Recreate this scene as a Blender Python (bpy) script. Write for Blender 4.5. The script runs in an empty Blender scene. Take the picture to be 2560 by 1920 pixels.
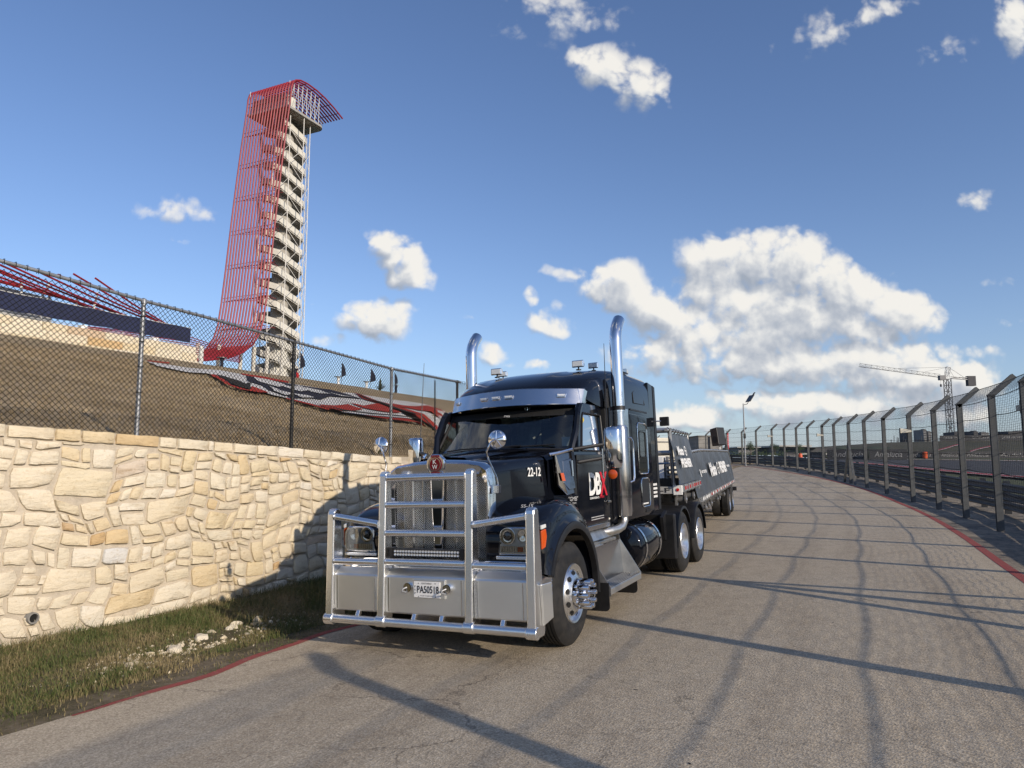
import bpy, bmesh, math, random
import numpy as np
from math import sin, cos, radians, pi, sqrt, atan2, hypot
from mathutils import Vector, Matrix
random.seed(7)
RNG = np.random.default_rng(7)
scene = bpy.context.scene
COL = scene.collection

# ------------------------------------------------------------------ camera
H = 1.894
PITCH = radians(6.157)
cam_d = bpy.data.cameras.new('camera'); cam = bpy.data.objects.new('camera', cam_d); COL.objects.link(cam)
cam.location = (0, 0, H); cam.rotation_euler = (pi/2 + PITCH, 0, 0)
cam_d.sensor_width = 36.0; cam_d.lens = 1775.0/2560.0*36.0
cam_d.clip_start = 0.05; cam_d.clip_end = 20000
scene.camera = cam
scene.render.resolution_x = 1024; scene.render.resolution_y = 768
scene.render.engine = 'CYCLES'
scene.cycles.use_denoising = True
scene.cycles.max_bounces = 6; scene.cycles.transparent_max_bounces = 16
scene.cycles.glossy_bounces = 4; scene.cycles.diffuse_bounces = 3
scene.cycles.caustics_reflective = False; scene.cycles.caustics_refractive = False
scene.cycles.sample_clamp_indirect = 4.0
vs = scene.view_settings
vs.view_transform = 'Standard'; vs.look = 'None'; vs.gamma = 1.0; vs.use_curve_mapping = False
vs.exposure = 0.0

# ------------------------------------------------------------------ light
SUN_AZ = radians(42.0)      # to the right of straight behind the camera
SUN_EL = radians(23.0)
to_sun = Vector((sin(SUN_AZ)*cos(SUN_EL), -cos(SUN_AZ)*cos(SUN_EL), sin(SUN_EL)))
sd = bpy.data.lights.new('sun', 'SUN'); sd.energy = 4.1; sd.angle = radians(0.6); sd.color = (1.0, 0.87, 0.71)
so = bpy.data.objects.new('sun', sd); COL.objects.link(so)
so.rotation_euler = to_sun.to_track_quat('Z', 'Y').to_euler()

# ------------------------------------------------------------------ world sky with clouds
def px_dir(P):
    x = (P[0]-1280)/1775.0; y = -(P[1]-960)/1775.0
    return Vector((x, cos(PITCH)-y*sin(PITCH), sin(PITCH)+y*cos(PITCH)))

class NT:
    def __init__(s, tree): s.t = tree
    def n(s, kind, **kw):
        nd = s.t.nodes.new(kind)
        for k, v in kw.items(): setattr(nd, k, v)
        return nd
    def link(s, a, b): s.t.links.new(a, b)
    def val(s, sock, v):
        if hasattr(v, 'is_linked') or isinstance(v, bpy.types.NodeSocket): s.link(v, sock)
        else: sock.default_value = v
    def m(s, op, a, b=None, c=None, clamp=False):
        nd = s.n('ShaderNodeMath', operation=op); nd.use_clamp = clamp
        s.val(nd.inputs[0], a)
        if b is not None: s.val(nd.inputs[1], b)
        if c is not None: s.val(nd.inputs[2], c)
        return nd.outputs[0]
    def vm(s, op, a, b=None, scale=None):
        nd = s.n('ShaderNodeVectorMath', operation=op)
        s.val(nd.inputs[0], a)
        if b is not None: s.val(nd.inputs[1], b)
        if scale is not None: s.val(nd.inputs['Scale'], scale)
        return nd.outputs['Value'] if op in ('LENGTH', 'DOT_PRODUCT', 'DISTANCE') else nd.outputs[0]
    def mix(s, f, a, b, kind='RGBA', blend='MIX'):
        nd = s.n('ShaderNodeMix', data_type=kind)
        if kind == 'RGBA': nd.blend_type = blend
        ins = {'RGBA': (0, 6, 7, 2), 'FLOAT': (0, 2, 3, 0)}[kind]
        s.val(nd.inputs[ins[0]], f); s.val(nd.inputs[ins[1]], a); s.val(nd.inputs[ins[2]], b)
        return nd.outputs[ins[3]]
    def noise(s, vec, scale, detail=4, rough=0.55, dist=0.0):
        nd = s.n('ShaderNodeTexNoise'); nd.noise_dimensions = '3D'
        if vec is not None: s.link(vec, nd.inputs['Vector'])
        nd.inputs['Scale'].default_value = scale; nd.inputs['Detail'].default_value = detail
        nd.inputs['Roughness'].default_value = rough; nd.inputs['Distortion'].default_value = dist
        return nd
    def ramp(s, fac, stops, interp='LINEAR'):
        nd = s.n('ShaderNodeValToRGB'); s.val(nd.inputs[0], fac); cr = nd.color_ramp; cr.interpolation = interp
        while len(cr.elements) < len(stops): cr.elements.new(0.5)
        for e, (p, c) in zip(cr.elements, stops):
            e.position = p; e.color = (c[0], c[1], c[2], 1) if not isinstance(c, (int, float)) else (c, c, c, 1)
        return nd.outputs[0]

# clouds seen in the photograph: centre, radii (full photograph pixels), tilt, weight
CLOUDS = [
 (1895,640,90,62,0,1),(1985,665,120,75,15,1),(1790,665,85,62,0,.95),(1770,720,75,50,0,.8),(2110,720,130,70,20,1),(2225,785,120,50,18,1),(2290,812,70,30,10,.9),
 (2060,800,190,75,0,1),(1930,830,150,70,0,1.0),(1880,760,120,60,0,.88),(1990,745,130,60,0,1.0),(2130,830,180,50,0,.95),(1545,722,90,48,20,1),(1640,765,110,50,25,1),(1490,715,45,36,0,.9),(1415,692,65,16,10,.72),
 (1730,820,110,65,20,.95),(1800,880,160,50,0,.85),(2000,905,250,45,0,.8),(1345,690,1,1,0,.1),
 (1515,170,95,58,15,1),(1590,205,78,62,15,1),(1460,150,50,35,0,.85),
 (975,605,46,40,0,1.08),(1005,640,44,44,40,1.12),(1025,675,44,44,40,1.12),(1045,705,38,34,0,1.05),(945,800,85,48,0,1),(1000,790,50,42,0,.9),
 (1378,808,62,30,8,.98),(1338,748,24,24,0,.9),(1410,770,16,14,0,.8),(1240,885,38,30,20,.9),(1345,920,30,16,0,.9),(1275,915,26,12,0,.6),
 (430,530,80,28,8,.64),(510,545,60,20,8,.58),(1370,30,130,75,0,.56),(1470,50,80,40,0,.50),(2075,80,130,44,-18,.66),(2160,50,90,38,-20,.62),(2230,25,80,34,-25,.60),(2352,130,70,42,0,.48),
 (2545,60,60,90,0,.9),(2440,510,50,38,-20,.60),(2500,795,55,18,0,.56),(2500,700,45,12,0,.48),(800,770,24,10,0,.46),(1170,795,22,8,0,.46),(455,592,24,12,20,.46),(1900,895,330,62,0,.92),(2180,900,230,52,0,.90),(1650,880,120,60,0,.84),
 (1745,958,38,20,25,.84),(1720,1050,95,34,0,.95),(1790,1040,60,34,0,.9),(1880,1000,110,34,0,.84),(2010,1020,130,45,0,.92),(2120,1030,110,40,0,.86),
 (2160,945,170,42,0,.92),(2330,960,140,55,10,1),(2410,965,90,52,0,1),(2260,1010,160,40,0,.9),(2400,1040,100,40,0,.8),(2450,880,60,20,0,.7),
 (2260,925,110,30,0,.9),(1640,1060,60,26,0,.8),(830,855,45,14,0,.66),(60,560,1,1,0,.1)]

SKY_S = 0.115
SPL_U, SPL_V = -0.03, 0.34
def blob_list(right, upper):
    out = []
    for (cx, cy, rx, ry, rot, wt) in CLOUDS:
        if rx < 5: continue
        if rx >= 75 and wt >= .8 and cy > 560: wt *= 1.16; rx *= 1.04; ry *= 1.06
        if wt < .66: wt += .10
        d = px_dir((cx, cy)); U, V = d.x/d.y, d.z/d.y; k = 1/1775.0/d.y; m = 1.9*k; rr = max(rx, ry)
        if right and U+rr*m < SPL_U or (not right and U-rr*m > SPL_U): continue
        if upper and V+rr*m < SPL_V or (not upper and V-rr*m > SPL_V): continue
        out.append((U, V, rx*k*1.12, ry*k*1.16, radians(rot), wt))
    return out
def cloud_group(name, blobs):
    g = bpy.data.node_groups.new(name, 'ShaderNodeTree')
    g.interface.new_socket('UV', in_out='INPUT', socket_type='NodeSocketVector')
    g.interface.new_socket('Field', in_out='OUTPUT', socket_type='NodeSocketFloat')
    g.interface.new_socket('Mass', in_out='OUTPUT', socket_type='NodeSocketFloat')
    N = NT(g); gi = N.n('NodeGroupInput'); go = N.n('NodeGroupOutput'); uv = gi.outputs[0]
    w = N.noise(uv, 8.0, 3, .6)
    p = N.vm('ADD', uv, N.vm('MULTIPLY', N.vm('SUBTRACT', w.outputs['Color'], (0.5, 0.5, 0.5)), (0.075, 0.06, 0)))
    acc = None
    for (U, V, rx, ry, rot, wt) in blobs:
        c_, s_ = cos(rot), sin(rot)          # photograph tilt is clockwise
        ax, ay = c_/rx, -s_/rx; bx, by = s_/ry, c_/ry
        d1 = N.vm('DOT_PRODUCT', p, (ax, ay, -(U*ax+V*ay))); d2 = N.vm('DOT_PRODUCT', p, (bx, by, -(U*bx+V*by)))
        L2 = N.m('MULTIPLY_ADD', d2, d2, N.m('MULTIPLY', d1, d1))
        f = N.m('MULTIPLY_ADD', L2, -wt*.52, wt)
        acc = f if acc is None else N.m('SMOOTH_MAX', acc, f, 0.16)
        ch = N.n('ShaderNodeVectorMath', operation='MULTIPLY_ADD')      # keeps the evaluation sequential
        N.link(acc, ch.inputs[0]); ch.inputs[1].default_value = (1e-8, 1e-8, 0); N.link(p, ch.inputs[2]); p = ch.outputs[0]
    n1 = N.noise(uv, 19.0, 7, .63, .25).outputs[0]; n2 = N.noise(uv, 6.5, 2, .5).outputs[0]
    vb = N.n('ShaderNodeTexVoronoi'); vb.feature = 'SMOOTH_F1'; vb.voronoi_dimensions = '2D'; vb.inputs['Scale'].default_value = 30; vb.inputs['Smoothness'].default_value = .35; vb.inputs['Detail'].default_value = 2.0; vb.inputs['Roughness'].default_value = .5; N.link(N.vm('ADD', uv, N.vm('SCALE', w.outputs['Color'], scale=.05)), vb.inputs['Vector'])
    a = N.m('MULTIPLY_ADD', n1, 1.35, acc); a = N.m('MULTIPLY_ADD', n2, 0.45, a); a = N.m('MULTIPLY_ADD', vb.outputs['Distance'], -.62, N.m('ADD', a, .42)); N.link(acc, go.inputs['Mass'])
    N.link(a, go.inputs['Field'])
    return g

world = bpy.data.worlds.new('World'); scene.world = world; world.use_nodes = True
wt = world.node_tree
for nd in list(wt.nodes): wt.nodes.remove(nd)
N = NT(wt)
out = N.n('ShaderNodeOutputWorld')
sky = N.n('ShaderNodeTexSky'); sky.sky_type = 'NISHITA'; sky.sun_disc = False
sky.sun_elevation = SUN_EL; sky.sun_rotation = pi - SUN_AZ; sky.air_density = 1.0; sky.dust_density = 0.7; sky.ozone_density = 1.9
tc = N.n('ShaderNodeTexCoord')
sep = N.n('ShaderNodeSeparateXYZ'); N.link(tc.outputs['Generated'], sep.inputs[0])
ysafe = N.m('MAXIMUM', sep.outputs[1], 0.05); zpos = N.m('MAXIMUM', sep.outputs[2], 0.0)
skycol = N.mix(1.0, sky.outputs[0], (0.98, 1.06, 1.29, 1), blend='MULTIPLY')
hz = N.m('POWER', N.m('SUBTRACT', 1.0, zpos, clamp=True), 8.0)
skycol = N.mix(N.m('MULTIPLY', hz, 0.50), skycol, (0.46/SKY_S, 0.58/SKY_S, 0.76/SKY_S, 1))
Uo, Vo = N.m('DIVIDE', sep.outputs[0], ysafe), N.m('DIVIDE', sep.outputs[2], ysafe)
cmb = N.n('ShaderNodeCombineXYZ'); N.link(Uo, cmb.inputs[0]); N.link(Vo, cmb.inputs[1]); cmb.inputs[2].default_value = 1.0
UV = cmb.outputs[0]
above = N.m('MULTIPLY', N.m('ADD', sep.outputs[2], 0.002), 60.0, clamp=True)
CR = [(0.0, (0.40, 0.45, 0.53)), (0.30, (0.52, 0.56, 0.63)), (0.55, (0.70, 0.72, 0.75)), (0.80, (0.93, 0.92, 0.89)), (1.0, (1.0, 0.97, 0.91))]
def cloud_bg(F, lit, lo, hi, dens=None):
    mr = N.n('ShaderNodeMapRange'); mr.interpolation_type = 'SMOOTHSTEP'; N.link(F, mr.inputs[0]); mr.inputs[1].default_value = lo; mr.inputs[2].default_value = hi
    mask = N.m('MULTIPLY', N.m('MULTIPLY', mr.outputs[0], above), .97)
    if dens is not None: mask = N.m('MULTIPLY', mask, dens)
    col = N.mix(mask, skycol, N.vm('SCALE', N.ramp(lit, CR), scale=0.92/SKY_S))
    bg = N.n('ShaderNodeBackground'); N.link(col, bg.inputs[0]); bg.inputs[1].default_value = SKY_S
    return bg.outputs[0]
def frame_bg(right, upper):
    grp = cloud_group('cloud_field_%s_%s' % ('right' if right else 'left', 'upper' if upper else 'lower'), blob_list(right, upper))
    def field(uvs):
        g1 = N.n('ShaderNodeGroup'); g1.node_tree = grp; N.link(uvs, g1.inputs[0]); return g1.outputs[0], g1.outputs[1]
    F0, A0 = field(UV)
    tiny = N.n('ShaderNodeVectorMath', operation='MULTIPLY_ADD'); N.link(F0, tiny.inputs[0]); tiny.inputs[1].default_value = (1e-8, 1e-8, 0); N.link(UV, tiny.inputs[2])
    F1, A1 = field(N.vm('ADD', tiny.outputs[0], (0.010, 0.022, 0.0)))
    lit = N.m('MULTIPLY_ADD', N.m('SUBTRACT', F0, F1), 0.62, 0.64)
    lit = N.m('MULTIPLY_ADD', N.m('SUBTRACT', A0, A1), 1.5, lit)
    thick = N.m('MULTIPLY', N.m('SUBTRACT', A0, 0.95), 1.2, clamp=True)
    lit = N.m('SUBTRACT', lit, thick, clamp=True)
    return cloud_bg(F0, lit, 1.24, 1.84, N.m('MULTIPLY_ADD', A0, 1.5, -.18, clamp=True))
def generic_bg():      # elsewhere in the sky, outside the photograph: scattered fair-weather clouds of the same kind
    zs = N.m('ADD', zpos, 0.12)
    c2 = N.n('ShaderNodeCombineXYZ'); N.link(N.m('DIVIDE', sep.outputs[0], zs), c2.inputs[0]); N.link(N.m('DIVIDE', sep.outputs[1], zs), c2.inputs[1])
    G0 = N.noise(c2.outputs[0], 1.3, 5, .58).outputs[0]; G1 = N.noise(N.vm('ADD', c2.outputs[0], (0.07, -0.08, 0.0)), 1.3, 5, .58).outputs[0]
    return cloud_bg(G0, N.m('MULTIPLY_ADD', N.m('SUBTRACT', G0, G1), 4.0, 0.62, clamp=True), 0.56, 0.68)
def msh(f, a, b2):
    m_ = N.n('ShaderNodeMixShader'); N.link(f, m_.inputs[0]); N.link(a, m_.inputs[1]); N.link(b2, m_.inputs[2]); return m_.outputs[0]
isR = N.m('GREATER_THAN', Uo, SPL_U); isUp = N.m('GREATER_THAN', Vo, SPL_V)
inF = N.m('MULTIPLY', N.m('MULTIPLY', N.m('GREATER_THAN', sep.outputs[1], 0.30), N.m('LESS_THAN', N.m('ABSOLUTE', Uo), 0.95)), N.m('LESS_THAN', Vo, 0.80))
low = msh(isR, frame_bg(False, False), frame_bg(True, False)); high = msh(isR, frame_bg(False, True), frame_bg(True, True))
N.link(msh(inF, generic_bg(), msh(isUp, low, high)), out.inputs[0])
world.cycles.sampling_method = 'MANUAL'; world.cycles.sample_map_resolution = 512

# ------------------------------------------------------------------ frames of reference
AZ = radians(25.496)
ga = Vector((cos(AZ), -sin(AZ), 0)); gb = Vector((sin(AZ), cos(AZ), 0)); GO = Vector((-0.462, 8.044, 0))
def W(lat, S, z): return GO + ga*lat + gb*S + Vector((0, 0, z))
def to_ls(x, y):
    v = Vector((x, y, 0)) - GO
    return v.dot(ga), v.dot(gb)
FR = Matrix(((ga.x, gb.x, 0, GO.x), (ga.y, gb.y, 0, GO.y), (0, 0, 1, 0), (0, 0, 0, 1)))
TM = Matrix(((0.90208726, 0.43044808, -0.03087105, -0.46229599), (-0.43019625, 0.90261534, 0.01472209, 8.04421587), (0.03420178, 0.0, 0.99941495, -0.03762196), (0, 0, 0, 1)))

def interp(x, pts):
    if x <= pts[0][0]: return pts[0][1]
    for (x0, y0), (x1, y1) in zip(pts, pts[1:]):
        if x <= x1: return y0 + (y1-y0)*(x-x0)/(x1-x0)
    return pts[-1][1]
RISE = [(8,0),(13,.04),(17.5,.10),(23,.18),(31,.41),(39,.61),(51.6,.94),(58,1.15),(70,1.34),(90,1.52),(150,1.6)]
def cl(S):
    if S < 10: return 0.0
    if S < 75: return -0.0043*(S-10)**2
    return -0.0043*65**2 - 2*0.0043*65*(S-75) - 0.002*(S-75)**2
def smooth(t): t = max(0, min(1, t)); return t*t*(3-2*t)
ZR = [(0,0.12),(17,.17),(25,.3),(30,.45),(40,.7),(50,.9),(75,1.6),(90,1.86),(120,2.2),(200,2.6),(600,2.6)]
def ground(lat, S):
    d = lat - cl(S)
    z = -0.038 + 0.0342*max(-6, min(7.5, d)) + interp(S, RISE)
    if d > 8.5:
        Y = (GO + ga*lat + gb*S).y
        z = z + (interp(Y, ZR) - z)*smooth((d-8.5)/4)
    return z

# ------------------------------------------------------------------ materials
MATS = {}
def new_mat(name):
    m = bpy.data.materials.new(name); m.use_nodes = True
    N = NT(m.node_tree); b = m.node_tree.nodes['Principled BSDF']
    MATS[name] = m
    return m, N, b
def simple(name, col, rough=0.6, metal=0.0, var=0.0, vscale=8.0, bump=0.0, bscale=60.0, coat=0.0, spec=0.5, trans=0.0, rvar=0.0, dirt=None):
    m, N, b = new_mat(name)
    b.inputs['Base Color'].default_value = (*col, 1); b.inputs['Roughness'].default_value = rough
    b.inputs['Metallic'].default_value = metal; b.inputs['Specular IOR Level'].default_value = spec
    b.inputs['Coat Weight'].default_value = coat; b.inputs['Coat Roughness'].default_value = 0.04
    b.inputs['Transmission Weight'].default_value = trans
    tc = N.n('ShaderNodeTexCoord')
    if var > 0:
        nz = N.noise(tc.outputs['Object'], vscale, 6, .6)
        lo = tuple(c*(1-var) for c in col); hi = tuple(min(1, c*(1+var)) for c in col)
        c = N.ramp(nz.outputs[0], [(0.3, lo), (0.7, hi)])
        if dirt:
            nz3 = N.noise(tc.outputs['Object'], dirt[1], 5, .7)
            f = N.m('MULTIPLY', N.m('SUBTRACT', nz3.outputs[0], 0.5), 5*dirt[2], clamp=True)
            c = N.mix(f, c, (*dirt[0], 1))
        N.link(c, b.inputs['Base Color'])
    if rvar > 0:
        nz = N.noise(tc.outputs['Object'], vscale*1.7, 5, .6)
        N.link(N.m('MULTIPLY_ADD', nz.outputs[0], rvar, rough-rvar/2), b.inputs['Roughness'])
    if bump > 0:
        nz = N.noise(tc.outputs['Object'], bscale, 5, .6)
        bp = N.n('ShaderNodeBump'); bp.inputs['Strength'].default_value = bump; bp.inputs['Distance'].default_value = 0.01
        N.link(nz.outputs[0], bp.inputs['Height']); N.link(bp.outputs[0], b.inputs['Normal'])
    return m

simple('black_paint', (.0045, .0055, .009), .07, 0, coat=0, spec=.45, rvar=.05, vscale=3)
simple('black_plastic', (.012, .012, .013), .45, 0, var=.3, bump=.05)
simple('black_flat', (.006, .006, .006), .7)
simple('chrome', (.78, .78, .79), .06, 1.0, rvar=.05, vscale=6)
simple('chrome_dark', (.20, .20, .21), .08, 1.0)
simple('chrome_soft', (.66, .66, .66), .18, 1.0, rvar=.08, vscale=6)
simple('aluminium', (.92, .92, .91), .27, 1.0, rvar=.03, vscale=2)
simple('aluminium_plate', (.84, .84, .81), .38, 1.0, var=.05, vscale=1.5, rvar=.08)
simple('stainless', (.66, .64, .59), .38, 1.0, var=.25, vscale=5, rvar=.2)
simple('rubber', (.015, .0145, .014), .75, 0, var=.35, vscale=14, bump=.15, bscale=90, dirt=((.06, .052, .042), 5, .5))
simple('rim', (.86, .86, .85), .30, 1.0, rvar=.05, vscale=3)
simple('lamp_bowl', (.55, .56, .56), .35, .6)
simple('glass_lamp', (.6, .62, .62), .05, 0, spec=.8)
simple('glass_dark', (.012, .016, .018), .03, 0, spec=.9)
simple('orange_lens', (.50, .07, .006), .25, 0, spec=.7)
simple('red_lens', (.5, .01, .01), .25, 0, spec=.7)
simple('white_vinyl', (.78, .78, .76), .45)
simple('red_vinyl', (.50, .010, .025), .45)
simple('dark_text', (.02, .02, .025), .5)
simple('grey_text', (.42, .42, .42), .5)
simple('banner_text', (.26, .26, .26), .7)
simple('cream', (.70, .66, .54), .6, var=.06)
simple('white_paint', (.76, .76, .74), .5, var=.05, vscale=4)
simple('galvanised', (.30, .31, .32), .50, .7, var=.2, vscale=12)
simple('galvanised_light', (.50, .51, .52), .42, .8, var=.15, vscale=12)
simple('black_post', (.012, .012, .012), .45, 0)
simple('wire_black', (.010, .009, .008), .75, 0, spec=.2)
simple('wire_steel', (.07, .073, .08), .5, .4)
simple('post_steel', (.105, .11, .11), .62, .3, var=.18, vscale=7, dirt=((.10, .09, .075), 2.3, .5))
simple('rail_dark', (.035, .037, .04), .5, .3, var=.3, vscale=6)
simple('tower_red', (.26, .010, .018), .5, 0, var=.15, vscale=.4)
simple('tower_white', (.60, .59, .55), .5)
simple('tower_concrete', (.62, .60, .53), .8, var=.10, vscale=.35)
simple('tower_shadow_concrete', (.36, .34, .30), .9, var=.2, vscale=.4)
simple('navy_cloth', (.012, .018, .055), .8, var=.25, vscale=1.3, bump=.3, bscale=5)
simple('flag_cloth', (.010, .013, .030), .8, var=.2)
simple('red_cloth', (.45, .008, .012), .8)
simple('skin', (.35, .18, .11), .6)
simple('banner_dark', (.018, .019, .022), .6, var=.2, vscale=2)
simple('banner_track', (.024, .025, .029), .7, var=.25, vscale=.5)
simple('orange_plastic', (.62, .09, .02), .5)
simple('deck_black', (.014, .014, .015), .6, var=.3)
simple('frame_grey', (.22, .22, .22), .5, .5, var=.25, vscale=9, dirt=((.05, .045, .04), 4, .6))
simple('number_grey', (.40, .40, .39), .5, var=.06)
simple('building_grey', (.20, .20, .20), .8, var=.2, vscale=.2)
simple('building_light', (.42, .41, .38), .8, var=.12, vscale=.2)
simple('building_dark', (.06, .06, .065), .8, var=.2, vscale=.2)
simple('concrete', (.24, .23, .21), .9, var=.3, vscale=.6)
simple('kerb_red', (.30, .014, .018), .7, var=.25, vscale=1.5)
simple('kerb_white', (.62, .60, .56), .7, var=.2, vscale=1.5)
simple('bark', (.09, .065, .045), .9, var=.3)
simple('leaf', (.040, .065, .018), .7, var=.5, vscale=2)
simple('far_green', (.035, .045, .022), .9, var=.5, vscale=.2)
simple('emblem_red', (.14, .005, .009), .2, 0, spec=.6)
simple('curtain', (.36, .36, .34), .9, var=.4, vscale=4)
simple('seat_cloth', (.05, .05, .05), .9)
simple('yellow_label', (.65, .50, .03), .5)
simple('green_label', (.02, .30, .08), .5)
simple('led', (.75, .78, .80), .15, .6)
simple('slab_edge', (.32, .31, .29), .8, var=.15, vscale=1)
simple('glass_pane', (.20, .26, .28), .1, 0, spec=.8)
simple('sweep_brown', (.13, .105, .085), .9, var=.3, vscale=1)

# trailer cover: charcoal vinyl with creases
m, N, b = new_mat('cover_vinyl')
tc = N.n('ShaderNodeTexCoord'); nz = N.noise(tc.outputs['Object'], 2.2, 5, .6, .6)
N.link(N.ramp(nz.outputs[0], [(.3, (.040, .044, .050)), (.7, (.062, .067, .075))]), b.inputs['Base Color'])
b.inputs['Roughness'].default_value = .42
bp = N.n('ShaderNodeBump'); bp.inputs['Strength'].default_value = .5; bp.inputs['Distance'].default_value = .05
N.link(nz.outputs[0], bp.inputs['Height']); N.link(bp.outputs[0], b.inputs['Normal'])

# glazing: see-through, mirrors the sky more at grazing angles
def glass(name, tint, refl):
    m, N, b = new_mat(name); t = m.node_tree; t.nodes.remove(b)
    tr = N.n('ShaderNodeBsdfTransparent'); tr.inputs[0].default_value = (*tint, 1)
    gl_ = N.n('ShaderNodeBsdfGlossy'); gl_.inputs['Roughness'].default_value = .02
    fr = N.n('ShaderNodeFresnel'); fr.inputs['IOR'].default_value = 1.55
    mx = N.n('ShaderNodeMixShader'); N.link(N.m('MULTIPLY', fr.outputs[0], refl, clamp=True), mx.inputs[0])
    N.link(tr.outputs[0], mx.inputs[1]); N.link(gl_.outputs[0], mx.inputs[2]); N.link(mx.outputs[0], t.nodes['Material Output'].inputs[0])
glass('windscreen_glass', (.62, .72, .72), 2.2)
glass('window_glass', (.35, .40, .42), 1.8)
glass('clear_lens', (.92, .93, .93), 1.2)

# asphalt: fine pale chippings in brown-grey binder
m, N, b = new_mat('asphalt')
tc = N.n('ShaderNodeTexCoord'); P = tc.outputs['Object']
big = N.noise(P, .35, 4, .6); med = N.noise(P, 3.0, 5, .65)
vo = N.n('ShaderNodeTexVoronoi'); vo.inputs['Scale'].default_value = 62; N.link(P, vo.inputs['Vector'])
fine = N.noise(P, 75, 3, .75)
c = N.ramp(vo.outputs['Color'], [(0.0, (.41, .345, .25)), (.45, (.58, .495, .365)), (1.0, (.74, .65, .50))])
f = N.m('MULTIPLY', vo.outputs['Distance'], 1.0)
c = N.mix(N.m('MULTIPLY_ADD', fine.outputs[0], 2.6, -0.95, clamp=True), c, (.24, .20, .150, 1))
c = N.mix(N.m('MULTIPLY_ADD', big.outputs[0], .9, -.2, clamp=True), c, (1.0, .95, .88, 1), blend='MULTIPLY')
c = N.mix(N.m('MULTIPLY_ADD', med.outputs[0], 1.6, -.75, clamp=True), c, (.62, .60, .60, 1), blend='MULTIPLY')
# hairline cracks in patches
cw = N.noise(P, 2.2, 4, .7); Pc = N.vm('ADD', P, N.vm('SCALE', N.vm('SUBTRACT', cw.outputs['Color'], (.5, .5, .5)), scale=.55))
ve = N.n('ShaderNodeTexVoronoi'); ve.feature = 'DISTANCE_TO_EDGE'; ve.inputs['Scale'].default_value = .62; N.link(Pc, ve.inputs['Vector'])
cm = N.noise(P, .23, 3, .6)
crack = N.m('MULTIPLY', N.m('SUBTRACT', 1.0, N.m('MULTIPLY', ve.outputs['Distance'], 95.0), clamp=True), N.m('MULTIPLY_ADD', cm.outputs[0], 9.0, -4.6, clamp=True))
c = N.mix(N.m('MULTIPLY', crack, .62), c, (.035, .032, .03, 1))
# long pale and dark wheel wear along the road (local Y runs with the road)
mp = N.n('ShaderNodeMapping'); mp.inputs['Scale'].default_value = (1.1, .05, 1); N.link(P, mp.inputs[0])
wear = N.noise(mp.outputs[0], 1.6, 4, .6)
c = N.mix(N.m('MULTIPLY_ADD', wear.outputs[0], 2.4, -1.1, clamp=True), c, (.70, .68, .67, 1), blend='MULTIPLY')
N.link(c, b.inputs['Base Color']); b.inputs['Roughness'].default_value = .88; b.inputs['Specular IOR Level'].default_value = .3
bp = N.n('ShaderNodeBump'); bp.inputs['Strength'].default_value = .55; bp.inputs['Distance'].default_value = .006
N.link(N.m('ADD', vo.outputs['Distance'], fine.outputs[0]), bp.inputs['Height']); N.link(bp.outputs[0], b.inputs['Normal'])

def patchy(name, cols, scale, bump=.5, bscale=40, detail=8, dist=.03, stretch=(1, 1, 1), rough=.95):
    m, N, b = new_mat(name); tc = N.n('ShaderNodeTexCoord')
    mp = N.n('ShaderNodeMapping'); mp.inputs['Scale'].default_value = stretch; N.link(tc.outputs['Object'], mp.inputs[0])
    a = N.noise(mp.outputs[0], scale, detail, .68); c2 = N.noise(mp.outputs[0], scale*9, 5, .75)
    f = N.m('ADD', N.m('MULTIPLY', a.outputs[0], .55), N.m('MULTIPLY', c2.outputs[0], .45))
    st = [(.34 + .32*i/(len(cols)-1), c) for i, c in enumerate(cols)]
    N.link(N.ramp(f, st), b.inputs['Base Color']); b.inputs['Roughness'].default_value = rough; b.inputs['Specular IOR Level'].default_value = .2
    nb = N.noise(tc.outputs['Object'], bscale, 5, .7)
    bp = N.n('ShaderNodeBump'); bp.inputs['Strength'].default_value = bump; bp.inputs['Distance'].default_value = dist
    N.link(nb.outputs[0], bp.inputs['Height']); N.link(bp.outputs[0], b.inputs['Normal'])
    return m
patchy('dry_turf', [(.12, .090, .048), (.27, .205, .120), (.38, .295, .18), (.44, .35, .23)], .42, .9, 7, dist=.10)
patchy('verge_soil', [(.05, .045, .025), (.10, .085, .045), (.18, .145, .095), (.27, .22, .16)], 1.4, .8, 30)
patchy('gravel_soil', [(.085, .075, .065), (.16, .145, .125), (.30, .255, .20), (.46, .40, .30)], .8, .9, 55, dist=.03)
patchy('infield_grass', [(.055, .065, .030), (.085, .092, .045), (.12, .115, .06)], .6, .5, 12)
patchy('far_land', [(.045, .05, .03), (.08, .075, .05), (.11, .10, .07)], .01, .3, 1)
patchy('track_asphalt', [(.045, .046, .05), (.06, .061, .065), (.08, .08, .083)], .5, .3, 50)
patchy('edge_red', [(.30, .24, .19), (.30, .11, .095), (.33, .075, .07), (.30, .10, .085), (.36, .29, .23)], 7, .5, 60)
patchy('mural_red', [(.20, .045, .025), (.40, .035, .02), (.46, .045, .03)], .9, .8, 9, dist=.10)
patchy('mural_white', [(.34, .31, .26), (.62, .60, .56), (.72, .70, .66)], .9, .8, 9, dist=.10)
patchy('mural_navy', [(.03, .03, .035), (.022, .022, .036), (.04, .035, .04)], .9, .8, 9, dist=.10)
patchy('mural_black', [(.02, .017, .012), (.03, .025, .018), (.05, .04, .03)], .9, .8, 9, dist=.10)
patchy('mortar', [(.42, .365, .285), (.52, .455, .36), (.60, .53, .43)], 2.5, .7, 45, dist=.02)

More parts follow.
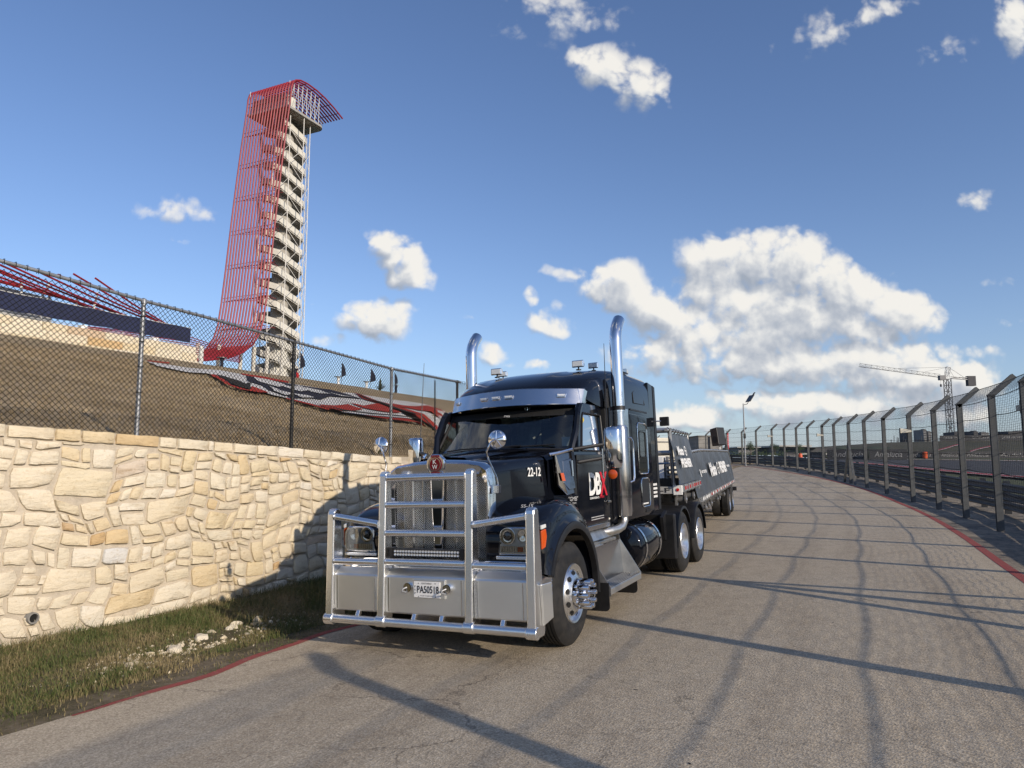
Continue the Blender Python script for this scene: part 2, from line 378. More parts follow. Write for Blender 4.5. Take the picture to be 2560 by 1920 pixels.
# limestone blocks: each block its own tint
m, N, b = new_mat('limestone')
oi = N.n('ShaderNodeObjectInfo'); tc = N.n('ShaderNodeTexCoord')
base = N.ramp(oi.outputs['Random'], [(0, (.62, .54, .40)), (.18, (.69, .63, .50)), (.36, (.64, .55, .38)), (.52, (.71, .66, .56)), (.66, (.64, .54, .36)), (.80, (.69, .62, .49)), (.94, (.63, .51, .32)), (.98, (.54, .37, .19)), (1.0, (.62, .62, .60))])
off = N.vm('SCALE', N.vm('ADD', (0, 0, 0), oi.outputs['Location']), scale=1.0)
P = tc.outputs['Object']
rnd = N.m('MULTIPLY', oi.outputs['Random'], 53.0)
cv = N.n('ShaderNodeCombineXYZ'); N.link(rnd, cv.inputs[0]); N.link(rnd, cv.inputs[1])
Pm = N.vm('ADD', P, cv.outputs[0])
mp = N.n('ShaderNodeMapping'); mp.inputs['Scale'].default_value = (1, .8, 3.2); N.link(Pm, mp.inputs[0])
n1 = N.noise(mp.outputs[0], 5, 6, .65); n2 = N.noise(Pm, 22, 5, .7); n3 = N.noise(mp.outputs[0], 2.6, 4, .6)
c = N.mix(N.m('MULTIPLY_ADD', n1.outputs[0], 1.5, -.5, clamp=True), base, (1.12, 1.06, .96, 1), blend='MULTIPLY')
c = N.mix(N.m('MULTIPLY_ADD', n2.outputs[0], 3.4, -1.9, clamp=True), c, (.66, .54, .36, 1), blend='MULTIPLY')
c = N.mix(N.m('MULTIPLY_ADD', n3.outputs[0], 5.0, -3.05, clamp=True), c, (.62, .50, .36, 1), blend='MULTIPLY')
n4 = N.noise(Pm, 60, 3, .8)
c = N.mix(N.m('MULTIPLY_ADD', n4.outputs[0], 8.0, -5.3, clamp=True), c, (.40, .33, .25, 1), blend='MULTIPLY')
N.link(c, b.inputs['Base Color']); b.inputs['Roughness'].default_value = .9; b.inputs['Specular IOR Level'].default_value = .25
bp = N.n('ShaderNodeBump'); bp.inputs['Strength'].default_value = .95; bp.inputs['Distance'].default_value = .024
N.link(N.m('ADD', n1.outputs[0], N.m('MULTIPLY', n2.outputs[0], .6)), bp.inputs['Height']); N.link(bp.outputs[0], b.inputs['Normal'])

# grass blades: colour varies over the ground
m, N, b = new_mat('grass_blade')
tc = N.n('ShaderNodeTexCoord'); a = N.noise(tc.outputs['Object'], 1.3, 4, .6); c2 = N.noise(tc.outputs['Object'], 28, 2, .6)
f = N.m('ADD', N.m('MULTIPLY', a.outputs[0], .55), N.m('MULTIPLY', c2.outputs[0], .45))
N.link(N.ramp(f, [(.36, (.050, .078, .020)), (.46, (.090, .112, .034)), (.52, (.16, .135, .06)), (.63, (.30, .235, .13))]), b.inputs['Base Color'])
b.inputs['Roughness'].default_value = .7; b.inputs['Specular IOR Level'].default_value = .25

# ------------------------------------------------------------------ building helpers
MW = {}
def setp(o, label=None, cat=None, group=None, kind=None):
    if label: o['label'] = label
    if cat: o['category'] = cat
    if group: o['group'] = group
    if kind: o['kind'] = kind
    return o
def thing(name, label, cat, loc=(0, 0, 0), group=None, matrix=None, kind=None):
    o = bpy.data.objects.new(name, None); COL.objects.link(o); o.empty_display_size = .1
    M = matrix.copy() if matrix is not None else Matrix.Translation(Vector(loc))
    o.matrix_world = M; MW[o.name] = M
    return setp(o, label, cat, group, kind)
class MB:
    """collects shapes, builds ONE mesh object"""
    def __init__(s): s.v = []; s.f = []
    def add(s, vs, fs):
        k = len(s.v); s.v.extend([tuple(v) for v in vs]); s.f.extend([tuple(i+k for i in f) for f in fs]); return s
    def box(s, lo, hi, M=None):
        x0, y0, z0 = lo; x1, y1, z1 = hi
        vs = [Vector(p) for p in ((x0,y0,z0),(x1,y0,z0),(x1,y1,z0),(x0,y1,z0),(x0,y0,z1),(x1,y0,z1),(x1,y1,z1),(x0,y1,z1))]
        if M is not None: vs = [M @ v for v in vs]
        return s.add(vs, [(0,3,2,1),(4,5,6,7),(0,1,5,4),(1,2,6,5),(2,3,7,6),(3,0,4,7)])
    def cbox(s, c, size, M=None):
        return s.box([c[i]-size[i]/2 for i in range(3)], [c[i]+size[i]/2 for i in range(3)], M)
    def tube(s, pts, r, n=8, cap=True, rx=None):
        pts = [Vector(p) for p in pts]; rs = r if isinstance(r, (list, tuple)) else [r]*len(pts)
        T = []
        for i in range(len(pts)):
            if i == 0: t = pts[1]-pts[0]
            elif i == len(pts)-1: t = pts[-1]-pts[-2]
            else: t = (pts[i+1]-pts[i]).normalized()+(pts[i]-pts[i-1]).normalized()
            T.append(t.normalized())
        u = T[0].cross(Vector((0, 0, 1)))
        if u.length < 1e-3: u = T[0].cross(Vector((0, 1, 0)))
        u.normalize(); vs = []
        for i, (p, t) in enumerate(zip(pts, T)):
            u = (u - t*u.dot(t)).normalized(); w = t.cross(u)
            for k in range(n):
                a = 2*pi*k/n + (pi/n if n == 4 else 0); vs.append(p + (u*cos(a) + w*sin(a))*rs[i])
        fs = []
        for i in range(len(pts)-1):
            for k in range(n):
                a, b2 = i*n+k, i*n+(k+1) % n; fs.append((a, b2, b2+n, a+n))
        if cap: fs.append(tuple(range(n-1, -1, -1))); fs.append(tuple((len(pts)-1)*n+k for k in range(n)))
        return s.add(vs, fs)
    def cyl(s, p0, p1, r, n=16, r1=None):
        return s.tube([p0, p1], [r, r if r1 is None else r1], n)
    def loft(s, secs, close=False, caps=True):
        n = len(secs[0]); vs = [p for sec in secs for p in sec]; fs = []
        for i in range(len(secs)-1):
            for k in range(n if close else n-1):
                a, b2 = i*n+k, i*n+(k+1) % n; fs.append((a, b2, b2+n, a+n))
        if caps and close: fs.append(tuple(range(n-1, -1, -1))); fs.append(tuple((len(secs)-1)*n+k for k in range(n)))
        return s.add(vs, fs)
    def prism(s, poly, d):
        """poly: 3-D points in a plane, d: extrusion vector"""
        n = len(poly); d = Vector(d); A = [Vector(p) for p in poly]; B = [p + d for p in A]
        return s.add(A+B, [tuple(range(n-1, -1, -1)), tuple(range(n, 2*n))] + [(i, (i+1) % n, (i+1) % n+n, i+n) for i in range(n)])
    def ring(s, outer, inner, d):
        n = len(outer); d = Vector(d); O = [Vector(p) for p in outer]; I = [Vector(p) for p in inner]
        vs = O+I+[p+d for p in O]+[p+d for p in I]; fs = []
        for i in range(n):
            j = (i+1) % n
            fs += [(i, i+n, j+n, j), (i+2*n, j+2*n, j+3*n, i+3*n), (i, j, j+2*n, i+2*n), (i+n, i+3*n, j+3*n, j+n)]
        return s.add(vs, fs)
    def lathe(s, prof, c, axis='x', n=40):
        """prof: (offset along the axis, radius)"""
        c = Vector(c); vs = []
        for (h, r) in prof:
            for k in range(n):
                a = 2*pi*k/n
                if axis == 'x': vs.append(c + Vector((h, r*cos(a), r*sin(a))))
                elif axis == 'y': vs.append(c + Vector((r*cos(a), h, r*sin(a))))
                else: vs.append(c + Vector((r*cos(a), r*sin(a), h)))
        fs = []
        for i in range(len(prof)-1):
            for k in range(n):
                a, b2 = i*n+k, i*n+(k+1) % n; fs.append((a, b2, b2+n, a+n))
        return s.add(vs, fs)
    def disc(s, c, n_, r, k=12, ry=None, up=None):
        c = Vector(c); n_ = Vector(n_).normalized(); u = n_.cross(Vector(up) if up else Vector((0, 0, 1)))
        if u.length < 1e-3: u = n_.cross(Vector((0, 1, 0)))
        u.normalize(); w = n_.cross(u); ry = ry or r
        return s.add([c + u*cos(2*pi*i/k)*r + w*sin(2*pi*i/k)*ry for i in range(k)], [tuple(range(k))])
    def build(s, name, mat, parent=None, world=False, smooth=False, bevel=0.0, seg=2, kind=None, label=None, angle=35, M=None, recalc=True):
        me = bpy.data.meshes.new(name)
        vs = s.v
        if M is not None: vs = [M @ Vector(v) for v in vs]
        if world and parent is not None:
            Mi = MW[parent.name].inverted(); vs = [Mi @ Vector(v) for v in vs]
        me.from_pydata([tuple(v) for v in vs], [], s.f); me.validate()
        if recalc:
            bm = bmesh.new(); bm.from_mesh(me); bmesh.ops.recalc_face_normals(bm, faces=bm.faces); bm.to_mesh(me); bm.free()
        return finish(me, name, mat, parent, smooth, bevel, seg, kind, label, angle)
def finish(me, name, mat, parent=None, smooth=False, bevel=0.0, seg=2, kind=None, label=None, angle=35):
    me.materials.append(MATS[mat])
    if smooth:
        me.polygons.foreach_set('use_smooth', [True]*len(me.polygons)); me.set_sharp_from_angle(angle=radians(angle))
    o = bpy.data.objects.new(name, me); COL.objects.link(o)
    if parent is not None:
        o.parent = parent; MW[o.name] = MW[parent.name]
    else: MW[o.name] = Matrix.Identity(4)
    if bevel > 0:
        md = o.modifiers.new('bevel', 'BEVEL'); md.width = bevel; md.segments = seg; md.limit_method = 'ANGLE'; md.angle_limit = radians(40)
    if kind: o['kind'] = kind
    if label: o['label'] = label
    return o
def dup(src, parent=None, M=None):
    o = src.copy(); COL.objects.link(o)
    if parent is not None: o.parent = parent
    MW[o.name] = MW[parent.name] if parent is not None else Matrix.Identity(4)
    if M is not None: o.matrix_local = M
    return o
def text(s, name, mat, parent, origin, right, up, height, width=None, depth=.002, center=False, shear=0.0, bold=0.0, world=False, spacing=1.0, kind=None):
    """flat lettering: origin = lower-left corner, right/up unit vectors, scaled to height (and width)"""
    cu = bpy.data.curves.new(name, 'FONT'); cu.body = s; cu.size = 1; cu.resolution_u = 3; cu.shear = shear; cu.offset = bold; cu.space_character = spacing
    tmp = bpy.data.objects.new('tmp', cu); COL.objects.link(tmp)
    dg = bpy.context.evaluated_depsgraph_get(); me = bpy.data.meshes.new_from_object(tmp.evaluated_get(dg))
    bpy.data.objects.remove(tmp); bpy.data.curves.remove(cu)
    co = np.array([v.co[:] for v in me.vertices]); mn = co.min(0); mx = co.max(0)
    sy = height/(mx[1]-mn[1]); sx = sy if width is None else width/(mx[0]-mn[0])
    origin = Vector(origin); right = Vector(right).normalized(); up = Vector(up).normalized(); nrm = right.cross(up)
    cx = (mx[0]-mn[0])*sx/2 if center else 0
    Mi = MW[parent.name].inverted() if (world and parent is not None) else None
    for v, c in zip(me.vertices, co):
        p = origin + right*((c[0]-mn[0])*sx-cx) + up*((c[1]-mn[1])*sy) + nrm*depth
        v.co = (Mi @ p) if Mi is not None else p
    me.materials.clear()
    return finish(me, name, mat, parent, kind=kind)
# ------------------------------------------------------------------ ground
def strip(name, mat, d0, d1, Ss, nd, label=None, dz=0.0, zfun=None, top=True):
    """a strip of ground between two offsets from the road centre line, in the road frame"""
    vs = []; n = nd+1
    for S in Ss:
        a0 = d0(S) if callable(d0) else d0; a1 = d1(S) if callable(d1) else d1
        for k in range(n):
            d = a0 + (a1-a0)*k/nd; lat = d + cl(S)
            z = ground(lat, S) if zfun is None else zfun(d, lat, S)
            vs.append((lat, S, z+dz))
    fs = [(i*n+k, i*n+k+1, (i+1)*n+k+1, (i+1)*n+k) for i in range(len(Ss)-1) for k in range(nd)]
    me = bpy.data.meshes.new(name); me.from_pydata(vs, [], fs)
    o = finish(me, name, mat, None, smooth=True, angle=80); o.matrix_world = FR
    return setp(o, label, None, None, 'structure')
SS = [-30+i*1.0 for i in range(0, 66)] + [36+i*2.0 for i in range(0, 45)]
def ledge(S):      # left edge of the asphalt, a little ragged
    return -1.74 + .05*sin(S*2.1)+.03*sin(S*5.3) - (0.004*(S+2)**2 if S < -2 else 0)
REDGE = 6.12
strip('road', 'asphalt', lambda S: ledge(S), REDGE, SS, 8)
def lz(d, lat, S):
    z = ground(lat, S); t = (d+1.74)/(-3.0)       # shallow ditch between road and wall
    return z - 0.05*max(0, sin(pi*min(1, max(0, t)))) + .015*sin(S*3.1+d*4)
strip('grass_verge_ground', 'verge_soil', -5.6, lambda S: ledge(S), SS, 14, zfun=lz)
strip('gravel_verge', 'gravel_soil', REDGE, 11.0, SS, 10, zfun=lambda d, lat, S: ground(lat, S)-.02*min(1, (d-REDGE)*3)+.03*sin(S*1.9+d*3)*min(1, max(0, d-REDGE-.3)))
strip('infield_ground', 'infield_grass', 11.0, 150.0, [-30+i*4.0 for i in range(0, 50)], 26)
# painted red edge lines, 4 mm proud of the asphalt
strip('road_edge_line', 'edge_red', lambda S: ledge(S)-.004, lambda S: ledge(S)+.03+.075*min(1, max(0, (S+3.3)*1.2)), [-3.3+i*.25 for i in range(0, 150)], 1, dz=.004)
strip('road_edge_line', 'edge_red', REDGE-.13, REDGE+.02, [-30+i*.5 for i in range(0, 190)], 1, dz=.004)
# wide land beneath everything, out to the horizon
mb = MB(); R0 = 9000
mb.add([(-R0, -R0, -.9), (R0, -R0, -.9), (R0, R0, -.9), (-R0, R0, -.9)], [(0, 1, 2, 3)])
setp(mb.build('land', 'far_land', None, recalc=False), kind='structure')
mb = MB(); n = 24; vs = []
for i in range(n+1):
    for j, yy in enumerate((95, 160, 260, 500, 1500)):
        x = (-0.3 + 1.5*i/n)*yy*1.0 + 30; vs.append((x, yy, interp(yy, ZR)-.05))
mb.add(vs, [(i*5+j, (i+1)*5+j, (i+1)*5+j+1, i*5+j+1) for i in range(n) for j in range(4)])
setp(mb.build('far_infield', 'far_land', None), kind='structure')

# race track beyond the debris fence
def lerp_line(pts, t):
    t *= len(pts)-1; i = min(int(t), len(pts)-2); f = t-i
    return (pts[i][0]+(pts[i+1][0]-pts[i][0])*f, pts[i][1]+(pts[i+1][1]-pts[i][1])*f)
NEAR = [(22, 5), (26.5, 22), (31.7, 44), (35.4, 68), (37.2, 90), (33, 112)]
FAR = [(95, 20), (78, 52), (63, 74), (52, 94), (44, 108), (37, 122)]
def world_sheet(name, mat, A, B, n, m, dz):
    vs = []
    for i in range(n+1):
        a = lerp_line(A, i/n); b2 = lerp_line(B, i/n)
        for j in range(m+1):
            x = a[0]+(b2[0]-a[0])*j/m; y = a[1]+(b2[1]-a[1])*j/m
            la, S = to_ls(x, y); vs.append((x, y, ground(la, S)+dz))
    mb = MB().add(vs, [(i*(m+1)+j, i*(m+1)+j+1, (i+1)*(m+1)+j+1, (i+1)*(m+1)+j) for i in range(n) for j in range(m)])
    return setp(mb.build(name, mat, None, smooth=True), kind='structure')
def off_line(A, B, m0):
    out = []
    for a, b2 in zip(A, B):
        L = hypot(b2[0]-a[0], b2[1]-a[1]); out.append((a[0]+(b2[0]-a[0])*m0/L, a[1]+(b2[1]-a[1])*m0/L))
    return out
world_sheet('race_track', 'track_asphalt', NEAR, FAR, 60, 16, .10)
world_sheet('track_kerb_red', 'kerb_red', off_line(NEAR, FAR, -1.9), off_line(NEAR, FAR, .0), 60, 2, .14)
world_sheet('track_kerb_line', 'kerb_white', off_line(NEAR, FAR, -2.15), off_line(NEAR, FAR, -1.9), 60, 1, .14)
world_sheet('track_kerb_line', 'kerb_white', off_line(NEAR, FAR, .0), off_line(NEAR, FAR, .22), 60, 1, .15)
world_sheet('track_edge_line', 'kerb_white', off_line(FAR, NEAR, -.1), off_line(FAR, NEAR, -2.3), 60, 1, .16)
world_sheet('track_edge_red', 'kerb_red', off_line(FAR, NEAR, .0), off_line(FAR, NEAR, 1.3), 60, 1, .16)

# ------------------------------------------------------------------ hill with the painted mural
HK = (10.05-2.14)/(45-5.4)
def hill_z(lat, S):
    """plane rising from the wall to a level crest, with a rounded brow and falling shoulders"""
    base = -5.4 - max(0, S-11)*.42
    if lat < -45: z = 10.05 - .35*smooth((-45-lat)/8)
    else: z = 2.14 + (-5.4-lat)*HK
    z = min(z, 2.14+(-5.4+45)*HK)
    brow = -.10*math.exp(-((lat+45)/1.2)**2); z += brow
    g = ground(lat, S) if lat > -60 else .5
    edge = base - lat
    z2 = g + max(0, edge)*.9 + (2.0 if S < 11 else 2.0*max(0, 1-(S-11)/6))
    z = min(z, z2)
    if S > 120: z = min(z, 10-(S-120)*.4)
    if lat < -250: z = min(z, 10-(-250-lat)*.3)
    z += .05*sin(lat*.7+S*.23)*sin(S*.5) if lat > -44 else 0
    return max(z, -.5)
lats = [-5.35-.0, -5.8, -6.5] + [-7.5-i*1.25 for i in range(30)] + [-45, -45.8, -47, -50, -56, -65, -80, -110, -150, -200, -250, -270]
Sv = [-60+i*3 for i in range(20)] + [0+i*1.5 for i in range(30)] + [46+i*4 for i in range(30)]
vs = []
for S in Sv:
    for la in lats:
        l2 = la
        vs.append((l2, S, hill_z(l2, S)))
n = len(lats)
me = bpy.data.meshes.new('hill'); me.from_pydata(vs, [], [(i*n+k, i*n+k+1, (i+1)*n+k+1, (i+1)*n+k) for i in range(len(Sv)-1) for k in range(n-1)])
hill = finish(me, 'hill', 'dry_turf', None, smooth=True, angle=80); hill.matrix_world = FR; hill['kind'] = 'structure'
def hillP(P):
    """where the sight line of a photograph pixel meets the slope of the hill (road frame)"""
    d = px_dir(P); C0 = Vector((0, 0, H))
    # plane z = 2.14 + (-5.4-lat)*HK ; lat along the ray is linear
    l0 = (C0-GO).dot(ga); ld = d.dot(ga)
    t = (2.14 + (-5.4-l0)*HK - C0.z)/(d.z + ld*HK)
    p = C0 + d*t; la, S = to_ls(p.x, p.y); return la, S
def kH(u, v): return (500+u*.3074, 820+v*.3074)
from mathutils.geometry import tessellate_polygon
mural = thing('hillside_mural', 'large red, white and navy stars and stripes mural painted across the brown hillside', 'mural', W(-30, 40, 6))
def patch(name, mat, pts, dz, label=None):
    q = [hillP(kH(*p)) for p in pts]
    poly = [Vector((a, s, 0)) for a, s in q]
    tri = tessellate_polygon([poly])
    # subdivide so that the sheet follows the uneven slope
    bm = bmesh.new(); vv = [bm.verts.new(p) for p in poly]
    for t in tri:
        try: bm.faces.new([vv[i] for i in t])
        except ValueError: pass
    for _ in range(3):
        ed = [e for e in bm.edges if e.calc_length() > 1.6]
        if ed: bmesh.ops.subdivide_edges(bm, edges=ed, cuts=1, use_grid_fill=False)
        bmesh.ops.triangulate(bm, faces=bm.faces[:])
    for v in bm.verts:
        la, S = v.co.x, v.co.y; v.co.x += random.uniform(-.12, .12); v.co.y += random.uniform(-.15, .15)
        v.co = W(la, S, hill_z(la, S)+dz)
    me = bpy.data.meshes.new(name); bm.to_mesh(me); bm.free()
    Mi = MW[mural.name].inverted(); me.transform(Mi)
    return finish(me, name, mat, mural, label=label)
patch('white_band', 'mural_white', [(-440,285),(-300,300),(-100,330),(0,340),(150,355),(320,385),(500,425),(700,452),(860,480),(1000,510),(1160,545),(1250,540),(1400,560),(1560,590),(1800,625),(1950,675),(2090,715),(2090,780),(1900,770),(1600,760),(1500,750),(1300,730),(1150,705),(1000,660),(900,640),(750,590),(600,560),(420,510),(330,500),(250,480),(160,420),(60,385),(-100,370),(-350,320)], .10)
patch('black_shadow', 'mural_black', [(130,400),(250,480),(330,510),(410,525),(410,470),(370,485),(300,450),(200,415)], .15)
patch('navy_field', 'mural_navy', [(370,410),(560,440),(720,470),(900,500),(1060,525),(1220,565),(1330,600),(1180,592),(1060,580),(980,600),(880,585),(740,590),(700,560),(560,530),(500,490),(390,450)], .14)
for q in ([(430,425),(560,445),(690,480),(640,505),(560,480),(470,455)],[(620,470),(740,495),(800,490),(900,520),(820,545),(740,520)],[(860,505),(980,530),(1060,560),(970,560),(900,540)],[(1050,545),(1150,572),(1260,590),(1150,585)],[(560,500),(660,540),(760,560),(700,572),(600,540)],[(760,560),(880,575),(930,590),(830,590)]):
    patch('white_star', 'mural_white', q, .18)
patch('red_outline', 'mural_red', [(-430,275),(-250,292),(-250,300),(-420,290)], .13)
patch('red_outline', 'mural_red', [(80,395),(130,400),(250,490),(400,530),(420,500),(470,515),(560,545),(480,545),(330,525),(200,480),(110,420)], .13)
patch('red_outline', 'mural_red', [(330,385),(520,410),(720,445),(720,458),(520,428),(340,395)], .13)
patch('red_stripe', 'mural_red', [(960,650),(1100,655),(1200,640),(1260,665),(1330,690),(1260,705),(1150,705),(1040,685)], .14)
patch('red_stripe', 'mural_red', [(1220,630),(1330,655),(1450,640),(1540,660),(1640,710),(1560,720),(1450,705),(1340,680)], .14)
patch('red_stripe', 'mural_red', [(1560,625),(1650,640),(1750,650),(1850,650),(1960,680),(2090,715),(2090,730),(1960,720),(1880,700),(1780,690),(1680,670),(1560,650)], .14)
patch('red_stripe', 'mural_red', [(1240,540),(1330,570),(1450,610),(1600,660),(1750,700),(1900,740),(2090,775),(2090,792),(1900,760),(1700,715),(1500,655),(1350,610)], .16)
patch('red_outline', 'mural_red', [(1320,738),(1550,765),(1800,775),(2090,782),(2090,830),(1900,810),(1700,795),(1500,770)], .13)
patch('red_outline', 'mural_red', [(700,585),(900,640),(1060,690),(1040,695),(880,650),(700,600)], .13)
for q in ([(1250,548),(1420,615),(1600,680),(1800,735),(2080,800),(2080,806),(1790,744),(1580,686),(1400,621)],[(1000,665),(1160,708),(1400,742),(1700,770),(2080,800),(2080,806),(1700,778),(1390,750),(1150,716)]):
    patch('black_contour', 'mural_black', q, .20)

# dry tufts over the near part of the slope
nT = 42000; lt = -5.5 - 26*RNG.uniform(0, 1, nT)**1.5; St = RNG.uniform(-9, 13, nT) + (-5.5-lt)*RNG.uniform(0, 1.3, nT)
vsT = np.zeros((nT*3, 3)); yw = RNG.uniform(0, 2*pi, nT); hT = RNG.uniform(.02, .075, nT)*(1+(-5.5-lt)*.03)
for i in range(nT):
    z = hill_z(lt[i], St[i]); w_ = .012*(1-lt[i]*.04); dx, dy = cos(yw[i])*w_, sin(yw[i])*w_
    vsT[i*3] = (lt[i]-dx, St[i]-dy, z-.01); vsT[i*3+1] = (lt[i]+dx, St[i]+dy, z-.01); vsT[i*3+2] = (lt[i]+dy*2, St[i]-dx*2, z+hT[i])
me = bpy.data.meshes.new('dry_tufts'); me.vertices.add(len(vsT)); me.vertices.foreach_set('co', vsT.ravel()); me.loops.add(nT*3); me.loops.foreach_set('vertex_index', np.arange(nT*3, dtype=np.int32))
me.polygons.add(nT); me.polygons.foreach_set('loop_start', np.arange(0, nT*3, 3, dtype=np.int32)); me.update(calc_edges=True)
o = finish(me, 'dry_tufts', 'dry_turf', None, kind='stuff'); o.matrix_world = FR; setp(o, 'short dry brown grass tufts covering the hillside above the wall')

# limestone terrace on the crest
terrace = thing('limestone_terrace', 'terrace of large cut limestone blocks along the crest of the hill', 'terrace wall', W(-45.5, 25, 10.1))
Lb = 0
for row in range(3):
    S = -6.0 + row*.7
    while S < 35.0 - .0*row:
        L = random.uniform(1.6, 3.0); S1 = min(S+L, 35.0)
        if S1-S > .3:
            z0 = 9.55 + row*.62; dd = .22*row
            mb = MB().box((-46.9-dd+.1, S+.015, z0), (-45.25-dd+random.uniform(-.05, .05), S1-.015, z0+.60))
            mb.build('block', 'limestone', terrace, world=True, M=FR, bevel=.05, seg=1)
        S = S1

# ------------------------------------------------------------------ stone wall
def wlat(S):
    e = -4.72 - .027*max(0, 1-S)**2*(1 if S > -6 else 1)
    if S < -5: e = -4.72-.027*36 - .3*( -5-S)
    return e + (cl(S) if S > 10 else 0)
def wtop(S):
    return 2.215-.048*S if S < 4.8 else 1.985 + (interp(S, RISE) if S > 8 else 0)
WALL0, WALL1 = -8.0, 30.0
wall = thing('stone_wall', 'long retaining wall of cream and golden rubble limestone with pale mortar beside the grass', 'wall', W(-4.8, 2, -.25))
mb = MB(); secs = []
S = WALL0
while S <= WALL1+.01:
    l = wlat(S); g = -.5 + interp(S, RISE)
    secs.append([(l, S, g), (l, S, wtop(S)-.10), (l-.45, S, wtop(S)-.10), (l-.45, S, g)]); S += .5
mb.loft(secs, close=True)
mb.build('mortar', 'mortar', wall, world=True, M=FR)
# block layout: random courses of rough rectangles, corners knocked off, the whole field gently warped
rects = []
def split(x0, x1, y0, y1):
    w, h = x1-x0, y1-y0
    big = random.random()
    if (w < .70 and h < .40 and big < .20) or (w < .44 and h < .30 and big < .66) or (w < .26 and h < .21) or w*h < .016:
        rects.append((x0, x1, y0, y1)); return
    if w*.72 > h or (h < .16 and w > .2):
        t = random.uniform(.26, .74); split(x0, x0+w*t, y0, y1); split(x0+w*t, x1, y0, y1)
    else:
        t = random.uniform(.28, .72); split(x0, x1, y0, y0+h*t); split(x0, x1, y0+h*t, y1)
split(WALL0, 14.0, -.35, 2.75)
def warp(x, y):
    return (x+.055*sin(y*4.1+x*1.3)+.035*sin(y*9.0+x*2.2+1.0), y+.050*sin(x*2.7+y*1.1)+.030*sin(x*6.1-y*2.0+2.0)+.012*sin(x*15+y*3))
def clip(poly, mx, my, nx, ny):
    out = []
    for i in range(len(poly)):
        a = poly[i]; b2 = poly[(i+1) % len(poly)]
        da = (a[0]-mx)*nx+(a[1]-my)*ny; db = (b2[0]-mx)*nx+(b2[1]-my)*ny
        if da <= 0: out.append(a)
        if (da < 0) != (db < 0) and abs(da-db) > 1e-9:
            t = da/(da-db); out.append((a[0]+(b2[0]-a[0])*t, a[1]+(b2[1]-a[1])*t))
    return out
def stone_mesh(poly, gap, proud, lat_of):
    """poly (S,z) -> chunky block with ragged, rounded edges"""
    n = len(poly)
    if n < 3: return None
    cx = sum(p[0] for p in poly)/n; cy = sum(p[1] for p in poly)/n
    # inset
    P = poly
    for i in range(n):
        a = poly[i]; b2 = poly[(i+1) % n]; L = hypot(b2[0]-a[0], b2[1]-a[1])
        if L < 1e-6: continue
        nx, ny = (b2[1]-a[1])/L, -(b2[0]-a[0])/L
        if (cx-a[0])*nx+(cy-a[1])*ny > 0: nx, ny = -nx, -ny
        P = clip(P, a[0]-nx*gap, a[1]-ny*gap, nx, ny)
        if len(P) < 3: return None
    # resample with ragged edge
    pts = []
    n = len(P)
    for i in range(n):
        a = P[i]; b2 = P[(i+1) % n]; L = hypot(b2[0]-a[0], b2[1]-a[1])
        k = max(1, int(L/.075))
        for j in range(k):
            t = j/k; r = .35*min(.04, .25*L) if (j == 0) else random.uniform(-.004, .010)
            x = a[0]+(b2[0]-a[0])*t; y = a[1]+(b2[1]-a[1])*t
            dx, dy = cx-x, cy-y; dl = hypot(dx, dy) or 1
            pts.append((x+dx/dl*r, y+dy/dl*r))
    n = len(pts)
    if n < 5: return None
    vs = []; fs = []
    tilt = random.uniform(-.05, .05), random.uniform(-.04, .04)
    for q, (x, y) in enumerate(pts): vs.append((lat_of(x)-.01, x, y))
    for q, (x, y) in enumerate(pts): vs.append((lat_of(x)+proud*.82+random.uniform(-.003, .003)+(x-cx)*tilt[0]+(y-cy)*tilt[1], x, y))
    for q, (x, y) in enumerate(pts):
        dx, dy = cx-x, cy-y; dl = hypot(dx, dy) or 1; s = min(.009, dl*.3)
        vs.append((lat_of(x)+proud+random.uniform(-.004, .004)+(x-cx)*tilt[0]+(y-cy)*tilt[1], x+dx/dl*s, y+dy/dl*s))
    vs.append((lat_of(cx)+proud+random.uniform(-.006, .008), cx, cy))
    for i in range(n):
        j = (i+1) % n
        fs += [(i, j, j+n, i+n), (i+n, j+n, j+2*n, i+2*n), (i+2*n, j+2*n, 3*n)]
    return vs, fs
cells = []
for (x0, x1, y0, y1) in rects:
    w, h = x1-x0, y1-y0; q = min(w, h); r = lambda: random.uniform(0, .07)*q
    P4 = [[x0+r(), y0+r()], [x1-r(), y0+r()], [x1-r(), y1-r()], [x0+r(), y1-r()]]
    poly = []
    for i in range(4):
        a, p0, n0 = P4[i], P4[i-1], P4[(i+1) % 4]
        if random.random() < .45:
            k = random.uniform(.08, .42) if random.random() < .35 else random.uniform(.05, .18); k2 = random.uniform(.05, .30)
            poly.append((a[0]+(p0[0]-a[0])*k, a[1]+(p0[1]-a[1])*k)); poly.append((a[0]+(n0[0]-a[0])*k2, a[1]+(n0[1]-a[1])*k2))
        else: poly.append(tuple(a))
    poly = [warp(*q_) for q_ in poly]
    cxx = sum(q_[0] for q_ in poly)/len(poly); tp_ = wtop(cxx)-.165
    poly = clip(poly, cxx, tp_, .045, 1.0)
    if len(poly) >= 3: poly = clip(poly, 0, -.34, 0, -1)
    if len(poly) >= 3:
        ar = abs(sum(poly[i][0]*poly[(i+1) % len(poly)][1]-poly[(i+1) % len(poly)][0]*poly[i][1] for i in range(len(poly))))/2
        if ar > .0035: cells.append((abs(cxx-1.4), poly))
S = WALL0
while S < 29.5:                       # flat cap course
    L = random.uniform(.22, .62) if random.random() < .85 else random.uniform(.08, .16); S1 = S+L
    cells.append((abs((S+S1)/2-1.4)-1.0, [(S, wtop(S)-.155), (S1, wtop(S1)-.155), (S1, wtop(S1)+random.uniform(-.012, .015)), (S, wtop(S)+random.uniform(-.012, .015))])); S = S1
cells.sort(key=lambda c: c[0])
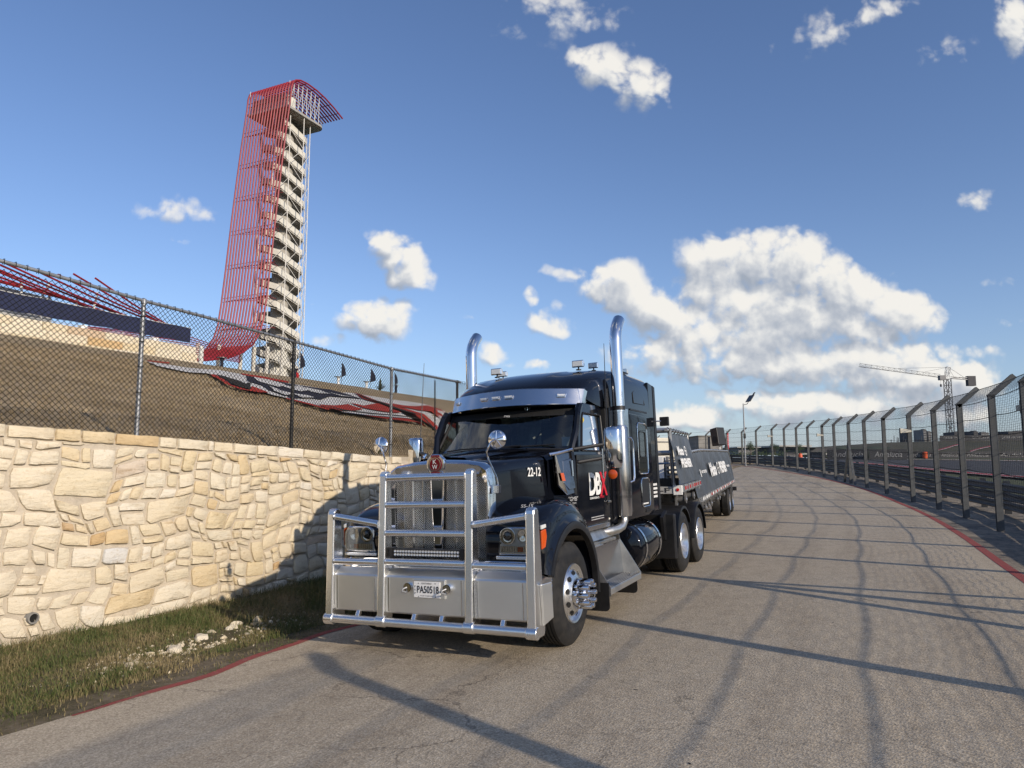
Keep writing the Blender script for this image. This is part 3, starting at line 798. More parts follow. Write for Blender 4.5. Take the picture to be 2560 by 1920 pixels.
rest = MB(); nst = 0
for _, poly in cells:
    r = stone_mesh(poly, random.uniform(.005, .009), random.uniform(.018, .045), wlat)
    if r is None: continue
    if nst < 296:
        MB().add(*r).build('stone', 'limestone', wall, world=True, M=FR, smooth=True, angle=48); nst += 1
    else: rest.add(*r)
rest.build('stones_far_end', 'limestone', wall, world=True, M=FR, smooth=True, angle=48, kind='stuff')
# top of the cap course
mb = MB(); secs = []
S = WALL0
while S <= WALL1+.01:
    l = wlat(S); secs.append([(l-.02, S, wtop(S)-.11), (l+.015, S, wtop(S)-.012), (l-.46, S, wtop(S)-.012), (l-.46, S, wtop(S)-.11)]); S += .5
mb.loft(secs, close=True); mb.build('cap_bed', 'mortar', wall, world=True, M=FR)
# drain pipe mouth in the foot of the wall
t = thing('drain_pipe', 'round dark drain pipe mouth set low in the stone wall at the left', 'drain', W(wlat(-1.75), -1.75, .02))
mb = MB(); mb.lathe([(-.05, .065), (.075, .065), (.075, .05), (-.05, .05)], (wlat(-1.75), -1.75, .06), 'x', 20); mb.build('pipe', 'concrete', t, world=True, M=FR, smooth=True)
mb = MB(); mb.disc((wlat(-1.75)+.045, -1.75, .06), (1, 0, 0), .05, 16); mb.build('opening', 'black_flat', t, world=True, M=FR)

# ------------------------------------------------------------------ chain-link fence on the wall
cf = thing('chain_link_fence', 'tall chain-link fence standing along the top of the stone wall', 'fence', W(-5.1, 3, 2.3))
def flat(S): return wlat(S)-.33
CP = [-6.35, -3.37, -.375, 2.605, 5.61, 8.46, 11.5, 14.5, 17.5, 20.5]
def ftop(S): return 4.135-.046*S + (.038*(-S-.375) if S < -.375 else 0) if S < 5.6 else 3.877 + (interp(S, RISE) if S > 8 else 0)
for i, S in enumerate(CP):
    black = (i % 2 == 1) if i != 2 else False
    mt = 'galvanised' if i in (2, 4, 6, 8) else 'black_post'
    mb = MB().tube([(flat(S), S, wtop(S)-.12), (flat(S)-.01, S+.005, ftop(S)-.02)], .032, 12)
    p = mb.build('fence_post', mt, cf, world=True, M=FR, smooth=True, label='bare galvanised fence post' if mt == 'galvanised' else 'black coated fence post')
    cap = MB().lathe([(0, .040), (.06, .040), (.075, .03), (.085, .0)], (flat(S)-.01, S+.005, ftop(S)-.045), 'z', 12); cap.build('post_cap', mt, p, world=True, M=FR, smooth=True)
mb = MB().tube([(flat(7.4), 7.42, wtop(7.4)-.12), (flat(7.4), 7.38, ftop(7.4)-.08)], .016, 8); mb.build('thin_post', 'black_post', cf, world=True, M=FR, smooth=True)
Sv2 = [CP[0]+i*.5 for i in range(int((CP[-1]-CP[0])/.5)+1)]
mb = MB().tube([(flat(S)-.01, S, ftop(S)) for S in Sv2 if S < 9.0], .024, 10); mb.build('top_rail', 'galvanised', cf, world=True, M=FR, smooth=True)
mb = MB().tube([(flat(S)-.01, S, ftop(S)) for S in Sv2 if S >= 8.7], .024, 10); mb.build('top_rail', 'black_post', cf, world=True, M=FR, smooth=True)
mb = MB(); pitch = .074; S = CP[0]
hw = 1.86
x = CP[0]-2
mat_S = [CP[0], CP[-1]]
while x < CP[-1]:
    for sgn in (1, -1):
        a0, b0 = (x, 0.0), (x+hw, hw)
        if sgn < 0: a0, b0 = (x+hw, 0.0), (x, hw)
        # clip to the ends
        pa, pb = a0, b0
        lo, hi = CP[0], CP[-1]
        def cut(pa, pb):
            if pa[0] < lo: t = (lo-pa[0])/(pb[0]-pa[0]); pa = (lo, pa[1]+(pb[1]-pa[1])*t)
            if pa[0] > hi: t = (hi-pa[0])/(pb[0]-pa[0]); pa = (hi, pa[1]+(pb[1]-pa[1])*t)
            return pa
        if max(a0[0], b0[0]) <= lo or min(a0[0], b0[0]) >= hi: continue
        pa = cut(a0, b0); pb = cut(b0, a0)
        m2 = ((pa[0]+pb[0])/2, (pa[1]+pb[1])/2)
        off = .004*sgn
        mb.tube([(flat(q[0])+.035+off+(.012*sin(q[0]*7) ), q[0], wtop(q[0])+.02+q[1]) for q in (pa, m2, pb)], .0043, 3, cap=False)
    x += pitch*1.0
mb.build('wire_mesh', 'wire_black', cf, world=True, M=FR, kind='stuff', recalc=False)
mb = MB(); S = CP[0]
while S < CP[-1]:                # wire loops tied over the rail
    mb.tube([(flat(S)+.03, S, ftop(S)-.05), (flat(S)+.02, S+.01, ftop(S)+.03), (flat(S)-.03, S+.02, ftop(S)+.035), (flat(S)-.045, S+.02, ftop(S)-.03)], .0045, 4); S += .062*2
mb.build('wire_ties', 'wire_black', cf, world=True, M=FR, kind='stuff')
for i in (2, 4):
    mb = MB()
    for k in range(5): mb.lathe([(-.006, .037), (.006, .037)], (flat(CP[i])-.003, CP[i]+.002, wtop(CP[i])+.25+k*.36), 'z', 12)
    mb.build('tie_bands', 'wire_black', cf, world=True, M=FR, kind='stuff')

# ------------------------------------------------------------------ grass, weeds and rubble between road and wall
def grass(name, n, dfun, Sfun, hfun, width=.006, zoff=0.0):
    Sg = Sfun(n); tt = dfun(n)
    vs = np.zeros((n*5, 3)); 
    yaw = RNG.uniform(0, 2*pi, n); lean = RNG.normal(0, .38, (n, 2))
    for i in range(n):
        S = Sg[i]; l0 = wlat(S)+.04; l1 = ledge(S)+.02; lat = l0+(l1-l0)*tt[i]
        z = lz(lat-cl(S), lat, S); h = hfun(tt[i], S); w = width*RNG.uniform(.6, 1.3)
        dx, dy = cos(yaw[i])*w/2, sin(yaw[i])*w/2; lx, ly = lean[i]*h
        vs[i*5+0] = (lat-dx, S-dy, z-.01); vs[i*5+1] = (lat+dx, S+dy, z-.01)
        vs[i*5+2] = (lat-dx*.8+lx*.35, S-dy*.8+ly*.35, z+h*.55); vs[i*5+3] = (lat+dx*.8+lx*.35, S+dy*.8+ly*.35, z+h*.55)
        vs[i*5+4] = (lat+lx, S+ly, z+h*.95)
    base = (np.arange(n)*5)[:, None]
    fs = np.concatenate([base+np.array([0, 1, 3]), base+np.array([0, 3, 2]), base+np.array([2, 3, 4])], 1).reshape(-1, 3)
    me = bpy.data.meshes.new(name); me.vertices.add(len(vs)); me.vertices.foreach_set('co', vs.ravel())
    me.loops.add(fs.size); me.loops.foreach_set('vertex_index', fs.ravel().astype(np.int32))
    me.polygons.add(len(fs)); me.polygons.foreach_set('loop_start', np.arange(0, fs.size, 3, dtype=np.int32)); me.update(calc_edges=True)
    o = finish(me, name, 'grass_blade', None, kind='stuff'); o.matrix_world = FR; return o
def rubble_zone(t, S): return math.exp(-((S+.9)/1.3)**2-((t-.62)/.16)**2)
def gh(t, S):
    r = rubble_zone(t, S)
    return max(.012, RNG.gamma(4, .0145)*(1-.75*r)*(1 if t < .9 else .45)*(1.25 if S > 1.2 and t < .7 else 1.0))
def gd(n):
    t = RNG.uniform(0, 1.0, n); t = np.where((t > .86) & (RNG.uniform(0, 1, n) < .88), RNG.uniform(0, .86, n), t); return t
setp(grass('grass', 105000, gd, lambda n: np.where(RNG.uniform(0, 1, n) < .8, RNG.uniform(-5.5, 5.0, n), RNG.uniform(-9, 16, n)), gh), 'green and straw coloured grass growing between the wall and the road', None)
setp(grass('grass', 1100, lambda n: RNG.uniform(.02, .75, n), lambda n: RNG.uniform(-4, 4.5, n), lambda t, S: RNG.uniform(.12, .30), width=.004), 'tall seed stalks standing above the grass verge', None)
rv = random.Random(3)
def rock_mesh(r, rv):
    bm = bmesh.new(); bmesh.ops.create_icosphere(bm, subdivisions=2, radius=r)
    sx, sy, sz = rv.uniform(.8, 1.5), rv.uniform(.7, 1.2), rv.uniform(.5, .8)
    planes = [(Vector((rv.uniform(-1, 1), rv.uniform(-1, 1), rv.uniform(-.2, 1))).normalized(), rv.uniform(.45, .8)*r) for _ in range(7)]
    for v in bm.verts:
        for nrm, dd in planes:
            q = v.co.dot(nrm)-dd
            if q > 0: v.co -= nrm*q
        v.co = Vector((v.co.x*sx, v.co.y*sy, v.co.z*sz))
    me = bpy.data.meshes.new('rock'); bm.to_mesh(me); bm.free(); return me
descr = ['white', 'pale cream', 'grey', 'buff', 'chalky', 'tan']
spots = [(.60,-1.62,.055),(.64,-1.40,.10),(.58,-1.20,.05),(.55,-.85,.11),(.62,-.72,.06),(.50,-.55,.06),(.52,-.30,.10),(.47,-.12,.11),(.56,-.05,.08),(.50,.12,.10),(.60,.05,.05),(.45,.30,.07),(.66,-2.0,.07),(.63,-2.2,.05),(.70,-1.1,.045),(.68,-.5,.04)]
ROCKL = ['small pale rock fourth from the left end of the rubble patch', 'bright white chunky rock standing alone left of the middle of the rubble patch', 'small flat rock just right of the bright white chunky one',
 'large pale slab at the middle of the rubble patch', 'small rock on the road side of the middle slab', 'small rock just right of the middle slab, nearer the wall', 'large squarish rock at the left of the right-hand pile',
 'tallest rock of the right-hand pile, second in it', 'medium rock on the road side of the right-hand pile', 'large rock near the right end of the rubble patch', 'small rock on the road side at the right end of the pile', 'medium rock at the far right end, closest to the wall',
 'medium rock third from the left end of the rubble patch', 'leftmost small rock of the rubble patch', 'tiny rock nearest the road, below the white chunky one', 'tiny rock near the road below the middle slab']
for i, (t_, S_, r_) in enumerate(spots):
    l0 = wlat(S_); lat = l0+(ledge(S_)-l0)*t_
    me = rock_mesh(r_*.9, rv); o = finish(me, 'rock', 'limestone', None)
    o.location = W(lat, S_, lz(lat, lat, S_)+r_*.15); o.rotation_euler = (rv.uniform(-.4, .4), rv.uniform(-.4, .4), rv.uniform(0, 6))
    setp(o, ROCKL[i], 'rock', 'limestone rocks lying in the grass verge')
mb = MB()
for k in range(420):
    S_ = rv.gauss(-1.0, 1.1); t_ = rv.gauss(.62, .09); l0 = wlat(S_); lat = l0+(ledge(S_)-l0)*t_; r = rv.uniform(.008, .028)
    c = Vector((lat, S_, lz(lat, lat, S_)+r*.2)); u = [Vector((rv.uniform(.6, 1.2), rv.uniform(-.5, .5), rv.uniform(-.3, .3)))*r for _ in range(1)][0]
    w = Vector((-u.y, u.x, 0)); z = Vector((0, 0, r*.8))
    mb.add([c-u, c+u*.9, c-w, c+w*1.1, c-z, c+z+u*.2], [(0,2,5),(2,1,5),(1,3,5),(3,0,5),(2,0,4),(1,2,4),(3,1,4),(0,3,4)])
o = mb.build('rubble', 'limestone', None, kind='stuff'); o.matrix_world = FR
setp(o, 'small chips of pale limestone strewn through the grass verge')
# ------------------------------------------------------------------ debris fence along the right edge
RP = [(13.2,6.95),(16.9,6.72),(20.0,6.35),(23.4,5.85),(27.6,5.15),(31.4,4.45),(35.2,3.75),(39.1,2.95),(42.7,2.20),(46.2,1.15),(50.2,.15),(53.9,-1.0),(57.8,-2.3),(62.2,-4.1),(67.0,-6.0),(71.6,-8.2)]
def fl(S):
    if S <= 13.2: return 6.95 - .0*(S)
    if S <= 71.6: return interp(S, RP)
    return -8.2 - .62*(S-71.6)
BP = [-23.5, -19.8, -16.0, -12.2, -8.4, -4.7, -1.1, 2.5, 6.1, 9.6] + [p[0] for p in RP] + [76.5, 81.5, 86.5, 92]
FH = 3.2
df = thing('debris_fence', 'tall grey debris fence of cranked posts and wire mesh along the right of the road', 'fence', W(fl(20), 20, .3))
def fz(S): return ground(fl(S), S)
def prof(S, h):     # cranked profile: upright, then leaning out towards the track
    if h <= FH: return (fl(S), S, fz(S)+h)
    k = h-FH; return (fl(S)+k*.74, S, fz(S)+FH+k*.68)
post_first = None
for i, S in enumerate(BP):
    sl = (fl(S+1)-fl(S-1))/2; ang = atan2(sl, 1)
    if post_first is None:
        mb = MB(); w = .070; d = .070
        # H-section: two flanges and a web, then the cranked head
        for off in (-d, d): mb.box((-w, off-.008, -.15), (w, off+.008, FH+.02))
        mb.box((-.006, -d, -.15), (.006, d, FH+.02))
        hd = Matrix.Translation((0, 0, FH)) @ Matrix.Rotation(radians(47), 4, 'Y')
        for off in (-d, d): mb.box((-w, off-.008, -.06), (w*.85, off+.008, .66), hd)
        mb.box((-.006, -d, 0), (.006, d, .66), hd)
        mb.box((-w*.9, -d, .655), (w*.85, d, .668), hd)
        post_first = mb.build('post', 'post_steel', df)
        p = post_first
    else: p = dup(post_first, df)
    Mw = FR @ Matrix.Translation((fl(S), S, fz(S))) @ Matrix.Rotation(-ang, 4, 'Z')
    p.matrix_local = MW[df.name].inverted() @ Mw; MW[p.name] = Mw
def aframe(S):
    for sg in (-1, 1):
        mb = MB(); a = Vector(prof(S+sg*.06, 2.15)); b2 = Vector(prof(S+sg*1.35, -.05)); a.x -= .02; b2.x -= .05
        mb.tube([a, b2], .075, 4); mb.build('brace', 'post_steel', df, world=True, M=FR)
for S in (2.5, 35.2, 71.6): aframe(S)
Sd = []
S = BP[0]
while S < BP[-1]: Sd.append(S); S += .6
def sag(S):
    for a, b2 in zip(BP, BP[1:]):
        if a <= S <= b2:
            t = (S-a)/(b2-a); return 4*t*(1-t)
    return 0
for h in (.90, 1.36, 1.82, 2.28, 2.74, 3.18, 3.84):
    mb = MB(); mb.tube([Vector(prof(S, h-.038*sag(S)))+Vector((.09, 0, 0)) for S in Sd], .0095, 5, cap=False)
    mb.build('cable', 'wire_black', df, world=True, M=FR, smooth=True)
# wire mesh: horizontal waves with short uprights, dense like the real one
mb = MB()
hs = [.62+i*.052 for i in range(0, 63)]
for k, h in enumerate(hs):
    pts = []; S = BP[4]; j = 0
    while S < 75:
        step = .30 if S < 30 else .6
        pts.append(Vector(prof(S, h-.05*sag(S)+.010*(1 if (j+k) % 2 else -1)))+Vector((.10, 0, 0))); S += step; j += 1
    mb.tube(pts, .0032, 3, cap=False)
S = BP[4]
while S < 44:
    mb.tube([Vector(prof(S, h))+Vector((.10+.004*(-1)**int(S*10), 0, 0)) for h in (.62, 1.6, 2.6, 3.2, 3.84)], .0026, 3, cap=False)
    S += .10 if S < 26 else .16
mb.build('wire_mesh', 'wire_steel', df, world=True, M=FR, kind='stuff', recalc=False)

# armco guard rail behind the posts
gr = thing('guard_rail', 'dark three-rail steel crash barrier standing behind the debris fence', 'barrier', W(fl(20)+1.45, 20, .3))
def gl(S): return fl(S)+1.45
for r in range(3):
    mb = MB(); secs = []
    for S in [-24+i*1.5 for i in range(0, 76)]:
        z = ground(gl(S), S)+.10+r*.27; l = gl(S)
        secs.append([(l-.03, S, z), (l-.075, S, z+.04), (l-.03, S, z+.08), (l+.0, S, z+.12), (l-.03, S, z+.16), (l-.075, S, z+.20), (l-.03, S, z+.245), (l-.02, S, z+.245), (l-.02, S, z)])
    mb.loft(secs, close=True, caps=True); mb.build('rail', 'rail_dark', gr, world=True, M=FR)
pf = None
for i in range(48):
    S = -23+i*2.2
    if pf is None: pf = MB().box((0, -.07, -.2), (.16, .07, .95)).build('post', 'rail_dark', gr); p = pf
    else: p = dup(pf, gr)
    p.matrix_local = MW[gr.name].inverted() @ FR @ Matrix.Translation((gl(S), S, ground(gl(S), S)))
# black geotextile and windblown dirt behind the barrier is bare ground; white camera heads on the posts
def px_at(P, Y):
    d = px_dir(P); return Vector((0, 0, H)) + d*(Y/d.y)
lab = {0: 'white camera housing on the nearest debris fence post', 3: 'white camera housing on the fourth debris fence post from the right', 8: 'small white camera housing on a fence post left of the braced post', 12: 'smallest white camera housing far along the debris fence'}
for idx in (0, 3, 8, 12):
    S = RP[idx][0]; b0 = Vector(prof(S, 2.62))
    t = thing('security_camera', lab[idx], 'camera', W(b0.x, S, b0.z), group='white camera housings on the debris fence')
    M2 = FR @ Matrix.Translation(b0+Vector((.0, -.12, 0))) @ Matrix.Scale(.62, 4)
    if idx == 0: M2 = FR @ Matrix.Translation(b0+Vector((1.10, -.10, .28))) @ Matrix.Scale(.9, 4)
    sc = 1.0
    mb = MB(); mb.loft([[(-.02, -.11, -.11), (.02, -.11, -.11), (.02, -.11, .11), (-.02, -.11, .11)]]) if False else None
    sc = .62 if idx else .8
    hb = [Vector(p) for p in ((-.50,-.10,-.14),(-.50,.10,-.14),(-.50,.10,.16),(-.50,-.10,.16),(.06,-.04,-.09),(.06,.04,-.09),(.06,.04,.05),(.06,-.04,.05))]
    if idx == 0: hb = [Vector((-v.x-.2, v.y, v.z)) for v in hb]; hb = [Vector((v.x-.45, v.y, v.z)) for v in hb]
    mb.add(hb, [(0,1,2,3),(4,7,6,5),(0,4,5,1),(1,5,6,2),(2,6,7,3),(3,7,4,0)]); hous = mb.build('housing', 'cream', t, world=True, M=M2, bevel=.01)
    x0 = min(v.x for v in hb) if idx != 0 else -.25-.0
    MB().box((-.535, -.115, -.16), (-.495, .115, .18)).build('sunshade', 'black_plastic', t, world=True, M=M2) if idx != 0 else MB().box((-.62, -.115, -.16), (-.56, .115, .18)).build('sunshade', 'black_plastic', t, world=True, M=M2)
    MB().tube([(.05, 0, -.02), (.12, .1, -.02)] if idx else [(-.25, 0, 0), (-.45, .25, -.1)], .022, 8).build('arm', 'cream', t, world=True, M=M2)

# ------------------------------------------------------------------ advertising boards round the track
def board(P0, P1, Y0, Y1, hgt, label, words, n=1, name='advertising_banner', mat='banner_track'):
    a = px_at(P0, Y0); b2 = px_at(P1, Y1)
    t = thing(name, label, 'banner', (a+b2)/2, group=None)
    r = (b2-a); r.z = 0; L = r.length; r.normalize(); nrm = Vector((-r.y, r.x, 0))*-1
    if nrm.y > 0: nrm = -nrm
    mb = MB(); mb.add([a, b2, b2+Vector((0, 0, hgt)), a+Vector((0, 0, hgt)), a-nrm*.1, b2-nrm*.1, b2-nrm*.1+Vector((0, 0, hgt)), a-nrm*.1+Vector((0, 0, hgt))], [(0,1,2,3),(4,7,6,5),(0,4,5,1),(1,5,6,2),(2,6,7,3),(3,7,4,0)])
    mb.build('panel', mat, t, world=True)
    for k in range(n):
        c = a + (b2-a)*((k+.5)/n) + nrm*.06; w = L/n*.74
        text(words, 'lettering', 'banner_text' if mat == 'banner_track' else 'white_vinyl', t, c - r*w/2 + Vector((0, 0, hgt*.25)), r, (0, 0, 1), hgt*.52, w, depth=.0, world=True, shear=.25 if 'And' in words else 0)
    return t
board((2068,1149), (2172,1148), 96, 94, 1.35, 'dark trackside board with large pale handwritten lettering just left of the braced fence post', 'Andalucía')
board((2174,1149), (2268,1149), 93, 92, 1.35, 'dark trackside board seen between the second and fourth posts right of the brace', 'Andalucía')
board((2258,1146), (2338,1146), 104, 103, 1.05, 'dark trackside board left of the orange barrel', 'Andalucía', name='advertising_banner')
board((2345,1146), (2402,1146), 104, 104, 1.0, 'dark trackside board right of the orange barrel', 'Andalucía')
board((2406,1146), (2480,1145.5), 104, 105, 1.0, 'dark trackside board beside the nearest fence post, left of it', 'Andalucía')
board((2484,1145.5), (2600,1145), 106, 108, 1.0, 'dark trackside board at the right edge behind the nearest fence post', 'Andalucía')
board((2024,1147), (2064,1147.5), 112, 108, 1.05, 'small dark trackside board right of the orange barrier block', 'Andalucía')
board((1962,1146), (1992,1146), 118, 118, 1.0, 'farthest small dark trackside board left of the orange barrier block', 'Andalucía')
board((2350,1103), (2640,1099), 220, 218, 1.7, 'long black banner with white capital lettering on the crest of the far hillside', 'QATAR AIRWAYS', n=4)

def far_thing(name, label, cat, P, Y): return thing(name, label, cat, px_at(P, Y))
def fbox(t, part, mat, P0, P1, Y, depth, world=True):
    a = px_at(P0, Y); b2 = px_at(P1, Y); x0, x1 = sorted((a.x, b2.x)); z0, z1 = sorted((a.z, b2.z))
    return MB().box((x0, Y, z0), (x1, Y+depth, z1)).build(part, mat, t, world=True)
# orange barrels
for P, Y, lb in (((2313,1147), 103, 'orange plastic barrel standing in front of the trackside boards'), ((2001,1147), 116, 'small orange barrier block between two far dark boards')):
    c = px_at(P, Y); t = thing('orange_barrel', lb, 'barrel', c)
    mb = MB().lathe([(0, .30), (.05, .33), (.45, .33), (.47, .30), (.52, .33), (.95, .33), (1.0, .28), (1.0, 0)], c, 'z', 18) if Y < 110 else MB().lathe([(0, .33), (.6, .33), (.9, .2), (.9, 0)], c, 'z', 14)
    mb.build('barrel', 'orange_plastic', t, world=True, smooth=True)
    MB().lathe([(0, .36), (.06, .36), (.06, 0)], c, 'z', 14).build('base', 'black_plastic', t, world=True)
# far amphitheatre hillside with red and white kerb stripes
mb = MB(); secs = []
for i in range(31):
    x = 2100 + i*24; yb = 1137; yt = interp(x, [(2100,1118),(2150,1114),(2220,1106),(2350,1103),(2860,1098)])
    a = px_at((x, yb), 175); b2 = px_at((x, (yb+yt)/2+random.uniform(-1.5, 1.5)), 195); c = px_at((x, yt), 219); d = px_at((x, yt), 219)+Vector((0, 60, -.5))
    secs.append([a-Vector((0, 0, 3)), a, b2, c, d])
mb.loft(secs); setp(mb.build('far_hillside', 'far_land', None, smooth=True, angle=80), kind='structure')
def hs_strip(pts, w, mat, name, t, lift=.25):
    top = []; bot = []
    for P in pts:
        for k, arr in ((0, top), (w, bot)):
            x, y = P[0], P[1]+k
            yt = interp(x, [(2100,1118),(2150,1114),(2220,1106),(2350,1103),(2860,1098)]); f = (1137-y)/(1137-yt)
            Y = 175+20*f*2 if f < .5 else 195+24*(f-.5)*2
            arr.append(px_at((x, y), Y-1.2)+Vector((0, 0, lift*.3)))
    MB().loft([[a, b2] for a, b2 in zip(top, bot)]).build(name, mat, t, world=True)
st = thing('access_path', 'red path with white edges climbing the far hillside', 'path', px_at((2380,1120), 190))
hs_strip([(2335,1127),(2365,1119),(2385,1113),(2406,1109)], 3.0, 'kerb_red', 'red_surface', st)
hs_strip([(2335,1130),(2365,1122.5),(2385,1116),(2406,1111.5)], .8, 'kerb_white', 'white_edge', st, .6)
hs_strip([(2425,1128),(2450,1120),(2480,1114)], 3.0, 'kerb_red', 'red_surface', st)
hs_strip([(2425,1131),(2450,1123),(2480,1117)], .8, 'kerb_white', 'white_edge', st, .6)
# skyline of plain blocks
sk = [((2308,1074),(2318,1104),'building_grey',320,'narrow grey tower block on the skyline left of the crane mast','apartment_tower'),
      ((2320,1079),(2330,1104),'building_grey',322,'slightly shorter grey block beside the narrow skyline tower','apartment_tower'),
      ((2273,1073),(2281,1104),'building_dark',300,'dark slim block on the skyline behind the camera housing','apartment_tower'),
      ((2386,1080),(2406,1100),'building_dark',300,'dark boxy building on the skyline directly right of the crane mast','office_block'),
      ((2434,1078),(2446,1094),'building_dark',290,'short dark tower on the skyline left of the nearest post','office_block'),
      ((2453,1081),(2474,1097),'building_grey',292,'broad grey box on the skyline next to the nearest post','office_block'),
      ((2520,1078),(2600,1098),'building_dark',290,'wide brown-black building on the skyline at the right edge','office_block')]
for a, b2, mt, Y, lb, nm in sk:
    t = far_thing(nm, lb, 'building', ((a[0]+b2[0])/2, b2[1]), Y)
    fbox(t, 'wall', mt, (a[0], a[1]), (b2[0], b2[1]+14), Y, 8)
    fbox(t, 'roof_plant', 'building_dark', (a[0]+(b2[0]-a[0])*.3, a[1]-1.6), (a[0]+(b2[0]-a[0])*.6, a[1]+.2), Y+2, 3)
    nr = max(2, int((b2[1]-a[1])/6))
    mbw = MB()
    for r in range(nr):
        q0 = px_at((a[0]+1, a[1]+2+r*6), Y); q1 = px_at((b2[0]-1, a[1]+4.2+r*6), Y); mbw.box((q0.x, Y-.06, q1.z), (q1.x, Y+.05, q0.z))
    mbw.build('window_band', 'banner_dark', t, world=True)
mb = MB()
for k in range(46):
    x = 2225+k*8.0+random.uniform(-3, 3); h = random.uniform(4, 17); a = px_at((x, 1106), 260); b2 = px_at((x, 1103-h), 260)
    mb.tube([a, b2], random.uniform(.05, .16), 4)
t = setp(mb.build('light_masts', 'building_dark', None, kind='stuff'), 'thin distant masts and poles along the skyline of the far hill')
# sheds and dark banking left of there
for nm, lb, parts in [
    ('warehouse', 'long pale grey warehouse beyond the debris fence left of the trees', [('wall','building_grey',(1846,1119),(1928,1136),180,30),('roof','building_light',(1843,1117.2),(1930,1119.4),179,32),('loading_door','building_dark',(1905,1118.8),(1914,1122),178.8,.3)]),
    ('garage_building', 'low garage building with a tan flat roof behind the fence', [('wall','building_grey',(1951,1117),(2024,1136),170,22),('roof','building_light',(1948,1113),(2030,1117),168,26),('dark_opening','building_dark',(1958,1121),(1994,1134),169.8,.4)]),
    ('service_shed', 'dark wide shed standing behind the farthest boards', [('wall','building_dark',(2026,1119),(2086,1142),150,18),('roof','building_dark',(2024,1118),(2046,1119.6),149,20)]),
    ('concrete_block_house', 'tall weathered concrete block building behind the trailer covers', [('wall','concrete',(1746,1090),(1807,1142),120,7),('parapet','concrete',(1744.5,1088.6),(1808.5,1091),119.8,7.4),('side_post','building_dark',(1774,1091),(1776.5,1128),119.7,.3)])]:
    Y = parts[0][4]; a, b2 = parts[0][2], parts[0][3]
    t = far_thing(nm, lb, 'building', ((a[0]+b2[0])/2, b2[1]), Y)
    for pn, mt, p0, p1, YY, dd in parts: fbox(t, pn, mt, p0, p1, YY, dd)
t = far_thing('earth_bank', 'rounded dark earth bank behind the long trackside board', 'bank', (2120,1140), 150)
mb = MB(); secs = []
for i in range(17):
    x = 2080+i*9; yt = interp(x, [(2080,1122),(2092,1115),(2112,1115),(2130,1118),(2150,1121),(2180,1116),(2224,1118)]); a = px_at((x, 1145), 150); c = px_at((x, yt), 158)
    secs.append([a, px_at((x, (1145+yt)/2), 152), c, c+Vector((0, 14, -4))])
mb.loft(secs); mb.build('bank', 'far_green', t, world=True, smooth=True, angle=80)
t = far_thing('low_wall', 'pale low wall in front of the garage building', 'wall', (2030,1140), 135); fbox(t, 'wall', 'building_light', (1990,1133), (2068,1136.5), 135, .4)
mb = MB()
for i in range(60):
    x = 1812+i*5.2; y = 1138-random.uniform(0, 4); c = px_at((x, y), 140); r = random.uniform(.5, 1.3)
    for k in range(26):
        d = Vector((random.gauss(0, 1), random.gauss(0, 1), random.gauss(0, .5)))*r*.6; p = c+d; s = .16
        u = Vector((random.uniform(-1, 1), random.uniform(-1, 1), random.uniform(-1, 1))).normalized()*s; w = u.orthogonal().normalized()*s
        mb.add([p-u, p+w, p+u], [(0, 1, 2)])
setp(mb.build('scrub', 'leaf', None, kind='stuff', recalc=False), 'low scrub growing along the foot of the far buildings')
# trees
def tree(P, Y, hpx, wpx, label, seed, n=1500):
    rr = random.Random(seed); base = px_at(P, Y); hh = hpx/1775*Y; ww = wpx/1775*Y
    t = thing('tree', label, 'tree', base)
    mb = MB().tube([base, base+Vector((.05, 0, hh*.35)), base+Vector((.0, 0, hh*.8))], [hh*.03, hh*.022, hh*.008], 7)
    limbs = []
    for k in range(9):
        a = rr.uniform(0, 2*pi); z0 = hh*rr.uniform(.25, .6); e = base+Vector((cos(a)*ww*rr.uniform(.2, .42), sin(a)*ww*.4, z0+hh*rr.uniform(.12, .34)))
        mb.tube([base+Vector((0, 0, z0)), (base+Vector((0, 0, z0))+e)/2+Vector((0, 0, .1)), e], [hh*.012, hh*.009, hh*.004], 5); limbs.append(e)
    mb.build('trunk', 'bark', t, world=True, smooth=True)
    mb = MB(); limbs += [base+Vector((0, 0, hh*.85)), base+Vector((0, 0, hh*.7))]
    for k in range(n):
        c = limbs[k % len(limbs)]; p = c+Vector((rr.gauss(0, ww*.13), rr.gauss(0, ww*.13), rr.gauss(0, hh*.085)))
        s = hh*.022*rr.uniform(.6, 1.4); u = Vector((rr.uniform(-1, 1), rr.uniform(-1, 1), rr.uniform(-1, 1))).normalized()*s; w = u.orthogonal().normalized()*s*.6
        mb.add([p-u, p+w, p+u, p-w], [(0, 1, 2, 3)])
    mb.build('crown', 'leaf', t, world=True, recalc=False)
tree((1877,1140), 110, 37, 20, 'small leafy tree just right of the lamp post, beyond the debris fence', 1)
tree((1937,1138), 112, 30, 20, 'young tree in front of the garage building', 2)
tree((2001,1137), 118, 26, 22, 'sparse tree behind the fence at the right end of the garage roof', 3)
tree((1735,1134), 130, 9, 16, 'low dark bush left of the concrete block building', 4, 500)

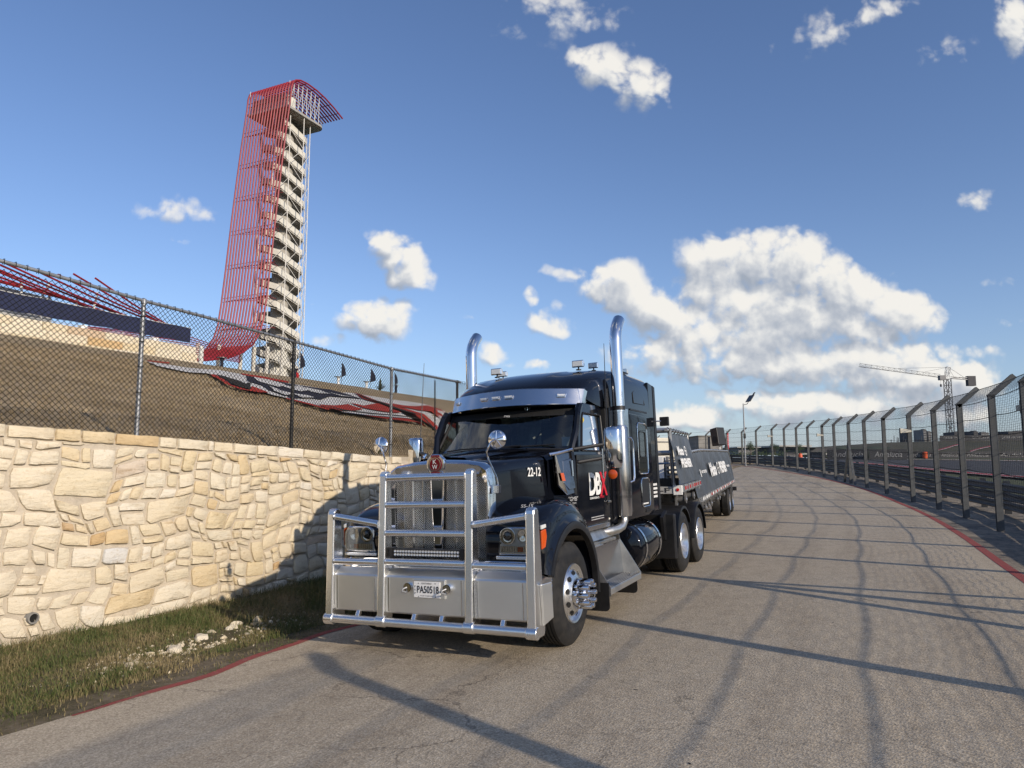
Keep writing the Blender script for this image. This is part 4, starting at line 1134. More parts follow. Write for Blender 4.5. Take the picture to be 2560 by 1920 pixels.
# ------------------------------------------------------------------ street lamp, red pennant
base = px_at((1864,1162), 66); base.z = ground(*to_ls(base.x, base.y))
lamp = thing('street_lamp', 'grey lamp pole with a solar panel arm rising beside the debris fence', 'lamp post', base)
top = px_at((1858,1009), 66); top.x = base.x-.02
MB().tube([base, top], [.075, .055], 10).build('pole', 'galvanised', lamp, world=True, smooth=True)
MB().lathe([(0, .14), (.06, .14), (.06, .075)], base, 'z', 12).build('base_plate', 'galvanised', lamp, world=True)
e = top+Vector((.35, 0, -.05)); f = top+Vector((1.05, .1, 1.0))
MB().tube([top+Vector((0, 0, -.12)), e, f], .03, 6).build('arm', 'black_post', lamp, world=True)
pm = Matrix.Translation((e*.55+f*.45)) @ (f-e).to_track_quat('X', 'Z').to_matrix().to_4x4()
MB().box((-.33, -.5, .02), (.42, .5, .07), pm).build('solar_panel', 'black_plastic', lamp, world=True)
hm = Matrix.Translation(f) @ (f-e).to_track_quat('X', 'Z').to_matrix().to_4x4()
MB().box((-.30, -.10, -.08), (.12, .10, -.02), hm).build('lamp_head', 'black_plastic', lamp, world=True, bevel=.01)
MB().box((-.09, -.08, 2.55), (.09, .08, 3.0), Matrix.Translation(base)).build('control_box', 'black_plastic', lamp, world=True)
c = px_at((1820,1125), 95); t = thing('pennant_banner', 'tall narrow red banner on a pole beyond the fence', 'banner', c)
a = px_at((1817.5,1079), 95); b2 = px_at((1822.5,1123), 95)
MB().box((a.x, 95, b2.z), (b2.x, 95.04, a.z)).build('cloth', 'red_vinyl', t, world=True)
MB().tube([(a.x-.03, 95.02, b2.z-1.6), (a.x-.03, 95.02, a.z+.1)], .035, 6).build('pole', 'galvanised', t, world=True)
mb = MB()
for k, dz in enumerate((.55, .80, 1.05, 1.30, 1.55, 1.8)):
    mb.box((a.x+.07, 94.97, a.z-dz), (b2.x-.07, 94.985, a.z-dz+.12))
mb.build('mark', 'white_vinyl', t, world=True)

# ------------------------------------------------------------------ tower crane
cb = px_at((2378,1100), 330); ct = px_at((2371,948), 330)
crane = thing('tower_crane', 'tall grey tower crane with a long lattice jib rising beyond the far hillside', 'crane', cb)
def lattice(mb, a, b2, w, h, step, r, tri=False):
    a = Vector(a); b2 = Vector(b2); t = (b2-a); L = t.length; t.normalize()
    u = t.cross(Vector((0, 0, 1))); u = Vector((0, 1, 0)) if u.length < .2 else u.normalized(); w2 = u.cross(t).normalized()
    cs = [(-w/2, -h/2), (w/2, -h/2), (w/2, h/2), (-w/2, h/2)] if not tri else [(-w/2, 0), (w/2, 0), (0, h)]
    P = lambda k, s: a+t*s+u*cs[k][0]+w2*cs[k][1]*(1 if w2.z >= 0 or not tri else -1)
    n = max(1, int(L/step)); nc = len(cs)
    for k in range(nc): mb.tube([P(k, 0), P(k, L)], r*1.6, 4)
    for i in range(n):
        s0, s1 = L*i/n, L*(i+1)/n
        for k in range(nc):
            j = (k+1) % nc
            mb.tube([P(k, s0) if i % 2 else P(j, s0), P(j, s1) if i % 2 else P(k, s1)], r, 3, cap=False); mb.tube([P(k, s1), P(j, s1)], r, 3, cap=False)
mb = MB(); lattice(mb, cb, (cb.x, cb.y, ct.z), 2.2, 2.2, 2.6, .11); mb.build('mast', 'building_dark', crane, world=True)
jp = Vector((cb.x-.2, cb.y, ct.z+.8)); jend = px_at((2144,918), 330); jend.y = cb.y-2
mb = MB(); lattice(mb, jp+Vector((-3, 0, 0)), jend, 1.4, 1.5, 2.6, .045, True); mb.build('jib', 'building_dark', crane, world=True)
cw = px_at((2430,951), 330)
mb = MB(); lattice(mb, jp+Vector((2, 0, 0)), (cw.x, cb.y, cw.z+.6), 1.4, .8, 2, .09); mb.build('counter_jib', 'galvanised', crane, world=True)
MB().box((cw.x-2.4, cb.y-1, cw.z-2.6), (cw.x+1.2, cb.y+1, cw.z+2.0)).build('counterweight', 'building_dark', crane, world=True)
pk = px_at((2371,918), 330); pk.y = cb.y
mb = MB(); lattice(mb, jp, pk, 1.5, 1.5, 2, .09); mb.build('tower_head', 'galvanised', crane, world=True)
mb = MB()
for f_ in (.25, .56, ): mb.tube([pk, jp+(jend-jp)*f_+Vector((0, 0, 1.4))], .07, 4)
mb.tube([pk, Vector((cw.x-3, cb.y, cw.z+1))], .07, 4); mb.tube([pk+Vector((0,0,-.3)), Vector((cw.x-8, cb.y, cw.z+1))], .06, 4); mb.build('tie_bar', 'building_dark', crane, world=True)
MB().box((cb.x-4.6, cb.y-2.2, ct.z-.6), (cb.x-1.8, cb.y-.4, ct.z+1.6)).build('cab', 'building_grey', crane, world=True)
hk = px_at((2352,960), 330); hk.y = cb.y
mb = MB().tube([(hk.x, hk.y, jp.z), hk], .04, 4); mb.build('hoist_rope', 'building_dark', crane, world=True)
MB().lathe([(-1.4, .1), (-1.2, .4), (-.2, .4), (0, .1)], hk, 'z', 8).build('hook_block', 'building_dark', crane, world=True)

# ------------------------------------------------------------------ observation tower
TO = Vector((-53.565, 161.34, 0))
a25 = Vector((cos(radians(25.5)), -sin(radians(25.5)), 0)); b25 = Vector((sin(radians(25.5)), cos(radians(25.5)), 0))
TMx = Matrix(((a25.x, b25.x, 0, TO.x), (a25.y, b25.y, 0, TO.y), (0, 0, 1, 0), (0, 0, 0, 1)))
tower = thing('observation_tower', 'very tall observation tower with red tube veil, winding stairs and cantilevered viewing deck', 'tower', matrix=TMx)
VEIL = [(18.9,91.2),(15.5,92.5),(12,93.5),(8.9,94.0),(5.5,94.1),(3,93.75),(1.4,93.0),(.5,92.0),(.05,90.6),(-.15,88),(-1.4,78),(-2.5,68),(-3.5,58),(-4.5,47),(-5.4,38),(-6.1,33),(-7.1,29.8),(-8.9,27.0),(-11.5,25.0),(-15,23.4),(-20,22.2),(-28,21.2),(-40,20.4),(-52,20.0)]
NV = 16
for i in range(NV):
    u = -12.9 + 13.9*i/(NV-1)
    sp = 1.0
    pts = []
    for (v, z) in VEIL:
        k = max(0, (28-z)/8) if v < 0 else 0
        pts.append((u - k*max(0, (NV-1-i))*.04, v, z))
    MB().tube(pts, .205, 6).build('veil_tube', 'tower_red', tower, smooth=True)
mb = MB()
zs_ = [88.5, 80.5, 72, 63.5, 55, 46.5, 38.5, 31.5]
def vz(z):
    for (v0, z0), (v1, z1) in zip(VEIL[8:], VEIL[9:]):
        if z1 <= z <= z0: return v0+(v1-v0)*(z0-z)/(z0-z1)
    return -8
for z in zs_:
    v = vz(z)
    for dz, dv in ((0, .35), (.9, .35), (.45, 1.3)):
        mb.tube([(-12.9, v+dv, z+dz), (1.0, v+dv, z+dz)], .06, 4)
    for k in range(14):
        u = -12.6+k; mb.tube([(u, v+.35, z), (u+.5, v+1.3, z+.45)], .035, 3); mb.tube([(u+.5, v+1.3, z+.45), (u+1, v+.35, z+.9)], .035, 3)
mb.build('veil_truss', 'tower_red', tower, kind='stuff')
mb = MB()
for z in zs_:                       # ties back to the stair tower
    v = vz(z)
    for u in (-12, -9, -6, -3, 0): mb.tube([(u, v+1.3, z+.45), (-6.3+(u+6.3)*.4, 2.5, z+1.5)], .07, 4)
mb.build('veil_tie', 'tower_red', tower, kind='stuff')
# stair core
CU, CV, RC = -6.3, 6.2, 5.0
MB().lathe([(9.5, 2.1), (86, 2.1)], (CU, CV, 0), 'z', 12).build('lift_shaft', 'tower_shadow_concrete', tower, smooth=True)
# two interleaved stairs, each turn: long flight, landing, long flight back, landing
CORN = [(3.9, -3.1), (-4.0, -3.1), (-5.6, 0), (-4.0, 3.1), (3.9, 3.1), (5.5, 0)]
RISES = [2.2, .99, .99, 2.2, .99, .99]
ea = radians(90)
def cpt(k, f=1.0): x, y = CORN[k % 6]; x *= f; y *= f; return Vector((x*cos(ea)-y*sin(ea), x*sin(ea)+y*cos(ea), 0))
up = Vector((0, 0, 1)); protos = []
zz = 0
for k in range(6):
    dz_ = RISES[k]; A = [cpt(k), cpt(k+1)+up*dz_]; B = [cpt(k, .97), cpt(k+1, .97)+up*dz_]; C_ = [cpt(k, .42), cpt(k+1, .42)+up*dz_]
    mp_ = MB().add([A[0]-up*.45, A[1]-up*.45, A[1]+up*1.45, A[0]+up*1.45, B[0]-up*.45, B[1]-up*.45, B[1]+up*1.45, B[0]+up*1.45], [(0,1,2,3),(4,7,6,5),(0,4,5,1),(1,5,6,2),(2,6,7,3),(3,7,4,0)])
    ms_ = MB().add([A[0]*1, A[1]*1, C_[1], C_[0], A[0]-up*.35, A[1]-up*.35, C_[1]-up*.35, C_[0]-up*.35], [(0,1,2,3),(4,7,6,5),(0,4,5,1),(1,5,6,2),(2,6,7,3),(3,7,4,0)])
    protos.append([mp_, ms_, zz, None, None]); zz += dz_
for h in range(2):
    for turn in range(9):
        for k in range(6):
            pr = protos[k]; z = 10.6 + turn*8.36 + h*4.18 + pr[2]
            if z > 82.5: continue
            M2 = Matrix.Translation((CU, CV, z))
            if pr[3] is None:
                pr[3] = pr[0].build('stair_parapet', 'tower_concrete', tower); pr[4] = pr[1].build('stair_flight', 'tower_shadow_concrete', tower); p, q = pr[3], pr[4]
            else: p = dup(pr[3], tower); q = dup(pr[4], tower)
            p.matrix_local = M2; q.matrix_local = M2
# inner ring of shadowed stair walls
MB().lathe([(9.5, 2.9), (30, 2.9)], (CU, CV, 0), 'z', 6).build('core_base', 'tower_concrete', tower)
NPL = 10; RO = 5.9
def op(k, z): a = 2*pi*k/NPL; return (CU+RO*cos(a), CV+RO*sin(a), z)
pl = None
for k in range(NPL):
    MB().tube([op(k, 9.5), op(k, 86.3)], .11, 6).build('lattice_pole', 'tower_white', tower, smooth=True)
mb = MB()
for k in range(NPL):
    z = 11.0; j = 0
    while z < 82:
        mb.tube([op(k if j % 2 else k+1, z), op(k+1 if j % 2 else k, z+4.18)], .065, 4, cap=False); z += 4.18; j += 1
mb.build('lattice_brace', 'tower_white', tower)
# deck
DU0, DU1 = -12.6, .1
poly = [(DU0, -.3), (DU1, -.3), (DU1, 11.4)]
for k in range(1, 7): a = radians(90*k/6); poly.append((DU1-2.2+2.2*cos(a), 11.4+2.2*sin(a)+.0))
poly += [(DU0+2.2-2.2*sin(radians(90*k/6)), 11.4+2.2*cos(radians(90*k/6))) for k in range(0, 7)]
MB().prism([(u, v, 85.95) for u, v in poly], (0, 0, .55)).build('viewing_deck', 'slab_edge', tower)
mb = MB()
for k in range(9): mb.box((DU0+.4, .4+k*1.45, 85.78), (DU1-.4, .5+k*1.45, 85.95))
for k in range(8): mb.box((DU0+.8+k*1.6, 0, 85.80), (DU0+.9+k*1.6, 12.6, 85.95))
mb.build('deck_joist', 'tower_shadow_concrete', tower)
MB().box((DU0+2.4, 10.6, 85.86), (DU1-1.2, 13.2, 85.93)).build('glass_floor', 'glass_pane', tower)
MB().box((DU0+1, .5, 86.5), (DU1-1.5, 4.2, 90.0)).build('deck_cabin', 'tower_concrete', tower)
mb = MB()
for u in (DU1, DU0):
    n = 7; top_ = lambda v: interp(v, [(0, 92.6), (3, 93.3), (6, 93.6), (10.8, 93.2)])
    for k in range(n+1):
        v = .4+k*10.4/n; mb.tube([(u, v, 86.5), (u, v, top_(v))], .08, 5)
        if k < n: v2 = .4+(k+1)*10.4/n; mb.tube([(u, v, 86.5), (u, v2, top_(v2)-1.0)], .06, 4)
mb.build('deck_truss', 'tower_white', tower)
mb = MB(); rail = [(u, v) for u, v in poly[2:]]
for z in (86.9, 87.2, 87.55): mb.tube([(u, v, z) for u, v in rail], .03, 4)
mb.build('deck_railing', 'tower_white', tower)
mb = MB()
for v in (2, 5, 8, 11, 14, 17): 
    z = interp(v, sorted(VEIL[:8]))
    mb.tube([(-12.9, v, z-.2), (1, v, z-.2)], .09, 4)
mb.build('canopy_beam', 'tower_red', tower)
mb = MB()
for (u, v) in ((-9.5, -9), (-7, -5), (-4.5, -3.5), (-1.5, -2.5), (1.5, -1), (-11.5, -13)):
    mb.tube([(u, v, 9.5), (u+1.2, v-.6, 27.5)], .42, 8)
mb.build('leg', 'tower_concrete', tower, smooth=True)

# ------------------------------------------------------------------ red tube canopy and navy banner on the crest, left
can = thing('grandstand_canopy', 'red tubular canopy rising behind the navy banner at the left', 'canopy', W(-60, 33, 11))
ends = [((20,115),(1080,575)),((240,160),(1165,570)),((480,220),(1345,625)),((610,215),(1300,600)),((790,250),(1370,625)),((-10,180),(1000,575)),((-10,238),(700,470)),((-380,40),(900,560)),((-180,60),(960,540))]
def on_lat(P, lat):
    d = px_dir(P); C0 = Vector((0, 0, H)); t = (lat-(C0-GO).dot(ga))/d.dot(ga); p = C0+d*t; la, S = to_ls(p.x, p.y); return Vector((la, S, p.z))
def kS(u, v): return (u*.3014, 620+v*.3014)
for q, r in ends:
    a = on_lat(kS(*q), -60.0); b2 = on_lat(kS(*r), -58.5); a.x = -56; a = on_lat(kS(*q), -56.0)
    MB().tube([W(*a), W(*((a+b2)/2+Vector((0, 0, -.15)))), W(*b2)], .085, 7).build('canopy_tube', 'tower_red', can, world=True, smooth=True)
for q, r in (((180,290),(185,375)),((415,290),(290,400)),((430,375),(320,420)),((810,370),(760,490)),((640,400),(630,470))):
    a = on_lat(kS(*q), -58); b2 = on_lat(kS(*r), -57.5); b2.z -= 1.2
    MB().tube([W(*a), W(*b2)], .10, 6).build('support', 'tower_white', can, world=True)
a = on_lat(kS(-400, 215), -61); b2 = on_lat(kS(430, 420), -61)
MB().add([W(-61, a.y, a.z), W(-61, b2.y, b2.z), W(-60.5, b2.y, 11), W(-60.5, a.y, 11)], [(0, 1, 2, 3)]).build('stage_wall', 'building_light', can, world=True)
MB().tube([W(-60.2, a.y, a.z+.2), W(-60.2, b2.y, b2.z+.15)], .16, 6).build('edge_beam', 'tower_red', can, world=True)
mb = MB()          # red tube screen low between banner and tower
for k in range(8):
    a = on_lat(kS(1590, 742+k*19), -62); b2 = on_lat(kS(1990, 880+k*10), -64); c = on_lat(kS(700, 650+k*8), -60)
    mb2 = MB().tube([W(*c), W(*a), W(*b2)], .055, 5); mb2.build('screen_tube', 'tower_red', can, world=True, smooth=True)
a = on_lat(kS(1672, 815), -58); MB().tube([W(-58, a.y, a.z), W(-58, a.y, 9.5)], .24, 10).build('column', 'tower_white', can, world=True, smooth=True)

nb = thing('navy_banner', 'long navy blue cloth banner hung on a fence above the limestone terrace', 'banner', W(-47, 27, 11.9))
secs = []; S = -8.0
while S <= 35.5:
    zt = 13.20 + .03*sin(S*1.7); zb = 11.97+.03*sin(S*2.3); secs.append([(-47+.03*sin(S*.9), S, zb), (-46.96+.03*sin(S*.7), S, (zt+zb)/2), (-47+.02*sin(S*1.1), S, zt)]); S += .35
MB().loft(secs).build('cloth', 'navy_cloth', nb, world=True, M=FR, smooth=True, angle=80)
mb = MB()
S = -8
while S < 36: mb.tube([(-47.08, S, 9.9), (-47.08, S, 13.25)], .035, 6); S += 3.1
mb.tube([(-47.08, -8, 13.22), (-47.08, 35.5, 13.22)], .03, 6); mb.tube([(-47.08, -8, 11.75), (-47.08, 35.5, 11.75)], .02, 6)
mb.build('support_rail', 'tower_white', nb, world=True, M=FR)
bx = on_lat(kS(685, 655), -46.6); t = thing('white_box', 'small white box on the terrace below the navy banner', 'box', W(-46.6, bx.y, bx.z-.3)); MB().box((-46.8, bx.y-.25, bx.z-.3), (-46.4, bx.y+.25, bx.z+.12), FR).build('box', 'white_paint', t, world=True, bevel=.02)
bx = on_lat(kS(1280, 757), -46.6); t = thing('white_box', 'second small white box at the right end below the navy banner', 'box', W(-46.6, bx.y, bx.z-.2)); MB().box((-46.8, bx.y-.3, bx.z-.2), (-46.4, bx.y+.3, bx.z+.12), FR).build('box', 'white_paint', t, world=True, bevel=.02)

# sail flags and high tables on the crest, a person, a spiky plant
flags = [((818,200),(865,290),(815,330)), ((1155,285),(1195,365),(1150,400)), ((1392,335),(1440,410),(1385,440)), ((1583,365),(1615,430),(1585,470))]
fl_lab = ['navy sail flag nearest the tower, above the person in red', 'navy sail flag second from the tower on the crest', 'navy sail flag leaning beside the spiky plant', 'navy sail flag farthest from the tower, behind the fence post']
for (a_, b_, c_), lb in zip(flags, fl_lab):
    A_, B_, C2 = [on_lat(kH(*q), -46.0) for q in (a_, b_, c_)]
    t = thing('sail_flag', lb, 'flag', W(C2.x, C2.y, 10.0), group='navy sail flags along the crest of the hill')
    sec = [[W(*(A_+(C2-A_)*k/6)) + ga*.0, W(*(A_+(C2-A_)*k/6 + (B_-(A_+C2)/2)*(.12 if k == 0 else (k/4.0 if k < 4 else (6-k)/2.0*.9+.1)))) + ga*.15*sin(k)] for k in range(7)]
    MB().loft(sec).build('cloth', 'flag_cloth', t, world=True, smooth=True)
    MB().tube([W(C2.x, C2.y, 9.9), W(*C2), W(*A_)], .022, 6).build('pole', 'black_post', t, world=True)
tabs = [((180,240), 'high table with a navy cover left of the tower legs'), ((1125,395), 'high table on the crest under the second sail flag'), ((1355,435), 'high table on the crest left of the spiky plant'), ((1595,465), 'high table on the crest right of the spiky plant'), ((775,330), 'high table beside the person in red')]
for q, lb in tabs:
    A_ = on_lat(kH(*q), -45.8); c = W(A_.x, A_.y, 9.95); hgt = A_.z-9.95
    t = thing('high_table', lb, 'table', c, group='high tables along the crest of the hill')
    MB().lathe([(hgt-.04, 0), (hgt-.04, .42), (hgt, .42), (hgt, 0)], c, 'z', 16).build('table_top', 'galvanised', t, world=True)
    MB().lathe([(0, .18), (hgt*.5, .12), (hgt-.04, .20)], c, 'z', 12).build('cover', 'white_paint' if '1355' in str(q) or '1125' in str(q) else 'flag_cloth', t, world=True, smooth=True)
# person, torso and head above the brow
A_ = on_lat(kH(788, 345), -46.4); pc = W(-46.4, A_.y, 9.75)
t = thing('person', 'person in a red shirt standing behind the crest below the first sail flag', 'person', pc)
def blob(prof_, c, sx, sy, n=14):
    vs = []; 
    for (z, r) in prof_:
        for k in range(n): a = 2*pi*k/n; vs.append(c+a25*(r*sx*cos(a))+b25*(r*sy*sin(a))+Vector((0, 0, z)))
    fs = [(i*n+k, i*n+(k+1) % n, (i+1)*n+(k+1) % n, (i+1)*n+k) for i in range(len(prof_)-1) for k in range(n)]
    return vs, fs
mb = MB().add(*blob([(-.8, .09), (-.35, .12), (0, .17), (.12, .18), (.5, .21), (.62, .17), (.66, .07), (.72, .055), (.75, .085), (.82, .105), (.9, .10), (.97, .06), (.99, 0)], pc+Vector((0, 0, .35)), 1.0, .75))
for s in (-1, 1): mb.tube([pc+b25*s*.19+Vector((0, 0, .92)), pc+b25*s*.26+Vector((0, 0, .66)), pc+b25*s*.22+a25*.12+Vector((0, 0, .46))], [.055, .045, .035], 8)
mb.build('body', 'skin', t, world=True, smooth=True, angle=80)
MB().add(*blob([(-.02, .19), (.12, .20), (.5, .225), (.62, .185), (.665, .08)], pc+Vector((0, 0, .35)), 1.05, .85)).build('shirt', 'red_cloth', t, world=True, smooth=True)
MB().add(*blob([(.86, .112), (.93, .10), (.99, .07), (1.01, 0)], pc+Vector((0, 0, .35)), 1.0, .8)).build('hair', 'black_flat', t, world=True, smooth=True)
pl = on_lat(kH(1465, 500), -47); c = W(-47, pl.y, pl.z-.1)
t = thing('spiky_plant', 'dark spiky plant with a tall centre standing on the crest between two flags', 'plant', c)
mb = MB(); rr = random.Random(5)
for k in range(46):
    a = rr.uniform(0, 2*pi); L = rr.uniform(.7, 1.35); el = rr.uniform(.25, 1.35); d = Vector((cos(a)*cos(el), sin(a)*cos(el), sin(el)))
    w = Vector((-sin(a), cos(a), 0))*.045; m1 = c+d*L*.6+Vector((0, 0, .1)); e = c+d*L+Vector((0, 0, -.22*L))
    mb.add([c-w*.5, c+w*.5, m1+w, m1-w, e], [(0, 1, 2, 3), (3, 2, 4)])
mb.build('leaves', 'far_green', t, world=True, recalc=False)
MB().tube([c, c+Vector((0, 0, 1.0)), c+Vector((0, 0, 1.55))], [.16, .14, .01], 8).build('spike', 'far_green', t, world=True)
# ================================================================== TRUCK (x to its left side = right in the picture, y rearwards, z up)
truck = thing('semi_truck', 'black long-nosed semi truck with a polished bull bar and twin chrome exhaust stacks', 'truck', matrix=TM)
X = Vector((1, 0, 0)); Y = Vector((0, 1, 0)); Z = Vector((0, 0, 1))

def wheel(parent, xo, y, side, R=.52, front=False, width=.29, name='wheel', rimr=.285, dual=False):
    """one wheel; xo = outer tyre face, side=+1 left / -1 right"""
    w = Matrix.Identity(4)
    e = bpy.data.objects.new(name, None); COL.objects.link(e); e.parent = parent; MW[e.name] = MW[parent.name]; e.empty_display_size = .1
    e.location = (0, 0, 0)
    s = side; c = (xo, y, R); W_ = -s*width
    pr = [(0.0, rimr+.015), (s*.012, rimr+.06), (s*.012, R-.14), (-s*.002, R-.055), (-s*.03, R-.018), (-s*.045, R-.004)]
    # tread with grooves
    nrib = 5; x0 = -s*.045; x1 = W_+s*.045
    for k in range(nrib):
        a = x0+(x1-x0)*k/nrib; b2 = x0+(x1-x0)*(k+1)/nrib; g = (x1-x0)*.035
        if k: pr += [(a-g*.3, R-.014), (a+g, R-.014), (a+g*1.2, R)]
        else: pr += [(a, R)]
        pr += [(b2-g, R)]
    pr += [(W_+s*.03, R-.018), (W_-s*.01, R-.08), (W_-s*.01, rimr+.06), (W_, rimr)]
    MB().lathe(pr, c, 'x', 64).build('tyre', 'rubber', e, smooth=True, angle=30)
    if front:
        pr = [(0, rimr+.018), (s*.012, rimr+.012), (s*.006, rimr-.006), (-s*.03, rimr-.022), (-s*.035, rimr-.03), (s*.0, .225), (s*.035, .17), (s*.04, .145), (s*.04, .0)]
    else:
        pr = [(0, rimr+.018), (s*.010, rimr+.010), (s*.0, rimr-.008), (-s*.05, rimr-.020), (-s*.15, rimr-.035), (-s*.175, .21), (-s*.165, .15), (-s*.12, .12), (-s*.06, .11), (-s*.05, 0)]
    rim = MB().lathe(pr, c, 'x', 56).build('rim', 'rim', e, smooth=True, angle=40)
    cx = Vector(c)
    mb = MB()
    for k in range(10):
        a = 2*pi*(k+.5)/10+.1; r_ = .212 if front else .195; off = (.012 if front else -.165)
        n_ = Vector((s*1.0, -.0, 0)) if not front else (Vector((s, 0, 0))+Vector((0, cos(a), sin(a)))*.55).normalized()
        ctr = cx+Vector((s*(off+(.002)), r_*cos(a), r_*sin(a)))
        u = Vector((0, -sin(a), cos(a))); v = n_.cross(u)
        ring = [ctr+n_*.004+u*cos(q*pi/6)*.030+v*sin(q*pi/6)*.026 for q in range(12)]
        mb.add(ring, [tuple(range(12))])
    mb.build('hand_hole', 'black_flat', e, recalc=False)
    if front:
        hub = MB().lathe([(s*.04, .155), (s*.075, .15), (s*.085, .12), (s*.085, .095), (s*.135, .09), (s*.155, .07), (s*.16, 0)], c, 'x', 32).build('hub_cover', 'chrome', e, smooth=True)
        for k in range(10):
            a = 2*pi*k/10; p0 = cx+Vector((s*.05, .128*cos(a), .128*sin(a)))
            MB().tube([p0, p0+X*s*.03, p0+X*s*.035, p0+X*s*.145, p0+X*s*.158, p0+X*s*.160], [.031, .029, .025, .025, .020, .0], 12).build('nut_cover', 'chrome', e, smooth=True)
    else:
        mb = MB()
        for k in range(10):
            a = 2*pi*k/10; p0 = cx+Vector((-s*.165, .142*cos(a), .142*sin(a))); mb.tube([p0, p0+X*s*.05], .016, 6)
        mb.build('wheel_nuts', 'chrome_soft', e)
    return e
for s in (1, -1):
    wheel(truck, s*1.215, .06, s, front=True)
    for y in (5.45, 6.80):
        wheel(truck, s*1.22, y, s); 
        c = (s*.885, y, .52)
        MB().lathe([(0, .30), (s*.01, .36), (0, .5), (-s*.04, .52), (-s*.25, .52), (-s*.29, .48), (-s*.29, .3)], c, 'x', 48).build('inner_tyre', 'rubber', truck, smooth=True)
# chassis
mb = MB()
for s in (1, -1): mb.box((s*.43-.045, -.3, .72), (s*.43+.045, 7.6, 1.0))
for y in (.06, 5.45, 6.80): mb.tube([(-.9, y, .52), (.9, y, .52)], .085 if y < 1 else .11, 10)
mb.box((-.45, .2, .55), (.45, 1.6, 1.2)); mb.box((-.4, 4.9, 1.0), (.4, 6.9, 1.12))
mb.build('chassis', 'black_plastic', truck)
MB().lathe([(1.12, .55), (1.17, .50), (1.17, 0)], (0, 6.1, 0), 'z', 24).build('fifth_wheel', 'black_plastic', truck)

# ---- hood
def mirror_section(half): return [(-x, y, z) for x, y, z in reversed(half) if x > 1e-6] + half
secs = []
for (y, w, ze, zc, zl, wl) in ((-.56,.575,1.855,1.925,.80,.60),(-.50,.60,1.875,1.945,.80,.615),(-.2,.655,1.905,1.975,.85,.66),(.1,.70,1.93,2.01,.95,.72),(.45,.765,1.958,2.045,1.15,.80)):
    half = [(0, y, zc), (w*.35, y, zc-.006), (w*.70, y, ze+.035), (w*.88, y, ze+.018), (w*.96, y, ze-.005), (w, y, ze-.04), (w+.006, y, ze-.12), (w+(wl-w)*.5+.01, y+.03*(ze-1.4 > .4), (ze+zl)/2), (wl+.01, y+.06, zl)]
    secs.append(mirror_section([(x, yy, z) for x, yy, z in half]))
hood = MB().loft(secs).build('hood', 'black_paint', truck, smooth=True, angle=50)
# raised centre of the hood
secs = []
for (y, w, z) in ((-.50, .30, 1.955), (0, .36, 2.012), (.45, .42, 2.055), (.93, .52, 2.075)):
    secs.append([(-w, y, z-.03), (-w*.9, y, z), (0, y, z+.018), (w*.9, y, z), (w, y, z-.03)])
MB().loft(secs).build('hood_crown', 'black_paint', hood, smooth=True, angle=60)
# hood sides' rear edge shadow gap and cowl
secs = []
for (y, w, z, zl) in ((.52,.775,1.935,1.2),(.75,.86,1.98,1.2),(.93,.93,2.02,1.2)):
    half = [(0, y, z+.075), (w*.7, y, z+.055), (w*.95, y, z+.02), (w, y, z-.04), (w, y, zl)]
    secs.append(mirror_section(half))
cowl = MB().loft(secs).build('cowl', 'black_paint', truck, smooth=True, angle=50)
for s in (1, -1):
    # polished intake panel between hood and door
    pts = [(.885, .50, 1.985), (.985, .745, 2.005), (1.03, .745, 1.52), (.985, .60, 1.50), (.90, .52, 1.62)]
    A_ = [Vector((s*x, y, z)) for x, y, z in pts]
    pnl = MB().prism(A_, (-s*.05, .02, 0)).build('intake_panel', 'chrome_dark', truck, bevel=.012)
    inn = [Vector((s*(x+.012), y, z)) for x, y, z in ((.925,.60,1.90),(.992,.735,1.93),(1.022,.735,1.58),(.985,.635,1.56),(.94,.57,1.64))]
    MB().prism(inn, (-s*.02, 0, 0)).build('intake_screen', 'chrome_dark', pnl, bevel=.006)
    MB().prism([Vector((s*x, y, z)) for x, y, z in ((.925,.525,1.76),(.95,.56,1.76),(.965,.575,1.67),(.94,.54,1.67))], (s*.012, -.008, 0)).build('marker_lamp', 'orange_lens', pnl)
    MB().tube([(s*.83, .46, 1.97), (s*.90, .53, 1.985), (s*1.0, .74, 2.03)], .022, 8).build('trim_strip', 'chrome', pnl, smooth=True)
    MB().tube([(s*1.012, .70, 1.90), (s*1.018, .70, 1.72)], .010, 8).build('grab_lamp', 'chrome_soft', pnl, smooth=True)

# ---- radiator surround and grille
out_ = [(-.60,.79),(-.615,1.2),(-.622,1.70),(-.60,1.845),(-.52,1.895),(-.30,1.93),(0,1.945),(.30,1.93),(.52,1.895),(.60,1.845),(.622,1.70),(.615,1.2),(.60,.79)]
inn_ = [(-.545,.82),(-.55,1.2),(-.555,1.62),(-.54,1.725),(-.50,1.755),(-.30,1.765),(0,1.768),(.30,1.765),(.50,1.755),(.54,1.725),(.555,1.62),(.55,1.2),(.545,.82)]
grs = MB()
n = len(out_)
vs = []
for (x, z) in out_: vs.append((x, -.50, z))
for (x, z) in out_: vs.append((x*.992, -.60, z-.006))
for (x, z) in [(o[0]*.965, o[1]-.03) for o in out_]: vs.append((x, -.635, z))
for (x, z) in inn_: vs.append((x, -.60, z))
for (x, z) in inn_: vs.append((x, -.55, z))
fs = [(k*n+i, k*n+i+1, (k+1)*n+i+1, (k+1)*n+i) for k in range(4) for i in range(n-1)]
surround = grs.add(vs, fs).build('radiator_surround', 'chrome', truck, smooth=True, angle=40)
MB().prism([(x, -.545, z) for x, z in inn_], (0, .03, 0)).build('radiator_core', 'black_flat', surround)
def inside(x, z): return abs(x) < .54 and .825 < z < 1.755
mb = MB(); p_ = .024; k = -2.0
